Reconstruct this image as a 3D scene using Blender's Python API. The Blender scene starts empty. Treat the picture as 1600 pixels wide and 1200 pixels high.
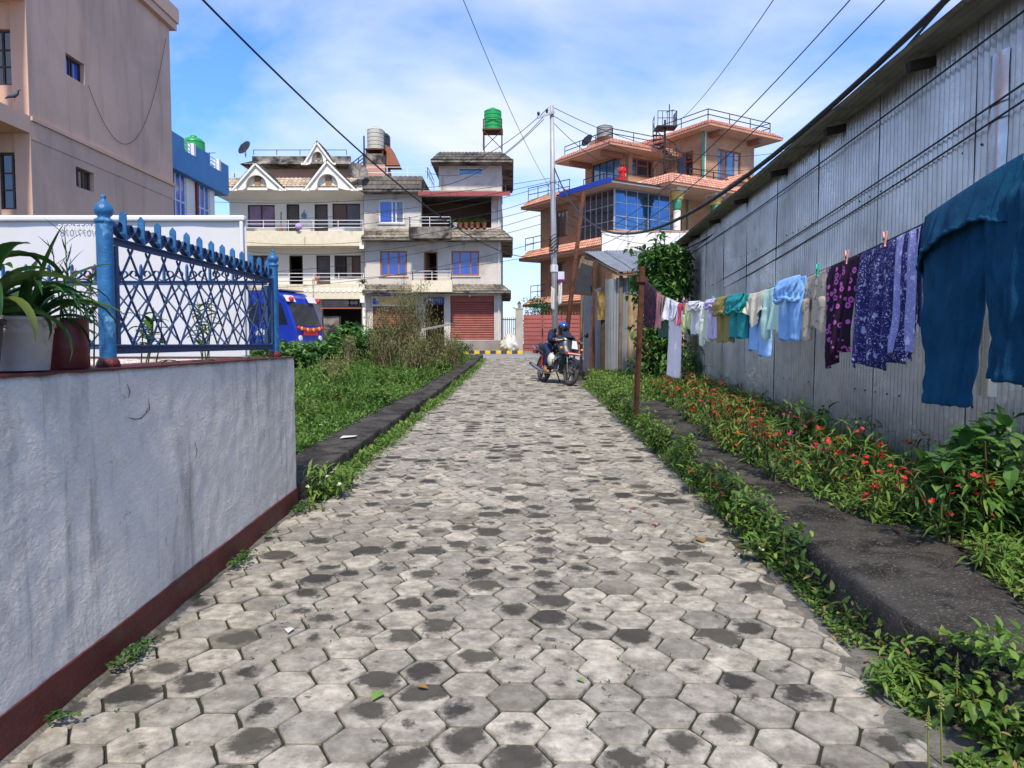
import bpy, math, random, bmesh
from mathutils import Vector, Matrix, noise
R = math.radians
random.seed(7)
scene = bpy.context.scene
C = bpy.context.collection

# ------------------------------------------------------------------ camera
FPX, CZ = 1150.0, 1.6                        # focal length in pixels of the 1600 px photo, eye height
PIT = math.atan(65 / FPX)                    # camera looks slightly down
cam = bpy.data.cameras.new('camera'); cam.sensor_width = 36; cam.lens = 36 * FPX / 1600
cam.clip_start = 0.05; cam.clip_end = 3000
camo = bpy.data.objects.new('camera', cam); C.objects.link(camo)
camo.location = (0, 0, CZ); camo.rotation_euler = (math.pi / 2 - PIT, 0, 0)
scene.camera = camo

# ------------------------------------------------------------------ light, sky, exposure
SUN_EL, SUN_AZ = R(52), R(3)                # sun stands high behind the camera, a little to its right
sd = Vector((math.sin(SUN_AZ) * math.cos(SUN_EL), -math.cos(SUN_AZ) * math.cos(SUN_EL), math.sin(SUN_EL)))
sl = bpy.data.lights.new('sun', 'SUN'); sl.energy = 3.4; sl.angle = R(4.5); sl.color = (1, .9, .74)
so = bpy.data.objects.new('sun', sl); C.objects.link(so)
so.rotation_euler = sd.to_track_quat('Z', 'Y').to_euler(); so.location = (0, 0, 30)
world = bpy.data.worlds.new('World'); scene.world = world; world.use_nodes = True
nt = world.node_tree; nt.nodes.clear()
def nd(nt, typ, ins=None, **props):
    n = nt.nodes.new(typ)
    for k, v in props.items(): setattr(n, k, v)
    for k, v in (ins or {}).items():
        if isinstance(v, bpy.types.NodeSocket): nt.links.new(v, n.inputs[k])
        else: n.inputs[k].default_value = v
    return n
sky = nd(nt, 'ShaderNodeTexSky'); sky.sky_type = 'NISHITA'; sky.sun_disc = False
sky.sun_elevation = SUN_EL; sky.sun_rotation = math.atan2(sd.x, sd.y)
sky.air_density = 1.0; sky.dust_density = 0.4; sky.ozone_density = 3.0; sky.altitude = 800
tc = nd(nt, 'ShaderNodeTexCoord')
sep = nd(nt, 'ShaderNodeSeparateXYZ', {0: tc.outputs['Generated']})
den = nd(nt, 'ShaderNodeMath', {0: sep.outputs[2], 1: 0.16}, operation='ADD')
den = nd(nt, 'ShaderNodeMath', {0: den.outputs[0], 1: 0.05}, operation='MAXIMUM')
cx = nd(nt, 'ShaderNodeMath', {0: sep.outputs[0], 1: den.outputs[0]}, operation='DIVIDE')
cy = nd(nt, 'ShaderNodeMath', {0: sep.outputs[1], 1: den.outputs[0]}, operation='DIVIDE')
cv = nd(nt, 'ShaderNodeCombineXYZ', {0: cx.outputs[0], 1: cy.outputs[0], 2: 1.7})
n1 = nd(nt, 'ShaderNodeTexNoise', {'Vector': cv.outputs[0], 'Scale': 1.0, 'Detail': 7.0, 'Roughness': .52, 'Distortion': .25})
r1 = nd(nt, 'ShaderNodeValToRGB', {0: n1.outputs[0]})
r1.color_ramp.elements[0].position = .4; r1.color_ramp.elements[1].position = .65
r1.color_ramp.elements[0].color = (.03, .03, .03, 1); r1.color_ramp.elements[1].color = (.92, .92, .92, 1)
hz = nd(nt, 'ShaderNodeMapRange', {0: sep.outputs[2], 1: 0.0, 2: .26, 3: .92, 4: 0.05})   # thin bright veil low over the horizon
mxm = nd(nt, 'ShaderNodeMath', {0: r1.outputs[0], 1: hz.outputs[0]}, operation='MAXIMUM')
tint = nd(nt, 'ShaderNodeMixRGB', {0: 1.0, 1: sky.outputs[0], 2: (.5, .86, 1.42, 1)}, blend_type='MULTIPLY')
cm = nd(nt, 'ShaderNodeMixRGB', {0: mxm.outputs[0], 1: tint.outputs[0], 2: (4.2, 4.5, 4.9, 1)})
bg = nd(nt, 'ShaderNodeBackground', {0: cm.outputs[0], 1: 0.15})
wo = nd(nt, 'ShaderNodeOutputWorld', {0: bg.outputs[0]})
vs = scene.view_settings; vs.view_transform = 'Standard'; vs.look = 'None'; vs.gamma = 1; vs.exposure = 0.58
vs.use_curve_mapping = False
scene.cycles.use_denoising = True
scene.cycles.max_bounces = 7; scene.cycles.transparent_max_bounces = 12

# ------------------------------------------------------------------ measuring helpers: photo pixel + distance -> place
cp, sp = math.cos(PIT), math.sin(PIT)
def ray(px, py):
    u, v = (px - 800) / FPX, -(py - 600) / FPX
    return Vector((u, cp + v * sp, -sp + v * cp))
def P(px, py, Y):
    d = ray(px, py); t = Y / d.y
    return Vector((d.x * t, Y, CZ + d.z * t))
def XX(px, Y): return P(px, 535, Y).x
def ZZ(py, Y): return P(800, py, Y).z
_d = ray(800, 503); SL = _d.z / _d.y         # the lane rises gently
def gz(Y):
    if Y < 33.2: return SL * Y
    a = SL * 33.2
    if Y < 39: return a + (.99 - a) * (Y - 33.2) / 5.8
    return .99
def G(px, py, h=0):
    d = ray(px, py); t = (CZ - h) / (SL * d.y - d.z)
    return Vector((d.x * t, d.y * t, CZ + d.z * t))

# ------------------------------------------------------------------ objects
OFF = {}
def empty(name, label, cat, loc, group=None):
    o = bpy.data.objects.new(name, None); C.objects.link(o); o.location = loc
    o.empty_display_size = .1
    OFF[o] = Vector(loc); tag(o, label, cat, group); return o
def tag(o, label=None, cat=None, group=None, kind=None):
    for k, v in (('label', label), ('category', cat), ('group', group), ('kind', kind)):
        if v: o[k] = v
    return o
def copy_tree(o, parent=None):
    c = o.copy(); C.objects.link(c)
    if parent is not None: c.parent = parent
    for ch in list(o.children): copy_tree(ch, c)
    return c
class MB:
    """collects faces in world coordinates, then links ONE mesh object"""
    def __init__(s, M=None): s.v = []; s.f = []; s.M = M; s.uv = None
    def add(s, vs, fs):
        b = len(s.v)
        if s.M is not None: vs = [s.M @ Vector(p) for p in vs]
        s.v += [tuple(p) for p in vs]; s.f += [tuple(b + i for i in f) for f in fs]; return s
    def box(s, x0, x1, y0, y1, z0, z1):
        vs = [(x, y, z) for z in (z0, z1) for y in (y0, y1) for x in (x0, x1)]
        return s.add(vs, [(0, 2, 3, 1), (4, 5, 7, 6), (0, 1, 5, 4), (2, 6, 7, 3), (0, 4, 6, 2), (1, 3, 7, 5)])
    def prism(s, poly, z0, z1, poly2=None):
        n = len(poly); p2 = poly2 or poly
        vs = [(p[0], p[1], z0) for p in poly] + [(p[0], p[1], z1) for p in p2]
        return s.add(vs, [tuple(range(n))[::-1], tuple(range(n, 2 * n))] + [(i, (i + 1) % n, n + (i + 1) % n, n + i) for i in range(n)])
    def prismv(s, pts, d):
        """extrude polygon of 3-D points by vector d"""
        n = len(pts); d = Vector(d); vs = [Vector(p) for p in pts] + [Vector(p) + d for p in pts]
        return s.add(vs, [tuple(range(n))[::-1], tuple(range(n, 2 * n))] + [(i, (i + 1) % n, n + (i + 1) % n, n + i) for i in range(n)])
    def tube(s, pts, r, n=8, cap=True):
        pts = [Vector(p) for p in pts]; rs = r if isinstance(r, (list, tuple)) else [r] * len(pts)
        vs, fs, ref = [], [], None
        for i, p in enumerate(pts):
            t = (pts[min(i + 1, len(pts) - 1)] - pts[max(i - 1, 0)])
            t = t.normalized() if t.length > 1e-9 else Vector((0, 0, 1))
            if ref is None: ref = Vector((0, 0, 1)) if abs(t.z) < .9 else Vector((1, 0, 0))
            a = t.cross(ref).normalized(); b = a.cross(t).normalized(); ref = b
            for k in range(n):
                q = 2 * math.pi * k / n; vs.append(p + (a * math.cos(q) + b * math.sin(q)) * rs[i])
        for i in range(len(pts) - 1):
            for k in range(n):
                fs.append((i * n + k, i * n + (k + 1) % n, (i + 1) * n + (k + 1) % n, (i + 1) * n + k))
        if cap: fs += [tuple(range(n))[::-1], tuple(range(len(vs) - n, len(vs)))]
        return s.add(vs, fs)
    def bar(s, a, b, w, h=None, up=(0, 0, 1)):
        """square bar from a to b, w wide and h high"""
        a, b = Vector(a), Vector(b); h = h or w; t = (b - a).normalized(); up = Vector(up)
        if abs(t.dot(up)) > .98: up = Vector((0, 1, 0))
        sx = t.cross(up).normalized() * w / 2; sz = sx.cross(t).normalized() * h / 2
        vs = [p + i * sx + j * sz for p in (a, b) for (i, j) in ((-1, -1), (1, -1), (1, 1), (-1, 1))]
        return s.add(vs, [(0, 1, 2, 3), (7, 6, 5, 4), (0, 4, 5, 1), (1, 5, 6, 2), (2, 6, 7, 3), (3, 7, 4, 0)])
    def lathe(s, c, prof, n=20, axis=(0, 0, 1)):
        """prof: list of (radius, height) about c"""
        q = Vector((0, 0, 1)).rotation_difference(Vector(axis)); c = Vector(c); vs, fs = [], []
        for (r, h) in prof:
            for k in range(n):
                a = 2 * math.pi * k / n; vs.append(c + q @ Vector((r * math.cos(a), r * math.sin(a), h)))
        for i in range(len(prof) - 1):
            for k in range(n): fs.append((i * n + k, i * n + (k + 1) % n, (i + 1) * n + (k + 1) % n, (i + 1) * n + k))
        fs += [tuple(range(n))[::-1], tuple(range(len(vs) - n, len(vs)))]
        return s.add(vs, fs)
    def grid(s, fn, nu, nv, closed=False):
        vs = [fn(i / nu, j / nv) for j in range(nv + 1) for i in range(nu + 1)]
        return s.add(vs, [(j * (nu + 1) + i, j * (nu + 1) + i + 1, (j + 1) * (nu + 1) + i + 1, (j + 1) * (nu + 1) + i) for j in range(nv) for i in range(nu)])
    def holes(s, u0, u1, v0, v1, hs, t, o=(0, 0, 0), eu=(1, 0, 0), ev=(0, 0, 1), en=(0, 1, 0)):
        """wall sheet in plane (eu, ev), thickness t along en, with real rectangular openings hs=[(u0,u1,v0,v1)]"""
        o, eu, ev, en = Vector(o), Vector(eu), Vector(ev), Vector(en)
        pt = lambda u, v, w: o + eu * u + ev * v + en * w
        us = sorted(set([u0, u1] + [min(max(h[i], u0), u1) for h in hs for i in (0, 1)])); vv = sorted(set([v0, v1] + [min(max(h[i], v0), v1) for h in hs for i in (2, 3)]))
        ins = lambda u, v: any(h[0] < u < h[1] and h[2] < v < h[3] for h in hs)
        for a, b in zip(us, us[1:]):
            for c, d in zip(vv, vv[1:]):
                if not ins((a + b) / 2, (c + d) / 2):
                    s.add([pt(a, c, 0), pt(b, c, 0), pt(b, d, 0), pt(a, d, 0)], [(0, 1, 2, 3)])
                    s.add([pt(a, c, t), pt(b, c, t), pt(b, d, t), pt(a, d, t)], [(3, 2, 1, 0)])
        for (a, b, c, d) in list(hs) + [(u0, u1, v0, v1)]:
            q = [(a, c), (b, c), (b, d), (a, d)]
            for (p1, p2) in zip(q, q[1:] + q[:1]):
                s.add([pt(*p1, 0), pt(*p2, 0), pt(*p2, t), pt(*p1, t)], [(0, 1, 2, 3)])
        return s
    def build(s, name, mat, parent=None, smooth=False, kind=None, bevel=0, cats=None):
        off = OFF.get(parent, Vector((0, 0, 0))) if parent else Vector((0, 0, 0))
        me = bpy.data.meshes.new(name)
        me.from_pydata([(p[0] - off.x, p[1] - off.y, p[2] - off.z) for p in s.v], [], s.f)
        if s.uv:
            l = me.uv_layers.new(name='UVMap'); vi = [0] * len(me.loops); me.loops.foreach_get('vertex_index', vi)
            l.data.foreach_set('uv', [c for i in vi for c in s.uv[i]])
        if smooth: me.polygons.foreach_set('use_smooth', [True] * len(me.polygons))
        me.update()
        o = bpy.data.objects.new(name, me); C.objects.link(o); me.materials.append(mat)
        if parent: o.parent = parent
        OFF[o] = off
        if kind: o['kind'] = kind
        if bevel:
            m = o.modifiers.new('b', 'BEVEL'); m.width = bevel; m.segments = 2; m.limit_method = 'ANGLE'; m.angle_limit = R(40)
        if smooth == 2:
            m = o.modifiers.new('s', 'EDGE_SPLIT'); m.split_angle = R(40)
        return o
def one(name, mb, mat, label, cat, group=None, **kw):
    o = mb.build(name, mat, None, **kw); tag(o, label, cat, group); return o
def wob(x, y, s=1.0, seed=0.0): return noise.noise(Vector((x * s, y * s, seed)))

# ------------------------------------------------------------------ materials
MATS = {}
def newmat(name):
    m = bpy.data.materials.new(name); m.use_nodes = True; MATS[name] = m
    t = m.node_tree; b = t.nodes['Principled BSDF']; return m, t, b
def rgb(c): return (c[0], c[1], c[2], 1)
def pm(name, col, col2=None, rough=.8, scale=3.0, metal=0.0, bump=.0, bscale=60.0, stain=None, sscale=.6, slo=.5, shi=.7,
       streak=None, stscale=(6, 6, .35), stlo=.5, sthi=.75, spec=.5, coat=0.0, island=0.0, local=False):
    """procedural paint / plaster / metal: two-tone noise, blotchy stain, vertical run-off streaks, fine relief"""
    m, t, b = newmat(name)
    pos = nd(t, 'ShaderNodeTexCoord').outputs['Object'] if local else nd(t, 'ShaderNodeNewGeometry').outputs['Position']
    col2 = col2 or [c * .78 for c in col]
    n = nd(t, 'ShaderNodeTexNoise', {'Vector': pos, 'Scale': scale, 'Detail': 6.0, 'Roughness': .6})
    rr = nd(t, 'ShaderNodeMapRange', {0: n.outputs[0], 1: .32, 2: .68})
    c = nd(t, 'ShaderNodeMixRGB', {0: rr.outputs[0], 1: rgb(col), 2: rgb(col2)}).outputs[0]
    if stain:
        n2 = nd(t, 'ShaderNodeTexNoise', {'Vector': pos, 'Scale': sscale, 'Detail': 8.0, 'Roughness': .65, 'Distortion': .3})
        r2 = nd(t, 'ShaderNodeMapRange', {0: n2.outputs[0], 1: slo, 2: shi})
        c = nd(t, 'ShaderNodeMixRGB', {0: r2.outputs[0], 1: c, 2: rgb(stain)}).outputs[0]
    if streak:
        mp = nd(t, 'ShaderNodeMapping', {0: pos, 3: stscale})
        n3 = nd(t, 'ShaderNodeTexNoise', {'Vector': mp.outputs[0], 'Scale': 1.0, 'Detail': 5.0, 'Roughness': .6})
        r3 = nd(t, 'ShaderNodeMapRange', {0: n3.outputs[0], 1: stlo, 2: sthi})
        c = nd(t, 'ShaderNodeMixRGB', {0: r3.outputs[0], 1: c, 2: rgb(streak)}).outputs[0]
    if island:
        g = nd(t, 'ShaderNodeNewGeometry'); r4 = nd(t, 'ShaderNodeMapRange', {0: g.outputs['Random Per Island'], 3: 1 - island, 4: 1 + island})
        c = nd(t, 'ShaderNodeMixRGB', {0: 1.0, 1: c, 2: r4.outputs[0]}, blend_type='MULTIPLY').outputs[0]
    t.links.new(c, b.inputs['Base Color'])
    rv = nd(t, 'ShaderNodeMapRange', {0: n.outputs[0], 1: .3, 2: .7, 3: max(.02, rough - .1), 4: min(1, rough + .1)})
    t.links.new(rv.outputs[0], b.inputs['Roughness'])
    b.inputs['Metallic'].default_value = metal; b.inputs['Specular IOR Level'].default_value = spec if rough < .7 else spec * .3
    if coat: b.inputs['Coat Weight'].default_value = coat; b.inputs['Coat Roughness'].default_value = .08
    if bump:
        nb = nd(t, 'ShaderNodeTexNoise', {'Vector': pos, 'Scale': bscale, 'Detail': 4.0, 'Roughness': .6})
        bp = nd(t, 'ShaderNodeBump', {'Strength': bump, 'Distance': .02, 'Height': nb.outputs[0]})
        t.links.new(bp.outputs[0], b.inputs['Normal'])
    return m
def leafmat(name, c1, c2, c3=None, rough=.5, trans=.3):
    m, t, b = newmat(name)
    g = nd(t, 'ShaderNodeNewGeometry'); oi = nd(t, 'ShaderNodeObjectInfo')
    a = nd(t, 'ShaderNodeMath', {0: g.outputs['Random Per Island'], 1: oi.outputs['Random']}, operation='ADD')
    fr = nd(t, 'ShaderNodeMath', {0: a.outputs[0]}, operation='FRACT')
    cr = nd(t, 'ShaderNodeValToRGB', {0: fr.outputs[0]}); e = cr.color_ramp.elements
    e[0].color = rgb(c1); e[1].color = rgb(c2)
    if c3: x = e.new(.92); x.color = rgb(c2); e[-1].color = rgb(c3)
    n = nd(t, 'ShaderNodeTexNoise', {'Vector': g.outputs['Position'], 'Scale': 1.3, 'Detail': 3.0})
    mr = nd(t, 'ShaderNodeMapRange', {0: n.outputs[0], 1: .3, 2: .7, 3: .72, 4: 1.25})
    mc = nd(t, 'ShaderNodeMixRGB', {0: 1.0, 1: cr.outputs[0], 2: mr.outputs[0]}, blend_type='MULTIPLY')
    t.links.new(mc.outputs[0], b.inputs['Base Color']); b.inputs['Roughness'].default_value = rough
    b.inputs['Specular IOR Level'].default_value = .35
    tr = nd(t, 'ShaderNodeBsdfTranslucent', {0: mc.outputs[0]})
    mx = nd(t, 'ShaderNodeMixShader', {0: trans, 1: b.outputs[0], 2: tr.outputs[0]})
    t.links.new(mx.outputs[0], t.nodes['Material Output'].inputs[0]); return m
def glassy(name, col, rough=.06, spec=.8, col2=None):
    return pm(name, col, col2 or [c * .6 for c in col], rough=rough, scale=.9, spec=spec, coat=.6)
# ================================================================== SETTING: ground, lane, kerbs, road
M_soil = pm('soil', (.075, .06, .045), (.045, .038, .03), rough=.95, scale=4, bump=.8, bscale=30)
M_bed = pm('joint_soil', (.05, .045, .034), (.035, .045, .022), rough=.95, scale=9, bump=.8, bscale=90)
M_mortar = pm('mortar', (.2, .19, .17), (.1, .095, .08), rough=.92, scale=11, bump=.7, bscale=60, stain=(.05, .06, .03), sscale=3, slo=.5, shi=.62)
M_road = pm('asphalt', (.3, .3, .31), (.24, .24, .25), rough=.9, scale=2, bump=.3, bscale=120)
M_darkcon = pm('dark_concrete', (.048, .044, .039), (.092, .085, .075), rough=.93, scale=3.5, bump=1.0, bscale=70,
               stain=(.022, .02, .019), sscale=2.6, slo=.47, shi=.6, streak=(.17, .155, .13), stscale=(60, 60, 60), stlo=.56, sthi=.66)
M_mossy = pm('mossy_concrete', (.03, .028, .02), (.05, .05, .028), rough=.95, scale=9, bump=1.0, bscale=60, stain=(.06, .055, .045), sscale=5, slo=.52, shi=.6)
M_pave = pm('pavement_concrete', (.3, .28, .25), (.22, .2, .18), rough=.9, scale=2, bump=.3)

mb = MB()
prof = [-12, -4, 0, 4, 8, 12, 16, 20, 24, 28, 33.2, 39, 60, 120, 400]
xs = [-250, -60, -20, -9, -5, -2, 2, 5, 9, 20, 60, 250]
for i in range(len(prof) - 1):
    for j in range(len(xs) - 1):
        y0, y1, x0, x1 = prof[i], prof[i + 1], xs[j], xs[j + 1]
        mb.add([(x0, y0, gz(y0) - .1), (x1, y0, gz(y0) - .1), (x1, y1, gz(y1) - .1), (x0, y1, gz(y1) - .1)], [(0, 1, 2, 3)])
tag(mb.build('ground', M_soil), kind='structure')
mb = MB()                                                            # the crossing street
mb.add([(-60, 33.35, gz(33.2) + .004), (60, 33.35, gz(33.2) + .004), (60, 39.0, .99), (-60, 39.0, .99)], [(0, 1, 2, 3)])
mb.add([(-60, 33.35, gz(33.2) + .004), (60, 33.35, gz(33.2) + .004), (60, 33.2, gz(33) - .1), (-60, 33.2, gz(33) - .1)], [(3, 2, 1, 0)])
tag(mb.build('road', M_road), kind='structure')
mb = MB().box(-60, 60, 39.16, 47, .9, 1.13)
tag(mb.build('pavement', M_pave), kind='structure')

# --- lane of hexagonal pavers
def lerp(pts, y):
    if y <= pts[0][0]: return pts[0][1]
    for (a, b), (c, d) in zip(pts, pts[1:]):
        if y <= c: return b + (d - b) * (y - a) / (c - a)
    return pts[-1][1]
XL = [(0, -1.85), (6.2, -1.83), (6.6, -1.72), (7.45, -1.72), (15.7, -1.42), (26.7, -1.18), (33.4, -1.15)]
XR = [(0, 1.6), (2.64, 1.6), (4, 1.66), (5.6, 1.72), (8.7, 1.74), (14.5, 1.78), (19, 1.72), (26, 1.95), (33.4, 2.3)]
xl = lambda y: lerp(XL, y)
rk_in = lambda y: lerp([(0, 2.05), (2.67, 1.87), (4.14, 1.77), (8, 1.88), (11, 1.93), (20, 2.0), (30, 2.2)], y)
rk_out = lambda y: lerp([(0, 2.35), (2.4, 2.3), (3.25, 2.4), (4.7, 2.75), (7, 2.95), (20, 3.0)], y)
xr = lambda y: lerp(XR, y)
m, t, b = newmat('paver')
uv = nd(t, 'ShaderNodeUVMap'); uv.uv_map = 'UVMap'
g = nd(t, 'ShaderNodeNewGeometry'); oi = nd(t, 'ShaderNodeObjectInfo')
a_ = nd(t, 'ShaderNodeMath', {0: g.outputs['Random Per Island'], 1: oi.outputs['Random']}, operation='ADD')
rnd = nd(t, 'ShaderNodeMath', {0: a_.outputs[0]}, operation='FRACT').outputs[0]
r2_ = nd(t, 'ShaderNodeMath', {0: rnd, 1: 37.7}, operation='MULTIPLY')
rnd2 = nd(t, 'ShaderNodeMath', {0: r2_.outputs[0]}, operation='FRACT').outputs[0]
r3_ = nd(t, 'ShaderNodeMath', {0: rnd, 1: 91.3}, operation='MULTIPLY')
rnd3 = nd(t, 'ShaderNodeMath', {0: r3_.outputs[0]}, operation='FRACT').outputs[0]
# light concrete, tone differs paver to paver, fine mottling
jmp = nd(t, 'ShaderNodeCombineXYZ', {0: rnd, 1: rnd2, 2: rnd3})
jm2 = nd(t, 'ShaderNodeVectorMath', {0: jmp.outputs[0], 'Scale': 60.0}, operation='SCALE')
ppos = nd(t, 'ShaderNodeVectorMath', {0: g.outputs['Position'], 1: jm2.outputs[0]}, operation='ADD').outputs[0]
n1 = nd(t, 'ShaderNodeTexNoise', {'Vector': ppos, 'Scale': 14.0, 'Detail': 7.0, 'Roughness': .68})
tone = nd(t, 'ShaderNodeMixRGB', {0: rnd2, 1: (.3, .28, .238, 1), 2: (.5, .455, .375, 1)})
mot = nd(t, 'ShaderNodeMapRange', {0: n1.outputs[0], 1: .3, 2: .7, 3: .5, 4: 1.28})
base = nd(t, 'ShaderNodeMixRGB', {0: 1.0, 1: tone.outputs[0], 2: mot.outputs[0]}, blend_type='MULTIPLY')
# brown-grey wear film with ragged shape over the lane
nb_ = nd(t, 'ShaderNodeTexNoise', {'Vector': ppos, 'Scale': 5.5, 'Detail': 8.0, 'Roughness': .7})
fm = nd(t, 'ShaderNodeMapRange', {0: nb_.outputs[0], 1: .46, 2: .64, 3: 0, 4: .85})
base = nd(t, 'ShaderNodeMixRGB', {0: fm.outputs[0], 1: base.outputs[0], 2: (.17, .155, .125, 1)})
# dark stain in the middle of some pavers, ragged outline
off = nd(t, 'ShaderNodeCombineXYZ', {0: rnd2, 1: rnd3, 2: 0.0})
offs = nd(t, 'ShaderNodeVectorMath', {0: off.outputs[0], 1: (.5, .5, 0)}, operation='SUBTRACT')
offm = nd(t, 'ShaderNodeVectorMath', {0: offs.outputs[0], 'Scale': .42}, operation='SCALE')
uvo = nd(t, 'ShaderNodeVectorMath', {0: uv.outputs[0], 1: offm.outputs[0]}, operation='SUBTRACT')
ln = nd(t, 'ShaderNodeVectorMath', {0: uvo.outputs[0]}, operation='LENGTH')
n2 = nd(t, 'ShaderNodeTexNoise', {'Vector': ppos, 'Scale': 15.0, 'Detail': 6.0, 'Roughness': .72})
nn = nd(t, 'ShaderNodeMath', {0: n2.outputs[0], 1: .5}, operation='SUBTRACT')
nn = nd(t, 'ShaderNodeMath', {0: nn.outputs[0], 1: 1.35}, operation='MULTIPLY')
nlo = nd(t, 'ShaderNodeTexNoise', {'Vector': ppos, 'Scale': 6.0, 'Detail': 3.0})
nlm = nd(t, 'ShaderNodeMapRange', {0: nlo.outputs[0], 1: .3, 2: .7, 3: -.32, 4: .32})
nn = nd(t, 'ShaderNodeMath', {0: nn.outputs[0], 1: nlm.outputs[0]}, operation='ADD')
dd = nd(t, 'ShaderNodeMath', {0: ln.outputs['Value'], 1: nn.outputs[0]}, operation='ADD')
rad = nd(t, 'ShaderNodeMapRange', {0: rnd3, 1: .36, 2: 1.0, 3: -.15, 4: .95})
ds = nd(t, 'ShaderNodeMath', {0: rad.outputs[0], 1: dd.outputs[0]}, operation='SUBTRACT')
sm = nd(t, 'ShaderNodeMapRange', {0: ds.outputs[0], 1: -.06, 2: .24})
sm2 = nd(t, 'ShaderNodeMath', {0: sm.outputs[0], 1: .9}, operation='MULTIPLY')
stc = nd(t, 'ShaderNodeMixRGB', {0: rnd2, 1: (.028, .027, .026, 1), 2: (.07, .064, .052, 1)})
base = nd(t, 'ShaderNodeMixRGB', {0: sm2.outputs[0], 1: base.outputs[0], 2: stc.outputs[0]})
# odd black flecks and a few pavers darkened all over
n4 = nd(t, 'ShaderNodeTexNoise', {'Vector': ppos, 'Scale': 9.0, 'Detail': 7.0, 'Roughness': .75})
b4 = nd(t, 'ShaderNodeMapRange', {0: n4.outputs[0], 1: .6, 2: .66, 3: 0, 4: .85})
base = nd(t, 'ShaderNodeMixRGB', {0: b4.outputs[0], 1: base.outputs[0], 2: (.05, .047, .04, 1)})
b5 = nd(t, 'ShaderNodeMapRange', {0: rnd2, 1: .9, 2: .97, 3: 0, 4: .6})
base = nd(t, 'ShaderNodeMixRGB', {0: b5.outputs[0], 1: base.outputs[0], 2: (.075, .07, .058, 1)})
# moss creeping in from the rims
rl = nd(t, 'ShaderNodeVectorMath', {0: uv.outputs[0]}, operation='LENGTH')
rn = nd(t, 'ShaderNodeMath', {0: n2.outputs[0], 1: .45}, operation='MULTIPLY')
rs_ = nd(t, 'ShaderNodeMath', {0: rl.outputs['Value'], 1: rn.outputs[0]}, operation='ADD')
rm = nd(t, 'ShaderNodeMapRange', {0: rs_.outputs[0], 1: 1.1, 2: 1.28, 3: 0, 4: .6})
base = nd(t, 'ShaderNodeMixRGB', {0: rm.outputs[0], 1: base.outputs[0], 2: (.085, .08, .05, 1)})
t.links.new(base.outputs[0], b.inputs['Base Color']); b.inputs['Roughness'].default_value = .9; b.inputs['Specular IOR Level'].default_value = .12
nf = nd(t, 'ShaderNodeTexNoise', {'Vector': g.outputs['Position'], 'Scale': 120.0, 'Detail': 5.0, 'Roughness': .7})
hs = nd(t, 'ShaderNodeMath', {0: nf.outputs[0], 1: n1.outputs[0]}, operation='ADD')
bp = nd(t, 'ShaderNodeBump', {'Strength': .55, 'Distance': .006, 'Height': hs.outputs[0]})
t.links.new(bp.outputs[0], b.inputs['Normal'])
M_paver = m

mb = MB()                                                            # bed that shows dark and mossy in the joints
ys = [0.5 + i * 1.0 for i in range(33)] + [33.4]
for y0, y1 in zip(ys, ys[1:]):
    mb.add([(xl(y0) - .25, y0, gz(y0) - .013), (xr(y0) + .25, y0, gz(y0) - .013), (xr(y1) + .25, y1, gz(y1) - .013), (xl(y1) - .25, y1, gz(y1) - .013)], [(0, 1, 2, 3)])
path = mb.build('path', M_bed); tag(path, kind='structure')
HR = .1365; RR = HR - .0044; PX, PY = 1.5 * HR, math.sqrt(3) * HR
rg = random.Random(11)
def clip(poly, fx, side):
    out = []
    n = len(poly)
    for i in range(n):
        p, q = poly[i], poly[(i + 1) % n]
        dp, dq = (p[0] - fx(p[1])) * side, (q[0] - fx(q[1])) * side
        if dp >= 0: out.append(p)
        if dp * dq < 0:
            k = dp / (dp - dq); out.append((p[0] + (q[0] - p[0]) * k, p[1] + (q[1] - p[1]) * k))
    return out
def area(p): return abs(sum(p[i][0] * p[(i + 1) % len(p)][1] - p[(i + 1) % len(p)][0] * p[i][1] for i in range(len(p)))) / 2
def hexring(rg):
    pts = []
    for k in range(6):
        a0, a1 = math.pi / 3 * k, math.pi / 3 * (k + 1)
        p, q = Vector((math.cos(a0), math.sin(a0))) * RR, Vector((math.cos(a1), math.sin(a1))) * RR
        for f in (.04, .35, .68, .96):
            v = p.lerp(q, f) * (1 - abs(rg.gauss(0, .017)) - (.012 if f in (.04, .96) else 0)); pts.append((v.x, v.y))
    return pts
def paver_mesh(mb, ring, c, z0, tilt=(0, 0), dz=0.0, tiltS=True):
    """one bevelled paver: ring of points about c"""
    n = len(ring); cxm = sum(p[0] for p in ring) / n; cym = sum(p[1] for p in ring) / n
    vs, uvs = [], []
    for (k, z) in ((.972, 0.0), (1.0, -.006), (1.0, -.05)):
        for p in ring:
            x, y = cxm + (p[0] - cxm) * k, cym + (p[1] - cym) * k
            vs.append((c[0] + x, c[1] + y, z0 + z + dz + (SL * y if tiltS else 0) + tilt[0] * x + tilt[1] * y)); uvs.append((p[0] / HR * k, p[1] / HR * k))
    fs = [tuple(range(n))] + [(i + n, (i + 1) % n + n, (i + 1) % n, i) for i in range(n)] + [(i + 2 * n, (i + 1) % n + 2 * n, (i + 1) % n + n, i + n) for i in range(n)]
    mb.add(vs, fs); mb.uv = (mb.uv or []) + uvs
cells = []
for row in range(int(2.1 / PY), int(33.3 / PY)):
    for col in range(-11, 15):
        cxp = col * PX + .02; cyp = row * PY + (PY / 2 if col % 2 else 0)
        if cyp < 2.2: continue
        if xl(cyp) - HR < cxp < xr(cyp) + HR: cells.append((cyp, cxp))
cells.sort()
VAR = []
for k in range(14):
    v = MB(); paver_mesh(v, hexring(rg), (0, 0), 0, tiltS=False)
    o = v.build('paver_master', M_paver); VAR.append(o.data); bpy.data.objects.remove(o)
cnt = 0; far = MB()
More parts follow.
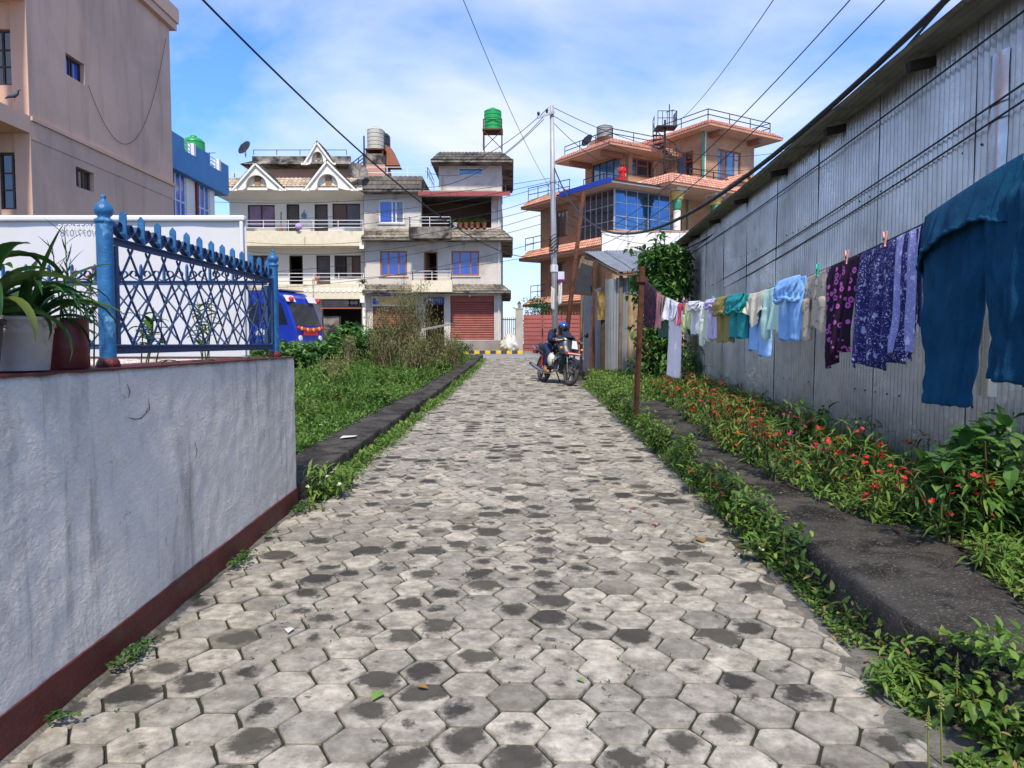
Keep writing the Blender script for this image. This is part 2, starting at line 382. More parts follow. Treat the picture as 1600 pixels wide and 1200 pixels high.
def seen(x, y): return abs(x / y) < .72 and y > 2.45
for (cyp, cxp) in cells:
    ring = hexring(rg); cut = False
    lo, hi = xl(cyp) - cxp, xr(cyp) - cxp
    if lo > -RR or hi < RR:
        fl = lambda y, a=lo, jj=rg.uniform(-.02, .03): a + jj
        fr_ = lambda y, a=hi, jj=rg.uniform(-.05, .02): a + jj
        ring = clip(clip(ring, fl, 1), fr_, -1); cut = True
        if len(ring) < 4 or area(ring) < .009: continue
    tl = (rg.gauss(0, .007), rg.gauss(0, .007)); dz = rg.gauss(0, .0036)
    if cnt < 300 and seen(cxp, cyp):
        if cut:
            v = MB(); paver_mesh(v, ring, (0, 0), 0, tiltS=False)
            o = v.build('paver', M_paver)
        else:
            o = bpy.data.objects.new('paver', rg.choice(VAR)); C.objects.link(o)
            o.rotation_euler.z = 0
        o.location = (cxp, cyp, gz(cyp) + dz); o.rotation_euler = (math.atan(SL) + tl[1], tl[0], rg.gauss(0, .012)); o.parent = path; cnt += 1
    else:
        paver_mesh(far, ring, (cxp, cyp), gz(cyp), tl, dz)
far.build('distant_pavers', M_paver, path, kind='stuff')
# rough mortar haunching along both rims of the lane
def strip(mb, fa, fb, y0, y1, za, zb, step=.12, seed=0, amp=.012):
    ys = [y0 + i * step for i in range(int((y1 - y0) / step) + 1)]
    nx = 5
    mb.grid(lambda u, v: (lambda y: (fa(y) + (fb(y) - fa(y)) * u + wob(y * 9, u * 5, 1, seed) * .02,
            y, gz(y) + za + (zb - za) * u + amp * wob(y * 7, u * 3, 1, seed + 5)))(y0 + (y1 - y0) * v), nx, len(ys))
mb = MB()
strip(mb, lambda y: -1.9, lambda y: xl(y) + .02, 1.6, 6.5, .02, -.006, seed=3)
strip(mb, lambda y: xr(y) - .16, lambda y: rk_in(y) + .04, 1.6, 20, -.006, .015, seed=4)
strip(mb, lambda y: xl(y) - .2, lambda y: xl(y) + .12, 6.5, 33, .01, -.008, seed=5)
tag(mb.build('mortar_edge', M_mortar, path, smooth=True))

# --- left kerb: dark slab, right ledge: dark concrete apron
def ledge(name, fa, fb, y0, y1, h, label_kind, step=.15, seed=0):
    """slab between x=fa(y) and x=fb(y), h above the lane, worn edges; fa..fb from lane side outwards"""
    n = int((y1 - y0) / step); mb = MB()
    prof = [(-0.02, -.12), (.0, -.02), (.003, h - .03), (.012, h - .008), (.04, h), (.2, h + .004), (.5, h + .01), (.8, h + .012), (1.0, h + .006), (1.0, -.1)]
    def fn(u, v):
        k = u * (len(prof) - 1); i = min(int(k), len(prof) - 2); f = k - i
        a, hh = prof[i][0] + (prof[i + 1][0] - prof[i][0]) * f, prof[i][1] + (prof[i + 1][1] - prof[i][1]) * f
        y = y0 + (y1 - y0) * v; w = fb(y) - fa(y)
        ed = .03 * wob(y * 2.2, seed, 1, 1) + .018 * wob(y * 8, seed, 1, 2)
        return (fa(y) + a * (w if a > .06 or abs(w) < 1 else math.copysign(1, w)) + ed * (1 if a < .06 else 0), y, gz(y) + hh + .008 * wob(y * 4, a * 6, 1, seed))
    mb.grid(fn, 36, n)
    o = mb.build(name, M_darkcon, smooth=True); tag(o, kind='structure'); return o
lk_in = lambda y: xl(y) - .13
lk_out = lambda y: xl(y) - .75 + .012 * (y - 6)
ledge('kerb_left', lk_in, lk_out, 6.35, 32.6, .17, 'l', seed=1)
ledge('kerb_right', rk_in, rk_out, 1.4, 21, .24, 'r', seed=2)
mb = MB()                                                            # earth bed between ledge and shed
mb.grid(lambda u, v: (lambda y: (rk_out(y) - .05 + (5.2 - rk_out(y)) * u, y, gz(y) + .215 + .07 * u + .03 * wob(y * 3, u * 5, 1, 9)))(1.4 + 19 * v), 10, 60)
tag(mb.build('flower_bed', M_soil, smooth=True), kind='structure')
mb = MB()                                                            # grass plot on the left
PLX = lambda y: lk_out(y) + .06
mb.grid(lambda u, v: (lambda y: (PLX(y) - 16 * u, y, gz(y) + .13 + .10 * min(1, u * 16) + .06 * wob(y * .8, u * 12, 1, 4)))(6.3 + 26.6 * v), 40, 60)
tag(mb.build('grass_plot', pm('plot_soil', (.06, .065, .03), (.045, .05, .022), rough=.95, scale=5, bump=.6), smooth=True), kind='structure')
# yellow / black kerb blocks across the street
M_yel = pm('yellow_paint', (.75, .5, .03), (.6, .38, .03), rough=.7, scale=5, stain=(.25, .2, .1), sscale=4, slo=.55, shi=.7)
M_blk = pm('black_paint', (.045, .045, .05), (.08, .08, .085), rough=.7, scale=5)
kb = MB().box(-9.2, .62, 39.0, 39.16, .9, .991).build('street_kerb', M_pave); tag(kb, kind='structure')
w = 8.45 / FPX * 39
x = XX(817, 39) ; k = 0
while x > -8.8:
    MB().box(x - w + .006, x - .006, 38.985, 39.165, .985, 1.165).build('kerb_block', M_yel if k % 2 == 0 else M_blk, kb, bevel=.015)
    x -= w; k += 1
MB().box(.66, 8, 38.99, 39.16, .93, 1.03).build('gate_threshold', M_pave, kb)
# ================================================================== garden wall with blue railing, pots, white banner
m, t, b = newmat('whitewash')
g = nd(t, 'ShaderNodeNewGeometry'); pos = g.outputs['Position']
na = nd(t, 'ShaderNodeTexNoise', {'Vector': pos, 'Scale': 1.7, 'Detail': 7.0, 'Roughness': .62})
ra = nd(t, 'ShaderNodeMapRange', {0: na.outputs[0], 1: .35, 2: .65})
c = nd(t, 'ShaderNodeMixRGB', {0: ra.outputs[0], 1: (.84, .785, .69, 1), 2: (.72, .67, .585, 1)}).outputs[0]
def run(scl, lo, hi, col, k, c):
    mp = nd(t, 'ShaderNodeMapping', {0: pos, 3: scl})
    n = nd(t, 'ShaderNodeTexNoise', {'Vector': mp.outputs[0], 'Scale': 1.0, 'Detail': 6.0, 'Roughness': .65})
    r = nd(t, 'ShaderNodeMapRange', {0: n.outputs[0], 1: lo, 2: hi, 3: 0, 4: k})
    return nd(t, 'ShaderNodeMixRGB', {0: r.outputs[0], 1: c, 2: rgb(col)}).outputs[0]
c = run((3, 3.2, 1.1), .52, .7, (.34, .33, .3), .8, c)
c = run((3, 11, .55), .56, .72, (.2, .2, .15), .7, c)
c = run((9, 26, 2.2), .66, .74, (.1, .11, .05), .75, c)
c = run((7, 7, 7), .66, .72, (.15, .14, .12), .6, c)
t.links.new(c, b.inputs['Base Color']); b.inputs['Roughness'].default_value = .9
mpb = nd(t, 'ShaderNodeMapping', {0: pos, 2: (.5, 0, 0), 3: (1, 1, 1.5)})
nb1 = nd(t, 'ShaderNodeTexNoise', {'Vector': mpb.outputs[0], 'Scale': 34.0, 'Detail': 5.0, 'Roughness': .62, 'Distortion': .6})
nb2 = nd(t, 'ShaderNodeTexNoise', {'Vector': pos, 'Scale': 9.0, 'Detail': 3.0})
hsum = nd(t, 'ShaderNodeMath', {0: nb1.outputs[0], 1: nb2.outputs[0]}, operation='ADD')
bp = nd(t, 'ShaderNodeBump', {'Strength': .62, 'Distance': .028, 'Height': hsum.outputs[0]})
t.links.new(bp.outputs[0], b.inputs['Normal']); M_white = m
M_redpaint = pm('red_oxide_paint', (.13, .016, .013), (.085, .014, .012), rough=.6, scale=8, stain=(.07, .04, .03), sscale=7, slo=.55, shi=.68, bump=.5, bscale=50)
WX, WY1, WT = -1.87, 6.32, 1.475
wl = empty('garden_wall', 'whitewashed plaster garden wall with red painted base beside the lane', 'wall', (WX - .17, 4, 0))
mb = MB()
def wf(u, v):
    y = 1.0 + (WY1 - 1.0) * u; z = gz(y) - .1 + (WT - gz(y) + .1) * v
    return (WX + .006 * wob(y * 1.7, z * 1.7, 1, 2) + .003 * wob(y * 9, z * 9, 1, 3) - (.012 if v > .995 else 0), y + (.012 * wob(z * 6, 0, 1, 8) if u > .995 else 0), z)
mb.grid(wf, 120, 40)
mb.add([(WX, WY1, gz(6.3) - .1), (WX - .34, WY1, gz(6.3) - .1), (WX - .34, WY1, WT), (WX - .012, WY1, WT)], [(0, 1, 2, 3)])
mb.add([(WX - .012, 1, WT), (WX - .012, WY1, WT), (WX - .34, WY1, WT), (WX - .34, 1, WT)], [(0, 1, 2, 3)])
mb.add([(WX - .34, 1, 0), (WX - .34, WY1 - .32, 0), (WX - .34, WY1 - .32, WT), (WX - .34, 1, WT)], [(3, 2, 1, 0)])
mb.box(-12, WX - .341, WY1 - .33, WY1 - .003, 0, WT - .001)
mb.build('plaster', M_white, wl, smooth=False)
mb = MB()
mb.grid(lambda u, v: (lambda y: (WX + .010 + .004 * wob(y * 3, v, 1, 1), y, gz(y) - .05 + (.215 + .012 * wob(y * 5, 0, 1, 4)) * v))(1.0 + (WY1 - .994) * u), 110, 3)
y = WY1 + .006
mb.add([(WX + .01, y, 0), (WX - .34, y, 0), (WX - .34, y, gz(y) + .165), (WX + .01, y, gz(y) + .165)], [(0, 1, 2, 3)])
mb.grid(lambda u, v: (WX + .010 - .02 * v, 1 + (WY1 - .994) * u, gz(1 + 5.3 * u) + .165 + .006 * v), 110, 1)
mb.build('painted_base', M_redpaint, wl)
mb = MB()
mb.grid(lambda u, v: (lambda y: (WX + .006 - .35 * v, y, WT + .004 + .002 * wob(y * 7, v * 5, 1, 4)))(1.0 + (WY1 - .995) * u), 110, 6)
mb.grid(lambda u, v: (lambda y: (WX + .0075, y, WT + .004 - (.010 + .007 * wob(y * 6, 1, 1, 9)) * v))(1.0 + (WY1 - .995) * u), 160, 1)
mb.box(-12, WX - .345, WY1 - .335, WY1 + .004, WT - .003, WT + .0045)
mb.build('painted_coping', M_redpaint, wl)
M_crack = pm('crack_dark_line', (.02, .02, .018), rough=1)  # cracks drawn as thin near-black lines on the plaster
for (pts_) in (((195, 652), (205, 655), (216, 654), (224, 646), (228, 636)), ((224, 646), (230, 640), (229, 622)), ((196, 600), (200, 612), (197, 622)), ((300, 690), (303, 705), (300, 716))):
    MB().tube([(WX + .006, (-WX) * FPX / (800 - a), ZZ(b, (-WX) * FPX / (800 - a))) for a, b in pts_], [.0008] + [.0022] * (len(pts_) - 2) + [.001], 5).build('crack', M_crack, wl)

m = pm('blue_paint', (.01, .085, .22), (.018, .14, .33), rough=.42, scale=14, stain=(.22, .48, .68), sscale=5, slo=.6, shi=.72, streak=(.02, .03, .06), stscale=(18, 18, 3), stlo=.62, sthi=.72, bump=.25, bscale=70)
M_blue = m
M_bluedk = pm('blue_paint_worn_shaded', (.01, .035, .1), (.014, .06, .17), rough=.5, scale=22, stain=(.04, .025, .02), sscale=14, slo=.58, shi=.7, bump=.4, bscale=90)  # railing blue with its shade put into the colour, plus worn blotches
M_rust = pm('rusty_steel', (.13, .05, .028), (.07, .032, .022), rough=.85, scale=9, stain=(.03, .02, .018), sscale=4, bump=.5)
def ribbon(mb, pts, w, th, nrm, up):
    """bent flat strip through pts (3-D), w wide along nrm, th thick"""
    nrm = Vector(nrm); vs = []
    for i, p in enumerate(pts):
        tt = (Vector(pts[min(i + 1, len(pts) - 1)]) - Vector(pts[max(i - 1, 0)])).normalized(); q = tt.cross(nrm).normalized() * th / 2
        for (a, c) in ((-1, -1), (1, -1), (1, 1), (-1, 1)): vs.append(Vector(p) + nrm * (a * w / 2) + q * c)
    fs = [(0, 1, 2, 3)]
    for i in range(len(pts) - 1):
        for k in range(4): fs.append((i * 4 + k, i * 4 + (k + 1) % 4, i * 4 + 4 + (k + 1) % 4, i * 4 + 4 + k))
    n = len(vs); fs.append((n - 1, n - 2, n - 3, n - 4)); mb.add(vs, fs)
def post(name, x, y, z0, z1, r, label):
    rt = empty(name, label, 'fence post', (x, y, z0))
    MB().tube([(x, y, z0), (x, y, z1)], r, 18).build('pipe', M_blue, rt, smooth=2)
    MB().lathe((x, y, z1), [(r * 1.03, -.012), (r * 1.18, -.008), (r * 1.18, .006), (r * .8, .012), (r * .72, .02), (r * 1.05, .032), (r * 1.2, .05), (r * 1.1, .068), (r * .7, .085), (r * .3, .1), (r * .24, .106), (r * .36, .114), (r * .3, .124), (r * .05, .128)], 18).build('finial', M_blue, rt, smooth=True)
    MB().lathe((x, y, z0), [(r * 1.5, .001), (r * 1.35, .03), (r * 1.05, .05)], 12).build('painted_foot', M_redpaint, rt, smooth=True)
    return rt
def railing(name, A, B, zb, zt, n, first, label, hgt=.15, rail=.03, mat=M_bluedk, mat2=M_blue, pitch=.185):
    A, B = Vector(A), Vector(B); d = (B - A); L = d.length; d.normalize(); nr = Vector((d.y, -d.x, 0)); U = Vector((0, 0, 1))
    rt = empty(name, label, 'railing', (A.x, A.y, zb)); pt = lambda s, z, o=0: A + d * s + U * (z - A.z) + nr * o
    MB().bar(pt(0, zt), pt(L, zt), .012, rail).build('top_rail', mat, rt)
    MB().bar(pt(0, zt + rail / 2 + .003), pt(L, zt + rail / 2 + .003), .034, .006).build('top_strap', mat, rt)
    MB().bar(pt(0, zb), pt(L, zb), .012, .036).build('bottom_rail', mat, rt)
    MB().bar(pt(0, zb + .021), pt(L, zb + .021), .03, .006).build('bottom_strap', mat, rt)
    for s in (.012, L - .012): MB().bar(pt(s, zb + .03), pt(s, zt - .02), .03, .03).build('stile', mat, rt)
    z0, z1 = zb + .02, zt - .018; H = z1 - z0; run_ = H * .8
    s = -run_
    while s < L:
        for sg, oo in ((1, .0045), (-1, -.0045)):
            a0, a1 = (s, s + run_) if sg == 1 else (s + run_, s)
            za, zb_ = z0, z1; lo, hi = 0.02, L - .02
            def cutp(a, za, b, zb2):
                if a < lo: za = za + (zb2 - za) * (lo - a) / (b - a); a = lo
                elif a > hi: za = za + (zb2 - za) * (hi - a) / (b - a); a = hi
                return a, za
            if max(a0, a1) <= lo or min(a0, a1) >= hi: continue
            p = cutp(a0, z0, a1, z1); q = cutp(a1, z1, a0, z0)
            if abs(p[0] - q[0]) < .01: continue
            MB().bar(pt(p[0], p[1], oo), pt(q[0], q[1], oo), .0065, .0125, up=nr.cross(d)).build('lattice_bar', mat, rt)
        s += pitch
    for k in range(n):
        s = first + (L - 2 * first) * k / (n - 1)
        mb = MB(); w = .013
        pf = [(-w, 0), (w, 0), (w, hgt - .035), (w * .95, hgt - .02), (0, hgt), (-w * .95, hgt - .02), (-w, hgt - .035)]
        mb.prismv([pt(s, zt + .02 + h, a * 1.35) for a, h in pf], d * .012)
        mb.build('spear_point', mat2, rt)
        mb = MB(); hw = (L - 2 * first) / (n - 1) / 2 * .93
        for sg in (-1, 1):
            pts = []
            for i in range(15):
                a = i / 14
                if a < .45: x_, z_ = .006 + hw * .92 * math.sin(a / .45 * math.pi / 2) ** 1.3, .055 * (a / .45) ** 1.1
                else:
                    th = (a - .45) / .55 * math.pi * 1.25; rr_ = .026 * (1 - .25 * (a - .45))
                    x_, z_ = hw * .92 - .026 + rr_ * math.cos(th), .055 + rr_ * math.sin(th) * 1.15
                pts.append(pt(s + sg * x_, zt + .02 + z_))
            ribbon(mb, pts, .034, .005, nr, U)
        mb.build('scroll', mat, rt)
    return rt
FX = -1.985
post('railing_post', FX, 3.62, WT, 2.19, .038, 'thick bright blue pipe post with ball finial next to the flower pots')
post('railing_post', FX, 6.16, WT, 2.24, .038, 'blue pipe post with ball finial at the far end of the garden wall')
railing('blue_railing', (FX, 3.69, 1.56), (FX, 6.1, 1.56), 1.56, 2.10, 13, .1, 'blue steel lattice railing with spear points running along the garden wall top')
railing('blue_railing', (-7.2, 6.16, 1.56), (FX - .05, 6.16, 1.56), 1.56, 2.09, 27, .1, 'blue lattice railing crossing behind the potted plants in front of the white banner', hgt=.14)
MB  # ---- pots
M_beige = pm('beige_plastic', (.52, .46, .42), (.42, .36, .32), rough=.45, scale=7, stain=(.3, .26, .22), sscale=9, slo=.56, shi=.7)
M_tin = pm('red_tin', (.15, .018, .016), (.11, .016, .014), rough=.45, scale=10, stain=(.05, .02, .02), sscale=12, slo=.58, shi=.7)
M_blackpl = pm('black_plastic', (.022, .02, .022), (.035, .03, .03), rough=.4)
M_leaf_d = leafmat('strap_leaf', (.012, .05, .012), (.045, .12, .02), (.12, .15, .03), rough=.35, trans=.22)
M_leaf_y = leafmat('broad_leaf', (.05, .12, .03), (.1, .16, .04), (.16, .13, .04), rough=.4, trans=.25)
def pot(kind, x, y, label):
    z = WT + .008; rt = empty('flower_pot', label, 'flower pot', (x, y, z))
    if kind == 'beige':
        MB().lathe((x, y, z), [(.085, 0), (.1, .003), (.117, .15), (.119, .152), (.121, .168), (.119, .171), (.125, .205), (.14, .207), (.142, .219), (.138, .222), (.124, .222), (.118, .2)], 40).build('bowl', M_beige, rt, smooth=2)
        mb = MB()
        for k in range(16):
            a0, a1 = 2 * math.pi * k / 16, 2 * math.pi * (k + 1) / 16
            mb.tube([(x + .1245 * math.cos(a0 + (a1 - a0) * f), y + .1245 * math.sin(a0 + (a1 - a0) * f), z + .187 + .009 * math.cos(f * 2 * math.pi)) for f in (0, .25, .5, .75, 1)], .0028, 5, cap=False)
        mb.build('moulded_band', M_beige, rt, smooth=True)
    elif kind == 'tin':
        MB().lathe((x, y, z), [(.1, 0), (.102, .004), (.101, .09), (.103, .098), (.101, .105), (.101, .215), (.105, .219), (.105, .226), (.099, .227), (.097, .19)], 36).build('bowl', M_tin, rt, smooth=2)
    else:
        MB().lathe((x, y, z), [(.08, 0), (.09, .003), (.11, .18), (.12, .182), (.122, .2), (.115, .205), (.108, .18)], 30).build('bowl', M_blackpl, rt, smooth=2)
    MB().lathe((x, y, z + .17), [(.1, 0), (.095, .012), (.05, .02)], 16).build('potting_soil', M_soil, rt, smooth=True)
    return rt
def strap(base, yaw, el, L, w, droop, n=9, fold=.25, twist=0):
    """one strap leaf: rises at angle el, arches over by droop"""
    mb = MB(); pts, p, e = [], Vector(base), el
    h = Vector((math.cos(yaw), math.sin(yaw), 0))
    for i in range(n + 1):
        pts.append((p.copy(), e)); p = p + (h * math.cos(e) + Vector((0, 0, 1)) * math.sin(e)) * (L / n); e -= droop / n * (1 + i / n)
    vs = []
    for i, (q, e) in enumerate(pts):
        f = i / n; ww = w * (math.sin(math.pi * min(1, .12 + .88 * f) ** .8) ** .8 if f < .999 else .04)
        sd_ = Vector((-h.y, h.x, 0)); nn_ = (-h * math.sin(e) + Vector((0, 0, 1)) * math.cos(e))
        tw = twist * f; s2 = sd_ * math.cos(tw) + nn_ * math.sin(tw); n2_ = nn_ * math.cos(tw) - sd_ * math.sin(tw)
        vs += [q - s2 * ww / 2 + n2_ * ww * fold, q, q + s2 * ww / 2 + n2_ * ww * fold]
    fs = []
    for i in range(n):
        a = i * 3; fs += [(a, a + 1, a + 4, a + 3), (a + 1, a + 2, a + 5, a + 4)]
    mb.add(vs, fs); return mb
rg = random.Random(5)
p1 = pot('black', -2.02, 2.74, 'black plastic flower pot, leftmost on the garden wall')
p2 = pot('beige', -2.02, 3.03, 'cream plastic flower pot with moulded rim between black pot and red tin')
p3 = pot('tin', -2.03, 3.34, 'dark red tin used as a planter beside the thick blue post')
pl = empty('strap_leaf_plant', 'lush plant with long arching strap leaves growing in the cream pot', 'plant', (-2.02, 3.03, WT + .18))
for k in range(46):
    a = rg.uniform(0, 2 * math.pi); 
    el = rg.uniform(.55, 1.45); L = rg.uniform(.26, .5)
    strap((-2.02 + .05 * math.cos(a), 3.03 + .05 * math.sin(a), WT + .18), a, el, L, rg.uniform(.026, .044), rg.uniform(.8, 2.3), twist=rg.uniform(-.5, .5)).build('leaf', M_leaf_d, pl, smooth=True)
strap((-1.98, 3.05, WT + .18), .2, 1.42, .46, .05, .25).build('leaf', M_leaf_d, pl, smooth=True)
pb = empty('broad_leaf_plant', 'plant with broad pale green ribbed leaves growing in the black pot', 'plant', (-2.02, 2.74, WT + .17))
for k in range(30):
    a = rg.uniform(0, 2 * math.pi); z0 = WT + .17 + rg.uniform(0, .25)
    strap((-2.0 + .04 * math.cos(a), 2.78 + .04 * math.sin(a), z0), a, rg.uniform(.3, 1.3), rg.uniform(.2, .42), rg.uniform(.045, .085), rg.uniform(.7, 2.0), twist=rg.uniform(-.4, .4)).build('leaf', M_leaf_y if k % 4 == 0 else M_leaf_d, pb, smooth=True)
pt_ = empty('thin_leaf_plant', 'thin upright seedling with needle leaves growing in the red tin', 'plant', (-2.03, 3.34, WT + .19))
for k in range(3):
    bx_, by_ = -2.04 + .02 * k, 3.32 + .02 * k; tp = Vector((bx_ + rg.uniform(-.05, .09), by_ + rg.uniform(-.05, .05), WT + .5 + .07 * k))
    MB().tube([(bx_, by_, WT + .18), ((bx_ + tp.x) / 2 - .005, (by_ + tp.y) / 2, WT + .36), tp], [.005, .0035, .0015], 6).build('stem', M_leaf_d, pt_)
    for j in range(9):
        f = .25 + .75 * j / 9; q = Vector((bx_, by_, WT + .18)).lerp(tp, f)
        strap(q, rg.uniform(0, 6.28), rg.uniform(.6, 1.2), rg.uniform(.08, .15), .008, rg.uniform(-.3, .6), n=5).build('leaf', M_leaf_d, pt_)
# small leafy plants and a red flowered one behind the railing
M_flred = leafmat('red_petal', (.55, .04, .02), (.75, .1, .06), rough=.5, trans=.3)
for (yy, hh, lab) in ((4.0, .55, 'slim red flowered plant just behind the thick blue post and railing'), (4.7, .42, 'low leafy plant behind the middle of the blue railing'), (5.6, .5, 'bushy plant with yellowing leaves behind the far end of the railing')):
    q = empty('garden_plant', lab, 'plant', (-2.3, yy, WT - .02))
    for k in range(5):
        b0 = Vector((-2.32 + rg.uniform(-.08, .08), yy + rg.uniform(-.12, .12), WT - .03)); tp = b0 + Vector((rg.uniform(-.08, .08), rg.uniform(-.1, .1), hh * rg.uniform(.7, 1.05)))
        MB().tube([b0, b0.lerp(tp, .5) + Vector((.01, .01, 0)), tp], [.005, .004, .002], 5).build('stem', M_leaf_d, q)
        for j in range(7):
            strap(b0.lerp(tp, .3 + .1 * j), rg.uniform(0, 6.28), rg.uniform(-.1, .9), rg.uniform(.07, .14), rg.uniform(.02, .045), rg.uniform(.3, 1.4), n=5).build('leaf', M_leaf_y if yy > 5 else M_leaf_d, q, smooth=True)
        if yy < 4.2 and k < 3: MB().lathe(tp, [(.002, -.008), (.008, 0), (.011, .007), (.003, .012)], 7).build('flower', M_flred, q)
# litter and rubble along the coping behind the railing
# ---- white banner on a frame, seen from its blank back
M_banner = pm('white_banner_cloth', (.62, .61, .6), (.55, .54, .54), rough=.5, scale=.8, streak=(.58, .58, .64), stscale=(1.2, 1, .25), stlo=.45, sthi=.7)
M_banfr = pm('white_banner_hem', (.66, .66, .68), (.6, .6, .62), rough=.5, scale=2)
M_ghost = pm('show_through_print', (.68, .69, .73), (.66, .67, .71), rough=.55)
BY = 10.0; bx0, bx1 = XX(-160, BY), XX(388, BY); bz1, bz0 = ZZ(338, BY), .75
bn = empty('white_banner', 'large blank white banner on a frame behind the blue railing', 'banner', ((bx0 + bx1) / 2, BY, .4))
MB().grid(lambda u, v: (bx0 + (bx1 - bx0) * u, BY + .025 * wob(u * 7, v * 2, 1, 3) + .03 * math.sin(v * 3.14), bz0 + (bz1 - bz0) * v), 60, 24).build('cloth', M_banner, bn, smooth=True)
MB().bar((bx0, BY - .03, bz1 - .03), (bx1 + .0, BY - .03, bz1 - .03), .06, .075).build('top_hem', M_banfr, bn, bevel=.02)
MB().bar((bx1 - .05, BY - .026, bz0 - .4), (bx1 - .05, BY - .026, bz1 - .07), .05, .05).build('side_hem', M_banfr, bn, bevel=.015)
for x_ in (bx0 + .5, (bx0 + bx1) / 2 - .6, XX(163, BY)): MB().bar((x_, BY + .09, .2), (x_, BY + .09, bz1 - .02), .06).build('frame_post', M_rust, bn)
MB().bar((XX(164, BY), BY - .06, ZZ(545, BY)), (XX(164, BY), BY - .06, bz1 - .07), .03, .06).build('rusty_upright', M_rust, bn)
def text(s, loc, size, mat, parent, rot=(math.pi / 2, 0, 0), mirror=False, align='CENTER', name='lettering', ext=.002, wide=1.0):
    cu = bpy.data.curves.new(name, 'FONT'); cu.body = s; cu.size = size; cu.align_x = align; cu.align_y = 'CENTER'; cu.extrude = ext; cu.resolution_u = 3
    to = bpy.data.objects.new(name, cu); C.objects.link(to)
    me = bpy.data.meshes.new_from_object(to.evaluated_get(bpy.context.evaluated_depsgraph_get())); bpy.data.objects.remove(to); bpy.data.curves.remove(cu)
    off = OFF.get(parent, Vector((0, 0, 0))); MX = Matrix.Translation(Vector(loc) - off) @ Matrix.Rotation(rot[2], 4, 'Z') @ Matrix.Rotation(rot[0], 4, 'X') @ Matrix.Diagonal(((-1 if mirror else 1) * wide, 1, 1, 1))
    me.transform(MX); me.materials.clear(); me.materials.append(mat)
    o = bpy.data.objects.new(name, me); C.objects.link(o); o.parent = parent; OFF[o] = off; o['kind'] = 'stuff'; return o
text('0/077/078', (XX(130, BY), BY - .05, ZZ(357, BY)), .13, M_ghost, bn, mirror=True)
# ================================================================== corrugated iron shed on the right
m, t, b = newmat('galvanised_sheet')
g = nd(t, 'ShaderNodeNewGeometry'); oi = nd(t, 'ShaderNodeObjectInfo'); pos = g.outputs['Position']
n1 = nd(t, 'ShaderNodeTexNoise', {'Vector': pos, 'Scale': 1.4, 'Detail': 7.0, 'Roughness': .65})
r1 = nd(t, 'ShaderNodeMapRange', {0: n1.outputs[0], 1: .35, 2: .68})
c = nd(t, 'ShaderNodeMixRGB', {0: r1.outputs[0], 1: (.52, .5, .465, 1), 2: (.37, .355, .33, 1)})
mp = nd(t, 'ShaderNodeMapping', {0: pos, 3: (14, 14, .7)})
n2 = nd(t, 'ShaderNodeTexNoise', {'Vector': mp.outputs[0], 'Scale': 1.0, 'Detail': 5.0, 'Roughness': .6})
r2 = nd(t, 'ShaderNodeMapRange', {0: n2.outputs[0], 1: .52, 2: .75, 3: 0, 4: .5})
c = nd(t, 'ShaderNodeMixRGB', {0: r2.outputs[0], 1: c.outputs[0], 2: (.24, .235, .22, 1)})
n5 = nd(t, 'ShaderNodeTexNoise', {'Vector': nd(t, 'ShaderNodeMapping', {0: pos, 3: (5, 5, 1.1)}).outputs[0], 'Scale': 1.0, 'Detail': 8.0, 'Roughness': .7})
r5 = nd(t, 'ShaderNodeMapRange', {0: n5.outputs[0], 1: .6, 2: .72, 3: 0, 4: .55})
c = nd(t, 'ShaderNodeMixRGB', {0: r5.outputs[0], 1: c.outputs[0], 2: (.19, .13, .085, 1)})
tn = nd(t, 'ShaderNodeMapRange', {0: oi.outputs['Random'], 3: .9, 4: 1.08})
c = nd(t, 'ShaderNodeMixRGB', {0: 1.0, 1: c.outputs[0], 2: tn.outputs[0]}, blend_type='MULTIPLY')
t.links.new(c.outputs[0], b.inputs['Base Color']); b.inputs['Metallic'].default_value = .72
rr = nd(t, 'ShaderNodeMapRange', {0: n1.outputs[0], 1: .3, 2: .7, 3: .22, 4: .42}); t.links.new(rr.outputs[0], b.inputs['Roughness'])
nb = nd(t, 'ShaderNodeTexNoise', {'Vector': pos, 'Scale': 5.0, 'Detail': 4.0})
bp = nd(t, 'ShaderNodeBump', {'Strength': .35, 'Distance': .03, 'Height': nb.outputs[0]}); t.links.new(bp.outputs[0], b.inputs['Normal'])
M_zinc = m
M_roofz = pm('weathered_roof_sheet', (.26, .26, .245), (.17, .17, .16), rough=.6, scale=3, metal=.3, stain=(.1, .06, .04), sscale=2, slo=.58, shi=.7)
M_darkwood = pm('dark_timber', (.03, .026, .024), (.05, .042, .036), rough=.85, scale=6)
SX = lambda y: 3.24 + .061 * y
SE = Vector((.061, 1, 0)).normalized(); SN = Vector((SE.y, -SE.x, 0))          # SN points away from the lane (+x)
EZ = 4.0
sh = empty('corrugated_shed', 'long grey corrugated iron shed with overhanging roof on the right', 'shed', (SX(11), 11, .5))
def corr(o, e, h, nrm, W, H, pitch, amp, off=0.0, n=8, nv=6, bulge=.006, seed=0):
    """corrugated sheet: W along e (waves), H along h"""
    o, e, h, nrm = Vector(o), Vector(e), Vector(h), Vector(nrm); nu = int(W / pitch * n); mb = MB()
    mb.grid(lambda u, v: o + e * (W * u) + h * (H * v) + nrm * (off + amp * math.cos(2 * math.pi * W * u / pitch) + bulge * wob(u * W * .9 + seed * 3, v * H, 1, seed)), nu, nv)
    return mb
pitch = .078; y0 = 3.2; k = 0; W = pitch * 11
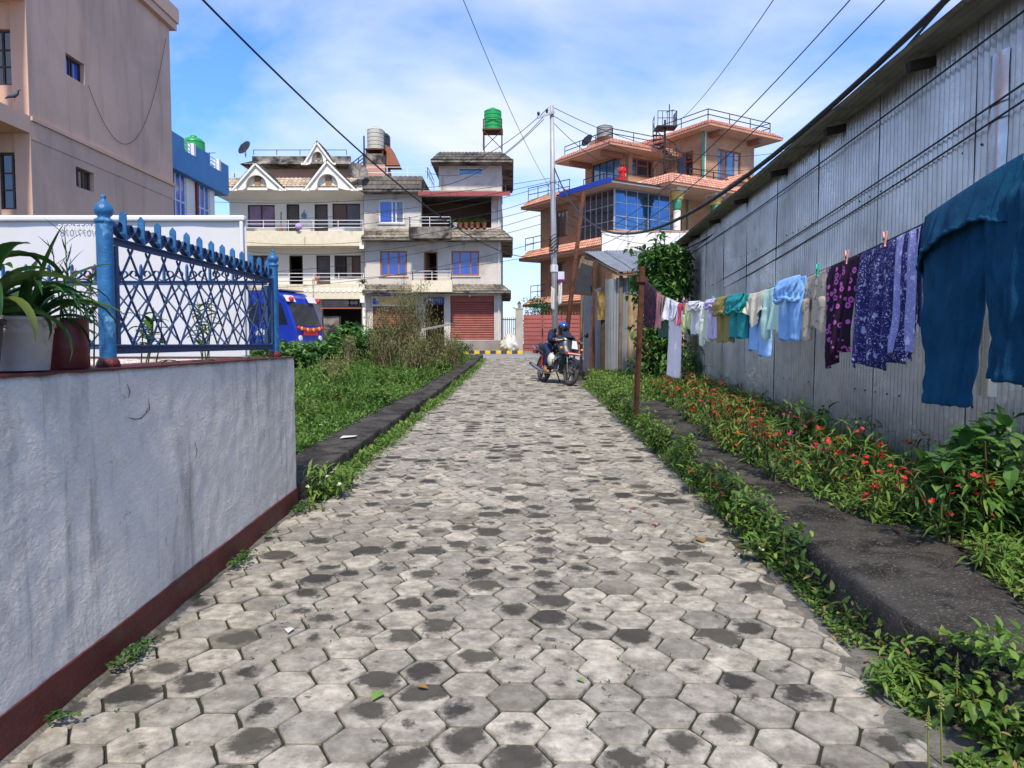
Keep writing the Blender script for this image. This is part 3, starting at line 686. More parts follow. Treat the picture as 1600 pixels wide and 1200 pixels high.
while y0 < 18.3:
    z0 = gz(y0) + .2
    corr((SX(y0), y0, z0), SE, (0, 0, 1), -SN, W + pitch * .55, EZ + .06 - z0, pitch, .02, off=.006 * (k % 2) + random.uniform(0, .004), nv=14, bulge=.012, seed=k).build('wall_sheet', M_zinc, sh, smooth=True)
    y0 += W * SE.y; k += 1
yend = y0
corr((SX(yend), yend, .6), SN, (0, 0, 1), SE, 4, 3.6, pitch, .0105).build('wall_sheet', M_zinc, sh, smooth=True)
SLP = Vector((math.cos(R(10)), 0, math.sin(R(10))))
for k in range(5):                                                   # roof sheets laid lengthwise, ribs parallel to the eave
    ya, yb = 2.6 + k * 3.4, 2.6 + (k + 1) * 3.4 + .12
    o_ = Vector((SX(ya) - .36, ya, EZ + .02 + .008 * (k % 2)))
    nr = Vector((-SLP.z, 0, SLP.x))
    mb = corr(o_, SLP, SE, nr, 5.2, (yb - ya), .092, .016, nv=14, bulge=.012, seed=k + 30); mb.build('roof_sheet', M_roofz, sh, smooth=True)
for yy in (4.55, 6.45, 8.4, 10.5, 12.6, 14.7, 16.8, 18.3):
    MB().bar((SX(yy) - .24, yy, EZ + .0 - .045), (SX(yy) + .3, yy, EZ + .07), .07, .08).build('rafter', M_darkwood, sh)
# crumpled bright flashing near the front end
M_bright = pm('bright_zinc', (.62, .63, .64), (.45, .46, .47), rough=.28, scale=4, metal=.85)
mb = MB(); mb.grid(lambda u, v: (SX(5.55) - .035 - .03 * math.sin(u * 3.14) + .012 * wob(v * 6, u * 3, 1, 5), 5.36 + .22 * u + .012 * wob(v * 5, u, 1, 3), 1.2 + 2.5 * v), 8, 26)
mb.build('flashing', M_bright, sh, smooth=True)
for i, yy in enumerate((4.9, 6.9, 9.4, 12, 15)):                     # stamped marks, nail heads
    mb = MB()
    for z in (1.1, 2.1, 3.1):
        for j in range(5): mb.lathe((SX(yy + j * .26) - .022, yy + j * .26, z), [(.011, 0), (.007, .006)], 8, axis=(-1, 0, 0))
    mb.build('nail_heads', M_darkwood, sh, kind='stuff')
# ================================================================== clothes line
CLX = 1.85
LZ = [(1.6, 2.52), (2.2, 2.35), (2.66, 2.26), (3.27, 2.14), (3.94, 2.07), (4.62, 2.01), (5.6, 1.975), (6.86, 1.976), (8.18, 2.03), (9.25, 2.2), (10.3, 2.47), (10.78, 2.6)]
lz = lambda y: lerp(LZ, y)
PYY = lambda px: CLX * FPX / (px - 800)
def lx(y): return CLX
M_line = pm('black_cord', (.015, .015, .018), rough=.6)
one('clothes_line', MB().tube([(CLX, y, lz(y)) for y in [1.6 + i * .12 for i in range(77)]], .0045, 6), M_line, 'black cord clothes line hung with washing along the shed', 'clothes line')
rp = empty('rusty_post', 'rusty steel clothes post with square cap standing on the ledge', 'post', (CLX + .02, 10.8, gz(10.8) + .22))
MB().bar((CLX - .02, 10.83, gz(10.8) + .2), (CLX + .05, 10.8, 2.7), .075, .075).build('shaft', M_rust, rp, bevel=.008)
MB().box(CLX - .04, CLX + .12, 10.73, 10.88, 2.47, 2.55).build('bracket', M_rust, rp, bevel=.01)
def cloth(name, c1, c2=None, pat=None, pc=None, pscale=20.0, rough=.9, bs=.4):
    m, t, b = newmat(name); g = nd(t, 'ShaderNodeTexCoord'); pos = g.outputs['Object']
    n = nd(t, 'ShaderNodeTexNoise', {'Vector': pos, 'Scale': 7.0, 'Detail': 5.0})
    r = nd(t, 'ShaderNodeMapRange', {0: n.outputs[0], 1: .3, 2: .7})
    c = nd(t, 'ShaderNodeMixRGB', {0: r.outputs[0], 1: rgb(c1), 2: rgb(c2 or [x * .85 for x in c1])}).outputs[0]
    if pat == 'rings':
        v = nd(t, 'ShaderNodeTexVoronoi', {'Vector': pos, 'Scale': pscale, 'Randomness': .55})
        a = nd(t, 'ShaderNodeValToRGB', {0: v.outputs['Distance']}); e = a.color_ramp.elements; a.color_ramp.interpolation = 'CONSTANT'
        e[0].position = 0; e[0].color = (0.25, .25, .25, 1); e[1].position = .18; e[1].color = (1, 1, 1, 1); x = e.new(.36); x.color = (0, 0, 0, 1)
        c = nd(t, 'ShaderNodeMixRGB', {0: a.outputs[0], 1: c, 2: rgb(pc)}).outputs[0]
    if pat == 'floral':
        nz = nd(t, 'ShaderNodeMixRGB', {0: .06, 1: pos, 2: nd(t, 'ShaderNodeTexNoise', {'Vector': pos, 'Scale': 40.0}).outputs['Color']})
        v = nd(t, 'ShaderNodeTexVoronoi', {'Vector': nz.outputs[0], 'Scale': pscale, 'Randomness': .9})
        v2 = nd(t, 'ShaderNodeTexVoronoi', {'Vector': nz.outputs[0], 'Scale': pscale * 3.1, 'Randomness': 1.0})
        a = nd(t, 'ShaderNodeMapRange', {0: v.outputs['Distance'], 1: .33, 2: .29}); a2 = nd(t, 'ShaderNodeMapRange', {0: v2.outputs['Distance'], 1: .3, 2: .24})
        pk = nd(t, 'ShaderNodeSeparateColor', {0: v.outputs['Color']}); gt = nd(t, 'ShaderNodeMath', {0: pk.outputs[0], 1: .45}, operation='LESS_THAN')
        a = nd(t, 'ShaderNodeMath', {0: a.outputs[0], 1: gt.outputs[0]}, operation='MULTIPLY')
        mx = nd(t, 'ShaderNodeMath', {0: a.outputs[0], 1: a2.outputs[0]}, operation='MAXIMUM'); mm = nd(t, 'ShaderNodeMath', {0: mx.outputs[0], 1: .8}, operation='MULTIPLY')
        c = nd(t, 'ShaderNodeMixRGB', {0: mm.outputs[0], 1: c, 2: rgb(pc)}).outputs[0]
    t.links.new(c, b.inputs['Base Color']); b.inputs['Roughness'].default_value = rough; b.inputs['Specular IOR Level'].default_value = .15
    w = nd(t, 'ShaderNodeTexNoise', {'Vector': pos, 'Scale': 300.0, 'Detail': 2.0}); w2 = nd(t, 'ShaderNodeTexNoise', {'Vector': pos, 'Scale': 16.0, 'Detail': 4.0})
    ad = nd(t, 'ShaderNodeMath', {0: w2.outputs[0], 1: 2.5}, operation='MULTIPLY'); ad = nd(t, 'ShaderNodeMath', {0: w.outputs[0], 1: ad.outputs[0]}, operation='ADD')
    bp = nd(t, 'ShaderNodeBump', {'Strength': bs, 'Distance': .012, 'Height': ad.outputs[0]}); t.links.new(bp.outputs[0], b.inputs['Normal'])
    return m
def finish(mb, name, mat, label, cat, y, th=.003):
    o = empty(name, label, cat, (0, 0, 0)); C.objects.unlink(o); bpy.data.objects.remove(o)
    off = Vector((CLX, y, lz(y)))
    me = bpy.data.meshes.new(name); me.from_pydata([tuple(Vector(v) - off) for v in mb.v], [], mb.f); me.polygons.foreach_set('use_smooth', [True] * len(me.polygons)); me.update()
    ob = bpy.data.objects.new(name, me); ob.location = off; C.objects.link(ob); me.materials.append(mat)
    md = ob.modifiers.new('t', 'SOLIDIFY'); md.thickness = th; md.offset = 0
    return tag(ob, label, cat, 'washing on the clothes line')
def drape(y0, y1, bot, back, sh=None, seed=0, folds=5, amp=.022, hem=.045, lean=0.0, bulge=.012):
    """cloth laid over the line between y0 and y1; front fall reaches z=bot(u) on the lane side, back fall 'back' long"""
    mb = MB(); nv, nb_, nu = 34, 12, 60
    def fn(u, v):
        k = v * (nv + nb_)
        w = wob(u * folds, seed + v * .8, 1, seed) + .45 * math.sin(u * folds * 4.1 + seed * 2 + 1.2 * v) + .45 * (1 - 2 * abs(wob(u * folds * 1.7 + v, v * 2.2, 1, seed + 5)))
        if k <= nb_:                                                 # back fall
            f = 1 - k / nb_; s = f * back * (1 + .15 * wob(u * 4, 3, 1, seed)); y = y0 + (y1 - y0) * u; zt = lz(y)
            return (CLX + .006 + .02 * min(1, f * 4) + amp * .7 * w * f, y, zt - s + .004)
        f = (k - nb_) / nv; uu = u; y = y0 + (y1 - y0) * uu; zt = lz(y)
        c_, wd = sh(f) if sh else (0, 1)
        ym = (y0 + y1) / 2 + c_ * (y1 - y0); yy = ym + (y - (y0 + y1) / 2) * wd
        zb = bot(u) + hem * wob(u * 5, 1, 1, seed + 4)
        return (CLX - .006 - bulge * min(1, f * 5) - amp * w * (f ** .7) * (1.0 + .4 * f) - lean * f, yy + .012 * w * f, zt + .004 - (zt - zb) * f)
    mb.grid(fn, nu, nv + nb_); return mb
def tubes(mb, y, z0, z1, ry0, ry1, rx0, rx1, seed=0, dy=0.0, x=CLX - .02, nseg=34, n=44, crease=.2, pleat=0.0):
    """an open trouser leg / waist tube hanging from z0 to z1"""
    def fn(u, v):
        a = 2 * math.pi * u; ry = ry0 + (ry1 - ry0) * v; rx = rx0 + (rx1 - rx0) * min(1, v * 2.2)
        w = 1 + crease * wob(math.cos(a) * 1.6 + seed, math.sin(a) * 1.6 + v * 2.2, 1, seed) + .8 * crease * wob(math.cos(a) * 4, math.sin(a) * 4 + v * 3.5, 1, seed + 3) + .4 * crease * wob(math.cos(a) * 9, math.sin(a) * 9 + v * 9, 1, seed + 6) + pleat * math.sin(a * 15 + seed) * v
        if v > .93: w *= 1.04
        yy = y + dy * v; zt = z0 if not callable(z0) else z0(yy + ry * math.cos(a))
        return (x + rx * math.sin(a) * w + .01 * wob(v * 3, 0, 1, seed), yy + ry * math.cos(a) * w, zt + (z1 - zt) * v + .008 * math.cos(a * 2 + seed) * v)
    mb.grid(fn, n, nseg)
def trousers(y0, y1, zb, flap, seed=0, narrow=.62, rx=.045, legs=((-.25, 0), (.25, 0)), zb2=None, dx=0.0):
    mb = MB(); W = abs(y1 - y0); ym = (y0 + y1) / 2
    for i, (c_, dd) in enumerate(legs):
        tubes(mb, ym + c_ * W, lambda yy: lz(yy) + .004, (zb, zb2 or zb)[i], W * .27, W * .27 * narrow, .012, rx, seed=seed + i * 7, dy=dd, x=CLX - .02 + dx)
    if flap:                                                         # waist folded over the line towards the lane, opening down
        tubes(mb, ym, lambda yy: lz(yy) + .012, lz(ym) - flap, W * .48, W * .43, .012, rx * 1.5, seed=seed + 20, x=CLX - .055, nseg=16, n=90, crease=.24, pleat=.07)
        mb.tube([(CLX - .055 + rx * 1.5 * math.sin(a) * (1 + .14 * math.sin(15 * a + seed)), ym + W * .43 * math.cos(a), lz(ym) - flap + .012 * math.sin(5 * a)) for a in [i * 2 * math.pi / 40 for i in range(41)]], .011, 6)
    return mb
def shirt(y0, y1, bot, seed=0, sl=.5, back=.12):
    """top hung over the line by its hem: body, two sleeves hanging lower"""
    mb = drape(y0, y1, bot, back, seed=seed, folds=4, sh=lambda f: (0, 1 - .12 * math.sin(f * 3.1)))
    W = y1 - y0; zb = bot(.5); zt = lz((y0 + y1) / 2)
    for c_ in (-.36, .36):
        tubes(mb, (y0 + y1) / 2 + c_ * W, zt - (zt - zb) * .45, zb - (zt - zb) * (.18 if c_ > 0 else .06), abs(W) * .15, abs(W) * .12, .02, .028, seed=seed + 3, nseg=8, n=14)
    return mb
ZB = lambda py, px: ZZ(py, PYY(px))
def span(pa, pb): return PYY(pb), PYY(pa)
W_ = []
def put(kind, name, pa, pb, pyb, mat, label, cat='clothing', **k):
    y0, y1 = span(pa, pb); pm_ = (pa + pb) / 2; zb = ZB(pyb, pm_)
    sd_ = len(W_) * 3 + 1; W_.append(name)
    if kind == 'sheet':
        t_ = k.get('taper', 0.0); sl_ = k.get('slant', 0.0); pt_k = k.get('point', 0.0)
        mb = drape(y0, y1, lambda u: zb + sl_ * (u - .5) + pt_k * abs(u - .45) * 2, k.get('back', .2), seed=sd_, folds=k.get('folds', 5), amp=k.get('amp', .022), sh=(lambda f: (0, 1 - t_ * f)) if t_ else None)
    elif kind == 'shirt': mb = shirt(y0, y1, lambda u: zb, seed=sd_)
    else: mb = trousers(y0, y1, zb, k.get('flap', .12), seed=sd_, rx=k.get('rx', .035), narrow=k.get('narrow', .7), zb2=k.get('zb2'), dx=k.get('dx', 0))
    return finish(mb, name, mat, label, cat, (y0 + y1) / 2)
put('sheet', 'scarf', 1008, 1027, 512, cloth('maroon_print', (.05, .025, .05), (.02, .015, .03), 'floral', (.25, .06, .07), 14), 'dark maroon patterned scarf next to the rusty clothes post', slant=.05)
put('sheet', 'towel', 1025, 1037, 513, cloth('salmon_pink', (.6, .25, .24), (.5, .2, .19)), 'salmon pink towel between maroon scarf and dark green garment', folds=4)
put('sheet', 'shawl', 1034, 1049, 528, cloth('bottle_green', (.045, .09, .06), (.06, .12, .08)), 'dark bottle green garment behind the long white cloth', folds=3)
put('sheet', 'long_cloth', 1046, 1069, 590, cloth('lilac_white', (.82, .78, .8), (.78, .73, .76)), 'long lilac white cloth hanging lowest near the rusty post', folds=4, amp=.03)
put('sheet', 'vest', 1040, 1060, 500, cloth('clean_white', (.78, .78, .82)), 'short white vest hung over the long white cloth', folds=4, amp=.04)
put('sheet', 'baby_bib', 1057, 1072, 508, cloth('coral', (.75, .1, .14), (.62, .08, .12)), 'small coral red garment beside the white vest', taper=.3, folds=3)
put('shirt', 'baby_shirt', 1070, 1085, 513, cloth('lime', (.6, .65, .3), (.52, .58, .26)), 'lime yellow baby top next to the coral garment')
put('trousers', 'baby_trousers', 1084, 1100, 523, cloth('soft_white', (.72, .74, .76)), 'small white baby trousers beside the lime top', flap=.07, rx=.03)
put('shirt', 'baby_shirt', 1098, 1114, 530, cloth('pale_green_white', (.68, .74, .6)), 'pale greenish white baby top between white and lilac garments')
put('trousers', 'baby_trousers', 1111, 1129, 530, cloth('lilac', (.6, .54, .78)), 'lilac baby trousers beside the olive ones', flap=.06, rx=.03)
put('trousers', 'baby_trousers', 1126, 1148, 534, cloth('olive_khaki', (.3, .25, .09), (.24, .2, .07)), 'olive khaki baby trousers between lilac and teal garments', flap=.13, rx=.035)
put('trousers', 'baby_trousers', 1145, 1171, 528, cloth('teal', (.03, .3, .3), (.025, .24, .25)), 'teal baby trousers with waist folded over the line', flap=.13, rx=.035)
put('sheet', 'baby_shirt', 1167, 1196, 512, cloth('cream', (.72, .66, .5), (.66, .6, .46)), 'cream baby top hanging to a point above light blue leggings', point=.14, folds=4, back=.12, amp=.03)
put('trousers', 'leggings', 1164, 1197, 556, cloth('light_blue', (.28, .5, .82), (.24, .44, .76)), 'light blue leggings hanging below the cream top', flap=0, rx=.028, zb2=ZB(548, 1180), dx=.05)
put('shirt', 'baby_shirt', 1195, 1228, 517, cloth('mint', (.5, .72, .64), (.44, .66, .58)), 'mint green baby top beside the sky blue trousers')
put('trousers', 'baby_trousers', 1227, 1260, 531, cloth('sky_blue', (.24, .45, .78), (.2, .4, .72)), 'sky blue trousers with dark open waist folded over the line', flap=.13, rx=.045, narrow=.85)
put('shirt', 'cargo_shorts', 1260, 1296, 515, cloth('sand_beige', (.5, .44, .34), (.38, .33, .25), 'floral', (.12, .12, .14), 9), 'sand beige cargo shorts pinned with a green peg', folds=4)
put('sheet', 'printed_cloth', 1291, 1345, 560, cloth('magenta_rings', (.018, .008, .02), (.03, .012, .03), 'rings', (.45, .1, .38), 22), 'black cloth printed with magenta rings hanging to a point', taper=.55, slant=-.12, folds=6, amp=.03, back=.16)
put('sheet', 'printed_cloth', 1343, 1432, 572, cloth('navy_floral', (.016, .018, .09), (.03, .03, .13), 'floral', (.42, .43, .62), 26), 'navy blue cloth with pale flower print pinned with a pink peg', slant=-.05, folds=6, amp=.035, back=.2, taper=.06)
put('sheet', 'printed_cloth', 1388, 1434, 553, cloth('pale_floral', (.22, .23, .48), (.28, .29, .55), 'floral', (.6, .62, .8), 24), 'pale blue flower print layer behind the navy printed cloth', folds=4, back=.45)
M_pants = cloth('peacock_blue', (.009, .09, .185), (.005, .052, .12), bs=.9)
def rid(v): return 1 - 2 * abs(v)
def leg(mb, EL, ER, n=64, rows=70, seed=0, dp=.038):
    """limp trouser leg between two measured edges (px, py), flattened tube with long sharp folds"""
    y0_, y1_ = EL[0][1], EL[-1][1]; eL = lambda t: lerp([(q[1], q[0]) for q in EL], y0_ + (y1_ - y0_) * t); r0, r1 = ER[0][1], ER[-1][1]; eR = lambda t: lerp([(q[1], q[0]) for q in ER], r0 + (r1 - r0) * t)
    def fn(u, v):
        a = 2 * math.pi * u; c, s_ = math.cos(a), math.sin(a); ya, yb = PYY(eL(v)), PYY(eR(v)); za, zb = ZZ(y0_ + (y1_ - y0_) * v, ya), ZZ(r0 + (r1 - r0) * v, yb)
        k = (1 - c) / 2; y = ya + (yb - ya) * k; z = za + (zb - za) * k; sq = math.copysign(abs(s_) ** .6, s_)
        w = k * 5 + seed; f = .5 * rid(wob(w * 1.5 + .5 * v, v * 1.3, 1, seed)) + .35 * rid(wob(w * 2.2 - 1.5 * v, v * 2.6, 1, seed + 2)) + .3 * wob(w * 5, v * 9, 1, seed + 4)
        g = min(1, v * 6) ; cuff = .006 if v > .955 else 0
        return (CLX - .012 - .03 * g + sq * (dp * (.35 + .65 * g) + cuff) * (.8 + .2 * v) + (f - .4) * .036 * g, y + .008 * f * s_, z + .01 * wob(k * 6, v * 2, 1, seed + 9) * v)
    mb.grid(fn, n, rows)
mb = MB()
leg(mb, [(1448, 343), (1450, 400), (1455, 480), (1463, 570), (1468, 628)], [(1566, 272), (1564, 420), (1548, 462), (1537, 540), (1531, 600), (1528, 637)], seed=3)
leg(mb, [(1556, 280), (1550, 430), (1566, 482), (1569, 545), (1572, 592)], [(1668, 200), (1668, 380), (1660, 460), (1650, 540), (1640, 604)], seed=8)
ya, yb = PYY(1449), PYY(1600); ym, ry = (ya + yb) / 2, (ya - yb) / 2
def flapf(u, v):                                                     # waist folded over the line, elastic opening towards the lane
    a = 2 * math.pi * u; c, s_ = math.cos(a), math.sin(a); fr = max(0, -s_); y = ym + ry * c * (1 - .06 * v); zt = lz(ym + ry * c) + .012
    L = (.25 - .075 * fr) * (1 + .08 * wob(c * 3, s_ * 3, 1, 5)); pl = math.sin(a * 22) * .004 * v + math.sin(a * 13 + 1) * .004 * v + .012 * rid(wob(c * 4, s_ * 4 + v, 1, 6)) * v
    return (CLX - .03 + s_ * (.012 + (.065 if s_ < 0 else .02) * v ** .6) + pl * (1 if s_ < 0 else .4) - .02 * v, y + pl * c, zt - L * v)
mb.grid(flapf, 132, 26)
rim = [flapf(i / 120, 1.0) for i in range(121)]
mb.tube([Vector(p) + Vector((0, 0, .004 * math.sin(i * 1.9))) for i, p in enumerate(rim)], [.007 + .002 * math.sin(i * 1.9) for i in range(121)], 7)
finish(mb, 'trousers', M_pants, 'large peacock blue trousers with elastic waist, nearest on the line', 'clothing', 2.95, th=.002)
def peg(px, mat, label):
    y = PYY(px); z = lz(y); rt = empty('clothes_peg', label, 'clothes peg', (CLX, y, z))
    for s in (-1, 1): MB().bar((CLX - .016 + .0, y - s * .003, z - .03), (CLX - .016, y + s * .019, z + .045), .009, .008, up=(1, 0, 0)).build('jaw', mat, rt)
    MB().tube([(CLX - .024, y, z + .006), (CLX - .006, y, z + .006)], .006, 8).build('spring', M_rust, rt)
M_peg1 = pm('pink_plastic', (.75, .36, .3), rough=.4); M_peg2 = pm('green_plastic', (.02, .5, .36), rough=.4); M_peg3 = pm('blue_plastic', (.1, .2, .6), rough=.4)
peg(1382, M_peg1, 'pink peg holding the navy printed cloth'); peg(1323, M_peg1, 'pink peg holding the magenta ring cloth')
peg(1278, M_peg2, 'green peg holding the beige shorts'); peg(1069, M_peg3, 'blue peg beside the coral garment'); peg(1116, M_peg2, 'green peg holding the lilac trousers')
# ================================================================== houses across the street
def FM(o, eu=(1, 0, 0), en=(0, 1, 0)):
    """facade frame: local x along the facade, local y inwards, local z up"""
    eu, en = Vector(eu), Vector(en); m = Matrix.Identity(4)
    for r in range(3): m[r][0], m[r][1], m[r][2], m[r][3] = eu[r], en[r], (0, 0, 1)[r], Vector(o)[r]
    return m
M_grey = pm('grey_plaster', (.6, .565, .505), (.52, .485, .435), rough=.9, scale=.7, bump=.2, bscale=30, stain=(.3, .275, .25), sscale=.5, slo=.52, shi=.72, streak=(.22, .2, .18), stscale=(2.2, 2.2, .3), stlo=.6, sthi=.78)
M_cream = pm('cream_plaster', (.82, .78, .69), (.75, .71, .62), rough=.85, scale=.6, bump=.2, bscale=30, streak=(.36, .33, .28), stscale=(2.5, 2.5, .3), stlo=.64, sthi=.8)
M_creamb = pm('cream_balcony_stone', (.74, .67, .51), (.64, .58, .43), rough=.85, scale=4, bump=.7, bscale=9, streak=(.14, .125, .1), stscale=(2.5, 2.5, .5), stlo=.6, sthi=.74)
M_weather = pm('weathered_concrete', (.16, .145, .125), (.33, .3, .26), rough=.92, scale=2.2, bump=.5, bscale=20, stain=(.035, .033, .03), sscale=1.2, slo=.45, shi=.6)
M_sofit = pm('soffit_plaster', (.4, .37, .34), (.32, .3, .27), rough=.9, scale=1, stain=(.2, .18, .16), sscale=1.5)
M_pinkw = pm('faded_pink_plaster', (.52, .3, .22), (.44, .25, .19), rough=.9, scale=1)
M_iron = pm('dark_iron', (.018, .02, .026), (.03, .032, .04), rough=.5, metal=.3)
M_whitemetal = pm('white_metal', (.72, .73, .74), (.62, .62, .62), rough=.45, scale=5)
M_dkwood = pm('dark_brown_frame', (.05, .032, .026), (.035, .022, .018), rough=.6, scale=6)
M_orwood = pm('orange_wood', (.36, .13, .05), (.28, .095, .04), rough=.55, scale=7)
M_door = pm('grey_brown_door', (.12, .1, .09), (.085, .07, .065), rough=.6, scale=5, streak=(.05, .04, .035), stscale=(16, 16, .6))
M_blueglass = glassy('blue_curtained_glass', (.012, .045, .3), col2=(.02, .08, .42)); M_dkglass = glassy('dark_glass', (.02, .022, .026))
M_skyglass = glassy('sky_painted_glass', (.05, .22, .45), rough=.04, spec=1); M_pinkglass = glassy('pink_curtained_glass', (.42, .27, .36), col2=(.2, .12, .18), rough=.15)  # first glass: blue of the reflected sky is painted into its base colour
M_brnglass = glassy('brown_curtained_glass', (.16, .075, .035), col2=(.06, .04, .03), rough=.2); M_greyglass = glassy('grey_curtained_glass', (.13, .13, .14), col2=(.05, .05, .055), rough=.2)
M_crmglass = glassy('cream_curtained_glass', (.42, .37, .27), col2=(.3, .26, .18), rough=.2)
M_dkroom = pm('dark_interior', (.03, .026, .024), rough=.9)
# tile material: rows of moulded tiles with moss
def tilemat(name, c1, c2, moss, row=.13, colw=.19, mlo=.5, mhi=.66):
    m, t, b = newmat(name); pos = nd(t, 'ShaderNodeNewGeometry').outputs['Position']
    br = nd(t, 'ShaderNodeTexNoise', {'Vector': pos, 'Scale': 5.0, 'Detail': 5.0})
    c = nd(t, 'ShaderNodeMixRGB', {0: br.outputs[0], 1: rgb(c1), 2: rgb(c2)}).outputs[0]
    n = nd(t, 'ShaderNodeTexNoise', {'Vector': pos, 'Scale': .9, 'Detail': 9.0, 'Roughness': .7}); r = nd(t, 'ShaderNodeMapRange', {0: n.outputs[0], 1: mlo, 2: mhi})
    c = nd(t, 'ShaderNodeMixRGB', {0: r.outputs[0], 1: c, 2: rgb(moss)}).outputs[0]
    g = nd(t, 'ShaderNodeNewGeometry'); r4 = nd(t, 'ShaderNodeMapRange', {0: g.outputs['Random Per Island'], 3: .75, 4: 1.2})
    c = nd(t, 'ShaderNodeMixRGB', {0: 1.0, 1: c, 2: r4.outputs[0]}, blend_type='MULTIPLY').outputs[0]
    t.links.new(c, b.inputs['Base Color']); b.inputs['Roughness'].default_value = .9; return m
M_tile_g = tilemat('mossy_grey_tile', (.3, .26, .2), (.22, .19, .15), (.05, .045, .035), mlo=.48, mhi=.62)
M_tile_d = tilemat('blackened_tile', (.13, .115, .09), (.09, .08, .065), (.03, .028, .025))
M_tile_c = tilemat('buff_tile', (.5, .4, .28), (.4, .31, .21), (.09, .07, .05), mlo=.55, mhi=.68)
M_tile_r = tilemat('terracotta_tile', (.62, .31, .22), (.55, .26, .18), (.3, .17, .12), mlo=.55, mhi=.75)
def tiles(parent, a, b, c, d, mat, rows=4, tw=.26, name='roof_tiles'):
    """tiled slope: lower edge a->b, upper edge d->c; each tile its own little curved plate, joined"""
    a, b, c, d = map(Vector, (a, b, c, d)); mb = MB(); n = max(2, int((b - a).length / tw)); nrm = (b - a).cross(d - a).normalized()
    if nrm.z < 0 and abs(nrm.z) > .05: nrm = -nrm
    if abs(nrm.z) <= .05 and nrm.y > 0: nrm = -nrm
    for r in range(rows):
        v0, v1 = r / rows - .04 / rows, (r + 1) / rows + .1 / rows
        for i in range(n):
            u0, u1 = i / n + .02 / n, (i + 1) / n - .02 / n
            pt = lambda u, v: (a.lerp(b, u)).lerp(d.lerp(c, u), v)
            vs = []
            for v, lift in ((v0, .045), (v1, .012)):
                for k in range(4): vs.append(pt(u0 + (u1 - u0) * k / 3, v) + nrm * (lift + (.03 if k in (1, 2) else 0)))
            for k in range(4): vs.append(pt(u0 + (u1 - u0) * k / 3, v0) + nrm * -.005)
            mb.add(vs, [(0, 1, 5, 4), (1, 2, 6, 5), (2, 3, 7, 6), (8, 9, 1, 0), (9, 10, 2, 1), (10, 11, 3, 2)])
    return mb.build(name, mat, parent, kind='stuff')
def win(parent, M, u0, u1, v0, v1, fm, panes, fr=.06, d=.07, bars=None, sill=None, cols=None, name='window'):
    """window frame (part) with its panes (sub-parts); panes = material per column"""
    n = len(panes); mb = MB(M); y0, y1 = d, d + .07
    mb.box(u0, u1, y0, y1, v0, v0 + fr).box(u0, u1, y0, y1, v1 - fr, v1).box(u0, u0 + fr, y0, y1, v0 + fr, v1 - fr).box(u1 - fr, u1, y0, y1, v0 + fr, v1 - fr)
    cs = cols or [i / n for i in range(n + 1)]; xs = [u0 + (u1 - u0) * c for c in cs]
    for x in xs[1:-1]: mb.box(x - fr / 2, x + fr / 2, y0 + .003, y1 - .003, v0 + fr, v1 - fr)
    if bars:
        for (ci, hf) in bars:
            z = v0 + (v1 - v0) * hf; mb.box(xs[ci] + fr / 2, xs[ci + 1] - fr / 2, y0 + .006, y1 - .006, z - fr / 3, z + fr / 3)
    w = mb.build(name, fm, parent)
    for i, pmat in enumerate(panes):
        if pmat is None: continue
        MB(M).box(xs[i] + .01, xs[i + 1] - .01, d + .03, d + .04, v0 + .01, v1 - .01).build('pane', pmat, w)
    if sill: MB(M).box(u0 - .08, u1 + .08, -.07, .05, v0 - .07, v0 - .003).build('sill', sill, w)
    return w
def rails(parent, pts, h, mat, nr=2, r=.025, posts=None, name='balcony_railing', spacing=1.2):
    """metal railing along a polyline of 3-D base points"""
    mb = MB()
    for a, b in zip(pts, pts[1:]):
        a, b = Vector(a), Vector(b); L = (b - a).length; n = max(1, round(L / spacing))
        for k in range(nr): z = Vector((0, 0, h * (k + 1) / nr)); mb.bar(a + z, b + z, r * 1.6, r * 1.6)
        for i in range(n + 1): p = a.lerp(b, i / n); mb.bar(p, p + Vector((0, 0, h)), r * 1.7, r * 1.7)
    return mb.build(name, mat, parent)
def tank(name, x, y, z, r, h, mat, label, group=None, ribs=5):
    rt = empty(name, label, 'water tank', (x, y, z), group); prof = [(r * .96, 0)]
    for i in range(ribs):
        a, b = h * .86 * i / ribs, h * .86 * (i + 1) / ribs; prof += [(r, a + .02), (r, b - .05), (r * .955, b - .03), (r * .955, b - .005)]
    prof += [(r, h * .87), (r * .97, h * .9), (r * .7, h * .96), (r * .35, h * .985), (r * .33, h), (r * .02, h * 1.01)]
    MB().lathe((x, y, z), prof, 28).build('barrel', mat, rt, smooth=2)
    MB().lathe((x, y, z + h), [(r * .3, -.01), (r * .3, .05), (r * .24, .06), (r * .06, .065), (r * .05, .1), (r * .01, .11)], 16).build('lid', mat, rt, smooth=2)
    return rt
def dish(x, y, z, r, yaw, label, mat=M_iron):
    rt = empty('satellite_dish', label, 'satellite dish', (x, y, z)); ax = Vector((math.cos(yaw), math.sin(yaw), .5)).normalized(); c = Vector((x, y, z + r * 1.1))
    MB().lathe(c, [(r * .02, -.005), (r * .5, r * .07), (r, r * .28), (r * .98, r * .3), (r * .5, r * .1), (r * .02, .03)], 20, axis=ax).build('reflector', mat, rt, smooth=True)
    MB().tube([(x, y, z), (x, y, z + r * .6), c], .025, 6).build('mast', mat, rt)
    MB().tube([c + Vector((0, 0, -r)), c + ax * r * .9], .014, 5).build('feed_arm', mat, rt); return rt

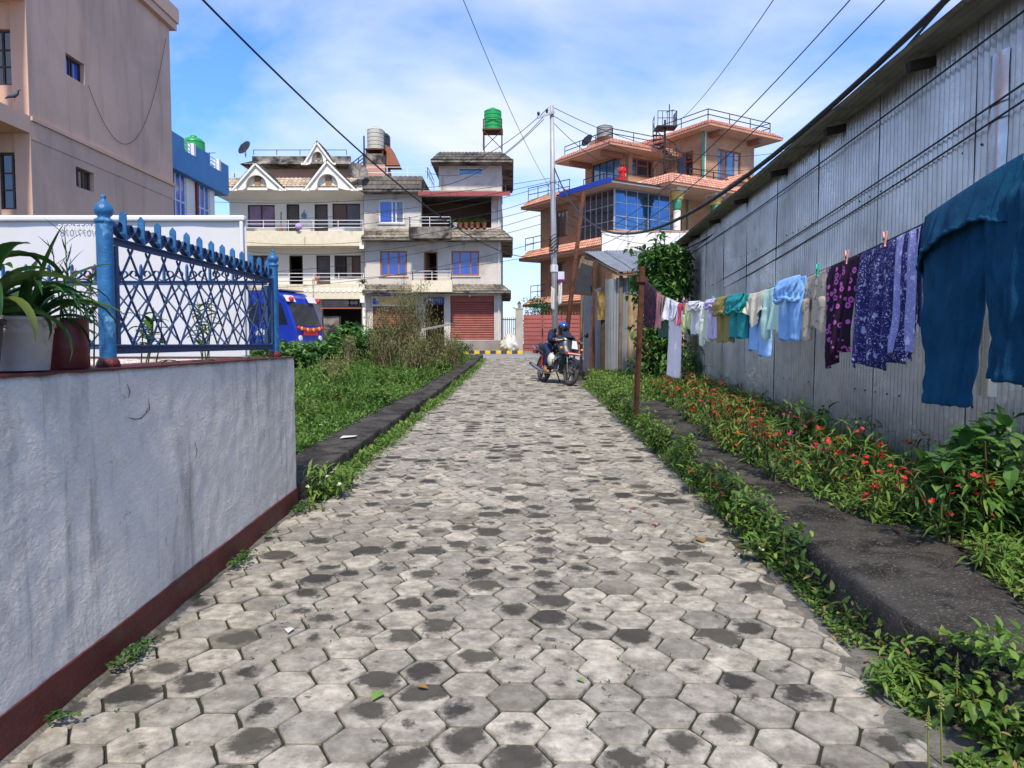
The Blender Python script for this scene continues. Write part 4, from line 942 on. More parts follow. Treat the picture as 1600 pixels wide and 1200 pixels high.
# ------------------------------------------------------------------ grey plaster house
YG = 41.2; x_ = lambda px: XX(px, YG); z_ = lambda py: ZZ(py, YG); MG = FM((0, YG, 0))
gh = empty('grey_house', 'grey plaster house with red roller shutter, tiled ledges and roof stair tower', 'house', (x_(680), YG + 4, 1.13))
GX0, GX1, GB = x_(571), x_(783), 49.5
f1, f2, f3 = z_(452), z_(366), z_(303)
sh_u = (x_(704), x_(772), z_(531), z_(462)); op_u = (x_(665), x_(694), 1.2, z_(465)); sl_u = (x_(583), x_(650), 1.3, z_(479))
wz = [(x_(595), x_(637), z_(431), z_(392)), (x_(663), x_(684.5), z_(448), z_(393)), (x_(706), x_(749), z_(431), z_(392)), (x_(594), x_(633), z_(349), z_(313)), (x_(660), x_(768), z_(356), z_(306.5))]
mb = MB(MG).holes(GX0, GX1, 1.0, f3 + .05, [sh_u, op_u, sl_u] + wz, .25); mb.M = None
mb.holes(YG + .001, GB, 1.0, f3 + .05, [], .25, o=(GX1, 0, 0), eu=(0, 1, 0), en=(-1, 0, 0))
mb.holes(YG + .001, GB, 1.0, f3 + .05, [], .25, o=(GX0, 0, 0), eu=(0, 1, 0), en=(1, 0, 0)); mb.box(GX0, GX1, GB, GB + .2, 1.0, f3)
mb.build('wall', M_grey, gh)
MB().box(GX0 + .26, GX1 - .26, YG + .26, GB, f1 - .1, f1 + .1).box(GX0 + .26, GX1 - .26, YG + .26, GB, f2 - .1, f2 + .1).box(GX0 + .26, GX1 - .26, YG + .02, GB, f3 + .05, f3 + .2).build('floor_slab', M_sofit, gh)
MB().box(GX0 + .3, GX1 - .3, YG + 2.6, YG + 2.7, 1.2, f3).build('inner_wall', pm('brown_inner_wall', (.2, .12, .09), rough=.9), gh)
def skirt(parent, x0, x1, y0, zlo, zhi, out, right, mat_t, left=0.0, lip=.1, rows=3, lipmat=M_weather):
    """sloping tiled ledge round front and right side"""
    mb = MB(); lo = [(x0 - left, y0 - out), (x1 + right, y0 - out), (x1 + right, y0 + 7.5), (x0 - left, y0 + 7.5)]; hi = [(x0, y0 - .004), (x1 + .004, y0 - .004), (x1 + .004, y0 + 7.5), (x0, y0 + 7.5)]
    mb.prism(lo, zlo - lip, zlo).prism(lo, zlo, zhi - .05, hi); mb.build('ledge', lipmat, parent)
    tiles(parent, (lo[0][0], lo[0][1], zlo), (lo[1][0], lo[1][1], zlo), (hi[1][0], hi[1][1], zhi - .05), (hi[0][0], hi[0][1], zhi - .05), mat_t, rows=rows)
    if right: tiles(parent, (lo[1][0], lo[1][1], zlo), (lo[2][0], lo[2][1], zlo), (hi[2][0], hi[2][1], zhi - .05), (hi[1][0], hi[1][1], zhi - .05), mat_t, rows=rows)
skirt(gh, GX0, GX1, YG, ZZ(455, 40.4), z_(443.5), .8, .5, M_tile_g)
skirt(gh, GX0, GX1, YG, ZZ(372, 40.3), z_(357), .9, .6, M_tile_g)
skirt(gh, GX0, x_(662), YG, ZZ(296, 40.4), z_(275), .8, .0, M_tile_d)
skirt(gh, x_(686), x_(784), YG + .3, ZZ(250, 40.6), ZZ(235, 41.2), .9, .6, M_tile_d, left=.35)
tw = [(x_(716), x_(755), z_(272), z_(259.5))]
mb = MB(FM((0, YG + .3, 0))).holes(x_(686), x_(784), f3 + .2, z_(240), tw, .2); mb.M = None
mb.box(x_(686) + .001, x_(686) + .2, YG + .501, YG + 4, f3 + .2, z_(240)).box(x_(784) - .2, x_(784) - .001, YG + .501, YG + 4, f3 + .2, z_(240)).box(x_(686), x_(784), YG + 4, YG + 4.2, f3 + .2, z_(240))
mb.build('stair_tower_wall', M_grey, gh)
win(gh, FM((0, YG + .3, 0)), *tw[0], M_whitemetal, [M_skyglass], fr=.07)
# shutters
M_shut = pm('red_shutter_paint', (.3, .075, .055), (.25, .06, .045), rough=.6, scale=3, stain=(.2, .07, .05), sscale=2)
def shutter(parent, u0, u1, v0, v1, M, head=.34):
    s = MB(M).box(u0 + .03, u1 - .03, .06, .12, v1 - head, v1 - .02).build('shutter_box', M_shut, parent)
    n = int((v1 - head - v0) / .125); dv = (v1 - head - .02 - v0) / n
    sh0 = None
    for i in range(n):
        if sh0 is None:
            mb = MB(M); prof = [(0, .14), (dv * .15, .115), (dv * .5, .1), (dv * .85, .115), (dv * .97, .14)]
            for (a, b), (c, d) in zip(prof, prof[1:]): mb.add([(u0 + .03, b, v0 + a), (u1 - .03, b, v0 + a), (u1 - .03, d, v0 + c), (u0 + .03, d, v0 + c)], [(0, 1, 2, 3)])
            sh0 = mb.build('shutter_slat', M_shut, parent)
        else:
            o = sh0.copy(); C.objects.link(o); o.location.z += dv * i
    MB(M).box(u0 + .02, u1 - .02, .15, .16, v0, v1).build('shutter_back', M_shut, parent)
shutter(gh, *sh_u, MG); shutter(gh, *sl_u, MG, head=.1)
MB().box(x_(700), GX1 - .02, YG - .12, YG - .004, 1.1, z_(532)).build('plinth', M_pave, gh)
# windows, doors
for i in (0, 2): win(gh, MG, *wz[i], M_orwood, [M_blueglass] * 3, fr=.085, d=.03, cols=[0, .31, .69, 1], bars=[(0, .5), (2, .5)], sill=M_grey)
win(gh, MG, *wz[3], M_whitemetal, [M_blueglass, M_blueglass, M_greyglass], fr=.075, d=.03, cols=[0, .53, .68, 1], sill=M_grey)
u0, u1, v0, v1 = wz[1]
dr = MB(MG).box(u0, u0 + .07, .03, .14, v0, v1).box(u1 - .07, u1, .03, .14, v0, v1).box(u0 + .07, u1 - .07, .03, .14, v1 - .07, v1).build('door_frame', M_orwood, gh)
MB(FM((u0 + .07, YG + .14, 0), (.25, .968, 0), (.968, -.25, 0))).box(0, u1 - u0 - .14, 0, .04, v0, v1 - .08).build('door_leaf', pm('brown_door_leaf', (.2, .13, .08), rough=.6), dr)
def balcony(parent, u0, u1, zs, depth, Yf, hb, mat, rail=True, hr=.45, railmat=None):
    b = MB().box(u0, u1, Yf - depth, Yf - .9, zs, zs + .12).box(u0, u1, Yf - depth, Yf - depth + .08, zs + .121, zs + hb).box(u0, u0 + .08, Yf - depth + .081, Yf - .9, zs + .121, zs + hb).box(u1 - .08, u1, Yf - depth + .081, Yf - .9, zs + .121, zs + hb).build('balcony_parapet', mat, parent)
    if rail: rails(parent, [(u0 + .04, Yf - .95, zs + hb), (u0 + .04, Yf - depth + .04, zs + hb), (u1 - .04, Yf - depth + .04, zs + hb), (u1 - .04, Yf - .95, zs + hb)], hr, railmat or M_whitemetal, nr=3, r=.018)
    return b
balcony(gh, XX(644, 39.9), XX(707, 39.9), ZZ(456, 39.9), 1.3, YG, ZZ(438, 39.9) - ZZ(456, 39.9), M_creamb, hr=.5)
balcony(gh, XX(640, 39.8), XX(705, 39.8), ZZ(372, 39.8), 1.4, YG, ZZ(354, 39.8) - ZZ(372, 39.8), M_weather, hr=.52)
# red porch roof, pillar pipe, planted pots in the open verandah
M_redtin = pm('red_roof_sheet', (.32, .06, .055), (.24, .05, .045), rough=.5, scale=2)
corr(P(655, 304, 40.2), (1, 0, 0), Vector((0, 1.25, .28)), Vector((0, -.2, 1)).normalized(), XX(797, 40.2) - XX(655, 40.2), 1.0, .2, .025, nv=2, n=6).build('porch_roof', M_redtin, gh)
MB().box(XX(655, 40.2), XX(797, 40.2), 40.19, 40.21, ZZ(306, 40.2), ZZ(299, 40.2)).build('porch_fascia', M_redtin, gh)
MB().bar(P(790, 303, 41.6), P(790, 285, 41.6), .05).build('vent_pipe', M_weather, gh)
MB().tube([(GX1 - .12, YG - .05, 1.2), (GX1 - .12, YG - .05, f3)], .04, 8).build('drain_pipe', M_whitemetal, gh)
rails(gh, [(x_(573), YG + .6, z_(275)), (x_(668), YG + .6, z_(275)), (x_(668), YG + 4, z_(275))], .62, M_whitemetal, nr=2, r=.02, name='roof_railing')
M_terra = pm('terracotta_pot', (.36, .13, .07), rough=.8, scale=9)
M_fol = leafmat('pot_foliage', (.03, .09, .015), (.09, .17, .03), (.16, .2, .04), trans=.3)
rg = random.Random(21)
def tuft(parent_pot, x, y, z, r, h, n, mat, name='foliage', w=.05, L=.25):
    mb = MB()
    for i in range(n):
        a = rg.uniform(0, 6.283); s_ = strap((x + rg.uniform(-r, r) * .4, y + rg.uniform(-r, r) * .4, z + rg.uniform(0, h * .4)), a, rg.uniform(.3, 1.4), L * rg.uniform(.6, 1.2), w, rg.uniform(.5, 1.9), n=4); mb.add(s_.v, s_.f)
    return mb.build(name, mat, parent_pot)
for i, px in enumerate((712, 720, 729, 738, 747, 757)):
    x, y, z = XX(px, 41.1), 41.08, z_(357)
    pr = empty('balcony_pot', 'potted plant on the open verandah of the grey house, ' + ('leftmost white pot', 'second from the left', 'third from the left', 'fourth from the left', 'fifth from the left', 'rightmost next to the pillar')[i], 'potted plant', (x, y, z), 'verandah pots')
    MB().lathe((x, y, z), [(.09, 0), (.14, .25), (.15, .26), (.14, .28), (.12, .27)], 12).build('pot', M_whitemetal if i < 1 else M_terra, pr, smooth=2)
    tuft(pr, x, y, z + .25, .1, .2, 22, M_fol, L=.33, w=.06)
# signs
M_signw = pm('sign_white', (.7, .7, .68), rough=.5); M_signb = pm('sign_blue', (.02, .035, .2), (.015, .025, .14), rough=.5); M_signy = pm('sign_yellow', (.7, .5, .16), rough=.5)
sg = empty('shop_sign', 'white and yellow shop sign with blue emblem, partly hidden by the dry bush', 'sign', (x_(610), YG - .1, z_(471)))
MB().box(x_(582), x_(640), YG - .14, YG - .06, z_(478), z_(463.5)).build('board', M_signw, sg)
MB().box(x_(590), x_(638.5), YG - .148, YG - .141, z_(476.5), z_(465)).build('yellow_field', M_signy, sg)
MB().box(x_(583.6), x_(589), YG - .148, YG - .141, z_(476), z_(466)).box(x_(589.1), x_(593.5), YG - .155, YG - .1485, z_(476.2), z_(470.5)).build('blue_emblem', M_blueglass, sg)
sg = empty('shop_sign', 'dark blue shop sign above the open shop beside the red shutter', 'sign', (x_(680), YG - .1, z_(470)))
MB().box(x_(664), x_(694.5), YG - .12, YG - .06, z_(476), z_(465)).build('board', M_signb, sg)
rr2 = random.Random(3)
def script(parent, x0, x1, z0, z1, y, mat, n):
    """small illegible lettering: a head line with strokes hanging from it"""
    mb = MB(); mb.box(x0, x1, y - .006, y - .001, z1 - .02, z1)
    for i in range(n):
        x = x0 + (x1 - x0) * (i + .5) / n; w_ = (x1 - x0) / n * .3; h = (z1 - z0) * rr2.uniform(.6, 1)
        mb.box(x + w_ * .4, x + w_ * .9, y - .006, y - .001, z1 - h, z1 - .021)
        if rr2.random() < .8: mb.box(x - w_, x + w_ * .39, y - .006, y - .001, z1 - h * .6, z1 - h * .6 + .03)
    mb.build('lettering', mat, parent, kind='stuff')
script(sg, x_(667), x_(692), z_(474), z_(467), YG - .12, pm('sign_pale_blue', (.3, .5, .6), rough=.5), 7)
# water tank on its stand
M_gtank = pm('green_tank_plastic', (.012, .33, .07), (.01, .27, .06), rough=.38, scale=2)
ty = 43.0; tx, tz0, tz1 = XX(770.5, ty), ZZ(205, ty), ZZ(168, ty)
st = empty('tank_stand', 'rusty steel stand under the green water tank on the stair tower', 'stand', (tx, ty, ZZ(235, ty)))
for sx in (-1, 1):
    for sy in (-1, 1): MB().bar((tx + sx * .52, ty + sy * .5, ZZ(238, ty)), (tx + sx * .52, ty + sy * .5, tz0 + (.55 if sy < 0 else 0)), .06).build('leg', M_rust, st)
    MB().bar((tx + sx * .52, ty - .5, ZZ(236, ty)), (tx - sx * .52, ty - .5, tz0 - .1), .035).build('brace', M_rust, st)
MB().box(tx - .58, tx + .58, ty - .56, ty + .56, tz0 - .08, tz0 - .001).build('platform', M_rust, st)
MB().box(tx - .5, tx + .5, ty - .53, ty - .5, tz0 + .5, tz0 + .53).build('guard_rail', M_rust, st)
tank('water_tank', tx, ty, tz0, .5, tz1 - tz0 - .1, M_gtank, 'bright green plastic water tank high on a stand above the stair tower')
lb = empty('porch_lamp', 'small white bulb under the ledge above the red shutter', 'lamp', (x_(735), YG - .5, z_(460)))
MB().lathe((x_(735), YG - .5, ZZ(461, 40.6)), [(.02, .1), (.02, .05), (.05, .02), (.06, -.02), (.03, -.07), (.005, -.08)], 10).build('bulb', M_whitemetal, lb, smooth=True)

# ------------------------------------------------------------------ white house with gables
YW = 41.8; x_ = lambda px: XX(px, YW); z_ = lambda py: ZZ(py, YW); MW = FM((0, YW, 0))
wh = empty('white_house', 'cream white house with ornamental gables, long balconies and mossy tiled roof', 'house', (x_(465), YW + 4, 1.13))
HX0, HX1 = x_(363), x_(570.5); YB = 40.55
up = [(x_(391), x_(433), z_(355), z_(320)), (x_(451), x_(471), z_(364), z_(319)), (x_(494.5), x_(515), z_(364), z_(319)), (x_(522), x_(565), z_(354), z_(318))]
dn = [(x_(392), x_(434), z_(436), z_(399)), (x_(454), x_(475), z_(446), z_(399)), (x_(496), x_(517.5), z_(446), z_(399)), (x_(524), x_(565), z_(435), z_(399))]
gf = [(x_(504), x_(566), 1.2, z_(468)), (x_(420), x_(490), 1.2, z_(472))]
mb = MB(MW).holes(HX0, HX1, 1.0, z_(297), up + dn + gf, .25); mb.M = None
mb.holes(YW + .001, 50, 1.0, z_(297), [], .25, o=(HX0, 0, 0), eu=(0, 1, 0), en=(1, 0, 0)); mb.box(HX0, HX1, 50, 50.2, 1, z_(297)); mb.box(HX1 - .25, HX1 - .001, YW + .252, 50, 1, z_(297))
mb.build('wall', M_cream, wh)
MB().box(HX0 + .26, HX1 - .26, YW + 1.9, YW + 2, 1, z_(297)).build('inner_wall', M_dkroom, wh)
MB().box(HX0 + .26, HX1 - .26, YW + .26, YW + 1.9, z_(452), z_(447)).box(HX0 + .26, HX1 - .26, YW + .26, YW + 1.9, z_(368), z_(364)).build('floor_slab', M_sofit, wh)
win(wh, MW, *up[0], M_dkwood, [M_pinkglass, M_pinkglass], fr=.07); win(wh, MW, *up[3], M_dkwood, [M_brnglass, M_greyglass], fr=.07)
win(wh, MW, *dn[0], M_dkwood, [M_dkglass, M_brnglass], fr=.07); win(wh, MW, *dn[3], M_dkwood, [M_dkglass, None, M_crmglass, M_brnglass], fr=.08, cols=[0, .36, .44, .68, 1])
for k, (u0, u1, v0, v1) in enumerate((up[1], up[2], dn[1], dn[2])):
    d_ = MB(MW).box(u0, u0 + .07, .05, .14, v0, v1).box(u1 - .07, u1, .05, .14, v0, v1).box(u0 + .07, u1 - .07, .05, .14, v1 - .07, v1).build('door_frame', M_dkwood, wh)
    if k != 2: MB(MW).box(u0 + .075, u1 - .075, .09, .13, v0, v1 - .075).box(u0 + .14, u1 - .14, .075, .0895, v0 + .9, v1 - .16).box(u0 + .14, u1 - .14, .075, .0895, v0 + .15, v0 + .8).build('door_leaf', M_door, d_)
bx0_, bx1_ = XX(376, YB), XX(570.5, YB)
def longbalc(zt, zb, mat, zr):
    MB().box(bx0_, bx1_, YB, YW - .004, ZZ(zb, YB), ZZ(zb, YB) + .14).box(bx0_, bx1_, YB, YB + .1, ZZ(zb, YB) + .141, ZZ(zt, YB)).box(bx1_ - .1, bx1_, YB + .101, YW - .004, ZZ(zb, YB) + .141, ZZ(zt, YB)).build('balcony_parapet', mat, wh)
    rails(wh, [(bx0_, YB + .05, ZZ(zt, YB)), (bx1_ - .05, YB + .05, ZZ(zt, YB))], ZZ(zr, YB) - ZZ(zt, YB), M_whitemetal, nr=3, r=.02, spacing=1.5)
longbalc(361, 384, M_creamb, 344); longbalc(444, 467, M_creamb, 427)
mb = MB()                                                            # moulded medallions on the lower balcony front
for i in range(11):
    xx = XX(478 + i * 8.6, YB); mb.lathe((xx, YB - .002, ZZ(453.5, YB)), [(.13, 0), (.13, .02), (.09, .03), (.08, .012), (.02, .02)], 12, axis=(0, -1, 0))
mb.build('medallions', M_cream, wh, kind='stuff')
for (a_, b_) in ((389, 380), (473, 462)): MB().box(bx1_ - .24, bx1_ - .001, YB - .06, YB - .002, ZZ(a_, YB), ZZ(b_, YB)).build('balcony_end_block', M_cream, wh)
MB().box(XX(566, YB), XX(570.4, YB), YB + .15, YB + .5, 1.1, ZZ(467, YB)).build('corner_pillar', M_cream, wh)
# eave slab, tiled skirt, gables
ye = 40.35; ze0, ze1 = ZZ(297, ye), ZZ(292.5, ye)
lo = [(XX(325, ye), ye), (XX(569, ye), ye), (XX(569, ye), 47), (XX(325, ye), 47)]; zs = ZZ(279, 41.4)
mb = MB().prism([(HX0 + .0, YW - .001), (HX1, YW - .001), (HX1, 47), (HX0, 47)], z_(312), ze0 + .0, lo).prism(lo, ze0 + .001, ze1); mb.build('eave_slab', M_cream, wh)
hi_ = [(XX(338, 41.4), 41.4), (XX(569, 41.4), 41.4)]
tiles(wh, (lo[0][0], ye, ze1), (lo[1][0], ye, ze1), (*hi_[1], zs), (*hi_[0], zs), M_tile_c, rows=4, tw=.24)
tiles(wh, (lo[0][0], 46.5, ze1), (lo[0][0], ye, ze1), (*hi_[0], zs), (hi_[0][0], 46.5, zs), M_tile_c, rows=4, tw=.24)
MB().prism([(lo[0][0] + .05, ye + .05), (lo[1][0], ye + .05), (lo[1][0], 47), (lo[0][0] + .05, 47)], ze1 + .001, zs - .03, [(hi_[0][0], 41.4), (hi_[1][0], 41.4), (hi_[1][0], 47), (hi_[0][0], 47)]).build('roof_core', M_weather, wh)
def gable(pl, pr, ax, ay, by, Yf, depth, m1=M_cream, arch=True):
    xl_, xr_, xa = XX(pl, Yf), XX(pr, Yf), XX(ax, Yf); zb, za = ZZ(by, Yf), ZZ(ay, Yf); w = xr_ - xl_
    pts = [(xl_, Yf, zb), (xa, Yf, za), (xr_, Yf, zb), (xr_ - w * .18, Yf, zb)]
    for i in range(13):
        a = math.pi * i / 12; pts.append((xa + w * .21 * math.cos(a), Yf, zb + .12 + (za - zb) * .5 * math.sin(a) ** .8))
    pts.append((xl_ + w * .18, Yf, zb))
    gb = MB().prismv(pts, (0, .3, 0)).build('gable', m1, wh)
    MB().prismv([(xl_ + .1, Yf + .301, zb), (xa, Yf + .301, za - .08), (xr_ - .1, Yf + .301, zb)], (0, depth, 0)).build('gable_back', M_cream, gb)
    MB().box(xa - w * .06, xa + w * .06, Yf + .24, Yf + .3, zb + .28, zb + .78).lathe((xa, Yf + .24, zb + .66), [(.1, 0), (.09, .04), (.02, .06)], 10, axis=(0, -1, 0)).build('plaque', pm('clay_plaque', (.32, .2, .12), rough=.8), gb)
    for sgn, x0, x1 in ((1, xl_, xa), (-1, xr_, xa)):
        e = Vector((x1 - x0, 0, za - zb)).normalized(); mb = MB()
        mb.bar(Vector((x0, Yf - .05, zb + .02)) - e * .08, Vector((x1, Yf - .05, za + .02)), .16, .1, up=(-e.z * sgn, 0, e.x * sgn)); mb.build('gable_moulding', m1, gb)
        tiles(gb, Vector((x0, Yf - .12, zb + .1)) - e * .1, Vector((x0, Yf + depth, zb + .1)) - e * .1, (x1, Yf + depth, za + .1), (x1, Yf - .12, za + .1), M_tile_d, rows=7, tw=.3)
        MB().box(x0 - .18 if sgn == 1 else x0 - .22, x0 + .22 if sgn == 1 else x0 + .18, Yf - .1, Yf - .051, zb - .06, zb + .06).build('gable_foot', m1, gb)
gable(370, 447, 405, 257, 297, 40.15, 2.5); gable(481, 558, 515, 253.5, 297, 40.15, 2.5)
gable(480.5, 524, 500, 223.5, 256.5, 42.6, 1.5)
# set-back top storey and terrace
yt = 43.4; xt = lambda px: XX(px, yt); zt_ = lambda py: ZZ(py, yt)
MB().box(xt(405), xt(571), yt, 49, zs - .3, zt_(258)).build('upper_wall', M_pinkw, wh)
ys_ = 42.6
mb = MB().prism([(XX(405, yt), yt), (xt(562), yt), (xt(562), 49), (XX(405, yt), 49)], ZZ(262, 43), ZZ(256, ys_), [(XX(380, ys_), ys_), (XX(555, ys_), ys_), (XX(555, ys_), 49), (XX(380, ys_), 49)])
mb.prism([(XX(380, ys_), ys_), (XX(555, ys_), ys_), (XX(555, ys_), 49), (XX(380, ys_), 49)], ZZ(256, ys_) + .001, ZZ(249, ys_), [(XX(396, ys_), ys_ + .35), (XX(549, ys_), ys_ + .35), (XX(549, ys_), 49), (XX(396, ys_), 49)])
mb.box(XX(396, ys_), XX(549, ys_), ys_ + .36, ys_ + .5, ZZ(249, ys_), ZZ(241.5, ys_)); mb.build('upper_parapet', M_weather, wh)
rails(wh, [(XX(402, 43.2), 43.2, ZZ(242, 43.2)), (XX(545, 43.2), 43.2, ZZ(242, 43.2))], .28, M_iron, nr=1, r=.02, name='roof_railing')
rails(wh, [(XX(329, 41.9), 41.9, ZZ(277, 41.9)), (XX(372, 41.9), 41.9, ZZ(277, 41.9)), (XX(388, 41.9), 41.9, ZZ(277, 41.9))], .22, M_whitemetal, nr=2, r=.02, name='terrace_railing')
rails(wh, [(XX(549, 42.4), 42.4, ZZ(275, 42.4)), (XX(571, 42.4), 42.4, ZZ(258, 42.4))], .6, M_iron, nr=3, r=.03, name='roof_stair_rail', spacing=.3)
MB().box(XX(571, 43), XX(573, 43), 43, 43.1, ZZ(275, 43), ZZ(212, 43)).build('roof_pole', M_iron, wh)
MB().box(XX(570, 43.6), XX(604, 43.6), 43.6, 46, zs - .3, ZZ(257, 43.6)).build('roof_room', M_pinkw, wh)
MB().box(XX(572, 43.7), XX(601, 43.7), 43.7, 45, ZZ(257, 43.7), ZZ(240, 43.7)).build('tank_block', M_weather, wh)
M_brickr = pm('raw_brick', (.34, .14, .085), (.26, .11, .07), rough=.9, scale=8, bump=.5, bscale=20)
MB().prismv([P(602, 258, 44.6), P(624, 258, 44.6), P(612, 232, 44.6), P(602, 226, 44.6)], (0, 1.2, 0)).build('brick_stair', M_brickr, wh)
MB().box(XX(574, 43.9), XX(604, 43.9), 43.8, 44.9, ZZ(240, 43.7) + .26, ZZ(240, 43.7) + .33).box(XX(575, 43.9), XX(577, 43.9), 43.85, 43.95, ZZ(240, 43.7), ZZ(240, 43.7) + .26).box(XX(600, 43.9), XX(602, 43.9), 43.85, 43.95, ZZ(240, 43.7), ZZ(240, 43.7) + .26).build('tank_platform', M_rust, wh)
M_btank = pm('faded_beige_tank', (.5, .47, .4), (.4, .37, .31), rough=.5, scale=2, streak=(.3, .27, .2), stscale=(3, 3, .4))
tank('water_tank', XX(590, 44.3), 44.3, ZZ(240, 43.7) + .335, .49, ZZ(198, 44.3) - ZZ(240, 43.7) - .4, M_btank, 'faded beige ribbed water tank on the white house roof')
M_ktank = pm('black_tank', (.025, .027, .03), rough=.4)
tank('water_tank', XX(601, 45.8), 45.8, ZZ(257, 43.6), .47, ZZ(207, 45.8) - ZZ(257, 43.6), M_ktank, 'black water tank half hidden behind the beige tank')
dish(XX(390, 43.3), 43.3, ZZ(246, 43.3), .45, R(-120), 'dark satellite dish at the left end of the white house roof')
dish(XX(562, 40.5), 40.5, ZZ(288, 40.5), .55, R(-60), 'grey weathered satellite dish beside the right gable', M_weather)
# things on the balconies
M_lil = cloth('lilac_towel', (.5, .36, .68)); M_blb = pm('blue_bag', (.05, .22, .5), rough=.5)
bd = empty('hanging_bag', 'lilac bundle of washing hanging over the upper balcony rail', 'bundle', (XX(470, YB), YB - .05, ZZ(358, YB)))
MB().lathe((XX(470, YB), YB - .06, ZZ(359, YB)), [(.05, -.02), (.16, .05), (.19, .16), (.15, .27), (.1, .33), (.02, .36)], 14).build('cloth', M_lil, bd, smooth=True)
bd = empty('hanging_bag', 'small blue bag hanging on the wall between the two upper doors', 'bag', (x_(479), YW - .1, z_(341)))
MB().lathe((x_(479), YW - .12, z_(341)), [(.02, 0), (.12, .02), (.15, .12), (.09, .24), (.03, .3)], 12).build('bag', M_blb, bd, smooth=True); MB().tube([(x_(479), YW - .12, z_(334)), (x_(479), YW - .02, z_(328))], .02, 6).build('strap', M_blb, bd)
br = empty('broom', 'broom leaning upright by the upper balcony window of the white house', 'broom', (XX(442, 41.5), 41.5, ZZ(362, 41.5)))
MB().tube([(XX(442, 41.5), 41.5, ZZ(362, 41.5)), (XX(441, 41.5), 41.7, ZZ(330, 41.5))], .025, 6).build('handle', M_dkwood, br); MB().lathe((XX(442, 41.5), 41.5, ZZ(363, 41.5)), [(.12, 0), (.07, .3), (.03, .45)], 8).build('bristles', M_orwood, br)
pr = empty('balcony_plant', 'small green plant at the right end of the lower balcony of the white house', 'plant', (XX(568, YB), YB + .1, ZZ(444, YB)))
tuft(pr, XX(568, YB), YB + .05, ZZ(444, YB), .15, .3, 26, M_fol, L=.4, w=.07)
ch = empty('chair', 'small brown chair on the lower balcony of the white house', 'chair', (XX(495, 41.2), 41.2, ZZ(447, 41.2)))
MB().box(XX(491, 41.2), XX(499.5, 41.2), 41.0, 41.35, ZZ(438, 41.2), ZZ(438, 41.2) + .05).build('seat', M_orwood, ch)
MB().box(XX(491, 41.2), XX(499.5, 41.2), 41.36, 41.4, ZZ(436, 41.2), ZZ(431, 41.2)).build('backrest', M_orwood, ch)
for i, px in enumerate((491.5, 499)):
    for yy in (41.02, 41.37): MB().box(XX(px, 41.2) - .02, XX(px, 41.2) + .02, yy, yy + .03, ZZ(447, 41.2), ZZ(438, 41.2) + (0 if yy < 41.1 else .35)).build('leg', M_orwood, ch)
sg = empty('shop_sign', 'long faded shop sign with round black and white badges over the dark shop', 'sign', (x_(535), YB + .2, z_(474)))
MB().box(XX(505, 41), XX(563, 41), 41, 41.06, ZZ(480, 41), ZZ(467.5, 41)).build('board', pm('sign_faded', (.3, .26, .25), (.22, .19, .18), rough=.6), sg)
MB().box(XX(545, 41), XX(562, 41), 40.99, 40.999, ZZ(479, 41), ZZ(467.6, 41)).build('dark_field', pm('sign_black', (.012, .01, .03), rough=.5), sg)
M_bad = pm('badge', (.42, .42, .35), rough=.5)
for px in (543.5, 551, 557): MB().lathe((XX(px, 41), 40.985, ZZ(473, 41)), [(.105, 0), (.105, .012), (.085, .014), (.085, .004), (.01, .006)], 14, axis=(0, -1, 0)).build('badge', M_bad, sg)
script(sg, XX(507, 41), XX(541, 41), ZZ(477, 41), ZZ(471, 41), 41, pm('sign_letter', (.55, .52, .48), rough=.5), 12)
MB().box(XX(506, 41.3), XX(530, 41.3), 41.3, 41.8, 1.15, ZZ(494, 41.3)).build('shop_counter', M_weather, wh)
MB().box(XX(502, 41.0), XX(570, 41.0), 40.9, 41.1, ZZ(482.5, 41), ZZ(480.5, 41)).build('awning_bar', M_orwood, wh)
# ================================================================== brick house on the right, standing at an angle to the street
E1, E2 = Vector((.85, .527, 0)).normalized(), Vector((-.527, .85, 0)).normalized(); C0 = Vector((5.63, 41, 0))
def W(a, b, z=0.0): return C0 + E1 * a + E2 * b + Vector((0, 0, z))
m, t, b = newmat('facing_brick'); pos = nd(t, 'ShaderNodeNewGeometry').outputs['Position']
du = nd(t, 'ShaderNodeVectorMath', {0: pos, 1: tuple(E1 + E2)}, operation='DOT_PRODUCT'); sz = nd(t, 'ShaderNodeSeparateXYZ', {0: pos})
cv = nd(t, 'ShaderNodeCombineXYZ', {0: du.outputs['Value'], 1: sz.outputs[2], 2: 0.0})
bk = nd(t, 'ShaderNodeTexBrick', {'Vector': cv.outputs[0], 'Color1': (.43, .2, .1, 1), 'Color2': (.55, .3, .16, 1), 'Mortar': (.36, .27, .19, 1), 'Scale': 1.0, 'Mortar Size': .012, 'Brick Width': .24, 'Row Height': .075, 'Bias': -.2})
n = nd(t, 'ShaderNodeTexNoise', {'Vector': pos, 'Scale': .8, 'Detail': 6.0}); r = nd(t, 'ShaderNodeMapRange', {0: n.outputs[0], 1: .3, 2: .7, 3: .75, 4: 1.2})
c = nd(t, 'ShaderNodeMixRGB', {0: 1.0, 1: bk.outputs[0], 2: r.outputs[0]}, blend_type='MULTIPLY'); t.links.new(c.outputs[0], b.inputs['Base Color']); b.inputs['Roughness'].default_value = .85
bp = nd(t, 'ShaderNodeBump', {'Strength': .5, 'Distance': .01, 'Height': bk.outputs['Fac'], }); bp.invert = True; t.links.new(bp.outputs[0], b.inputs['Normal'])
M_brick = m
M_salmon = pm('salmon_plaster', (.56, .3, .2), (.5, .26, .17), rough=.85, scale=1, stain=(.4, .22, .15), sscale=.8)
M_salm2 = pm('brown_plaster', (.3, .15, .1), (.24, .12, .08), rough=.85, scale=1)
M_soff2 = pm('pale_soffit', (.5, .42, .34), (.43, .36, .3), rough=.85, scale=1)
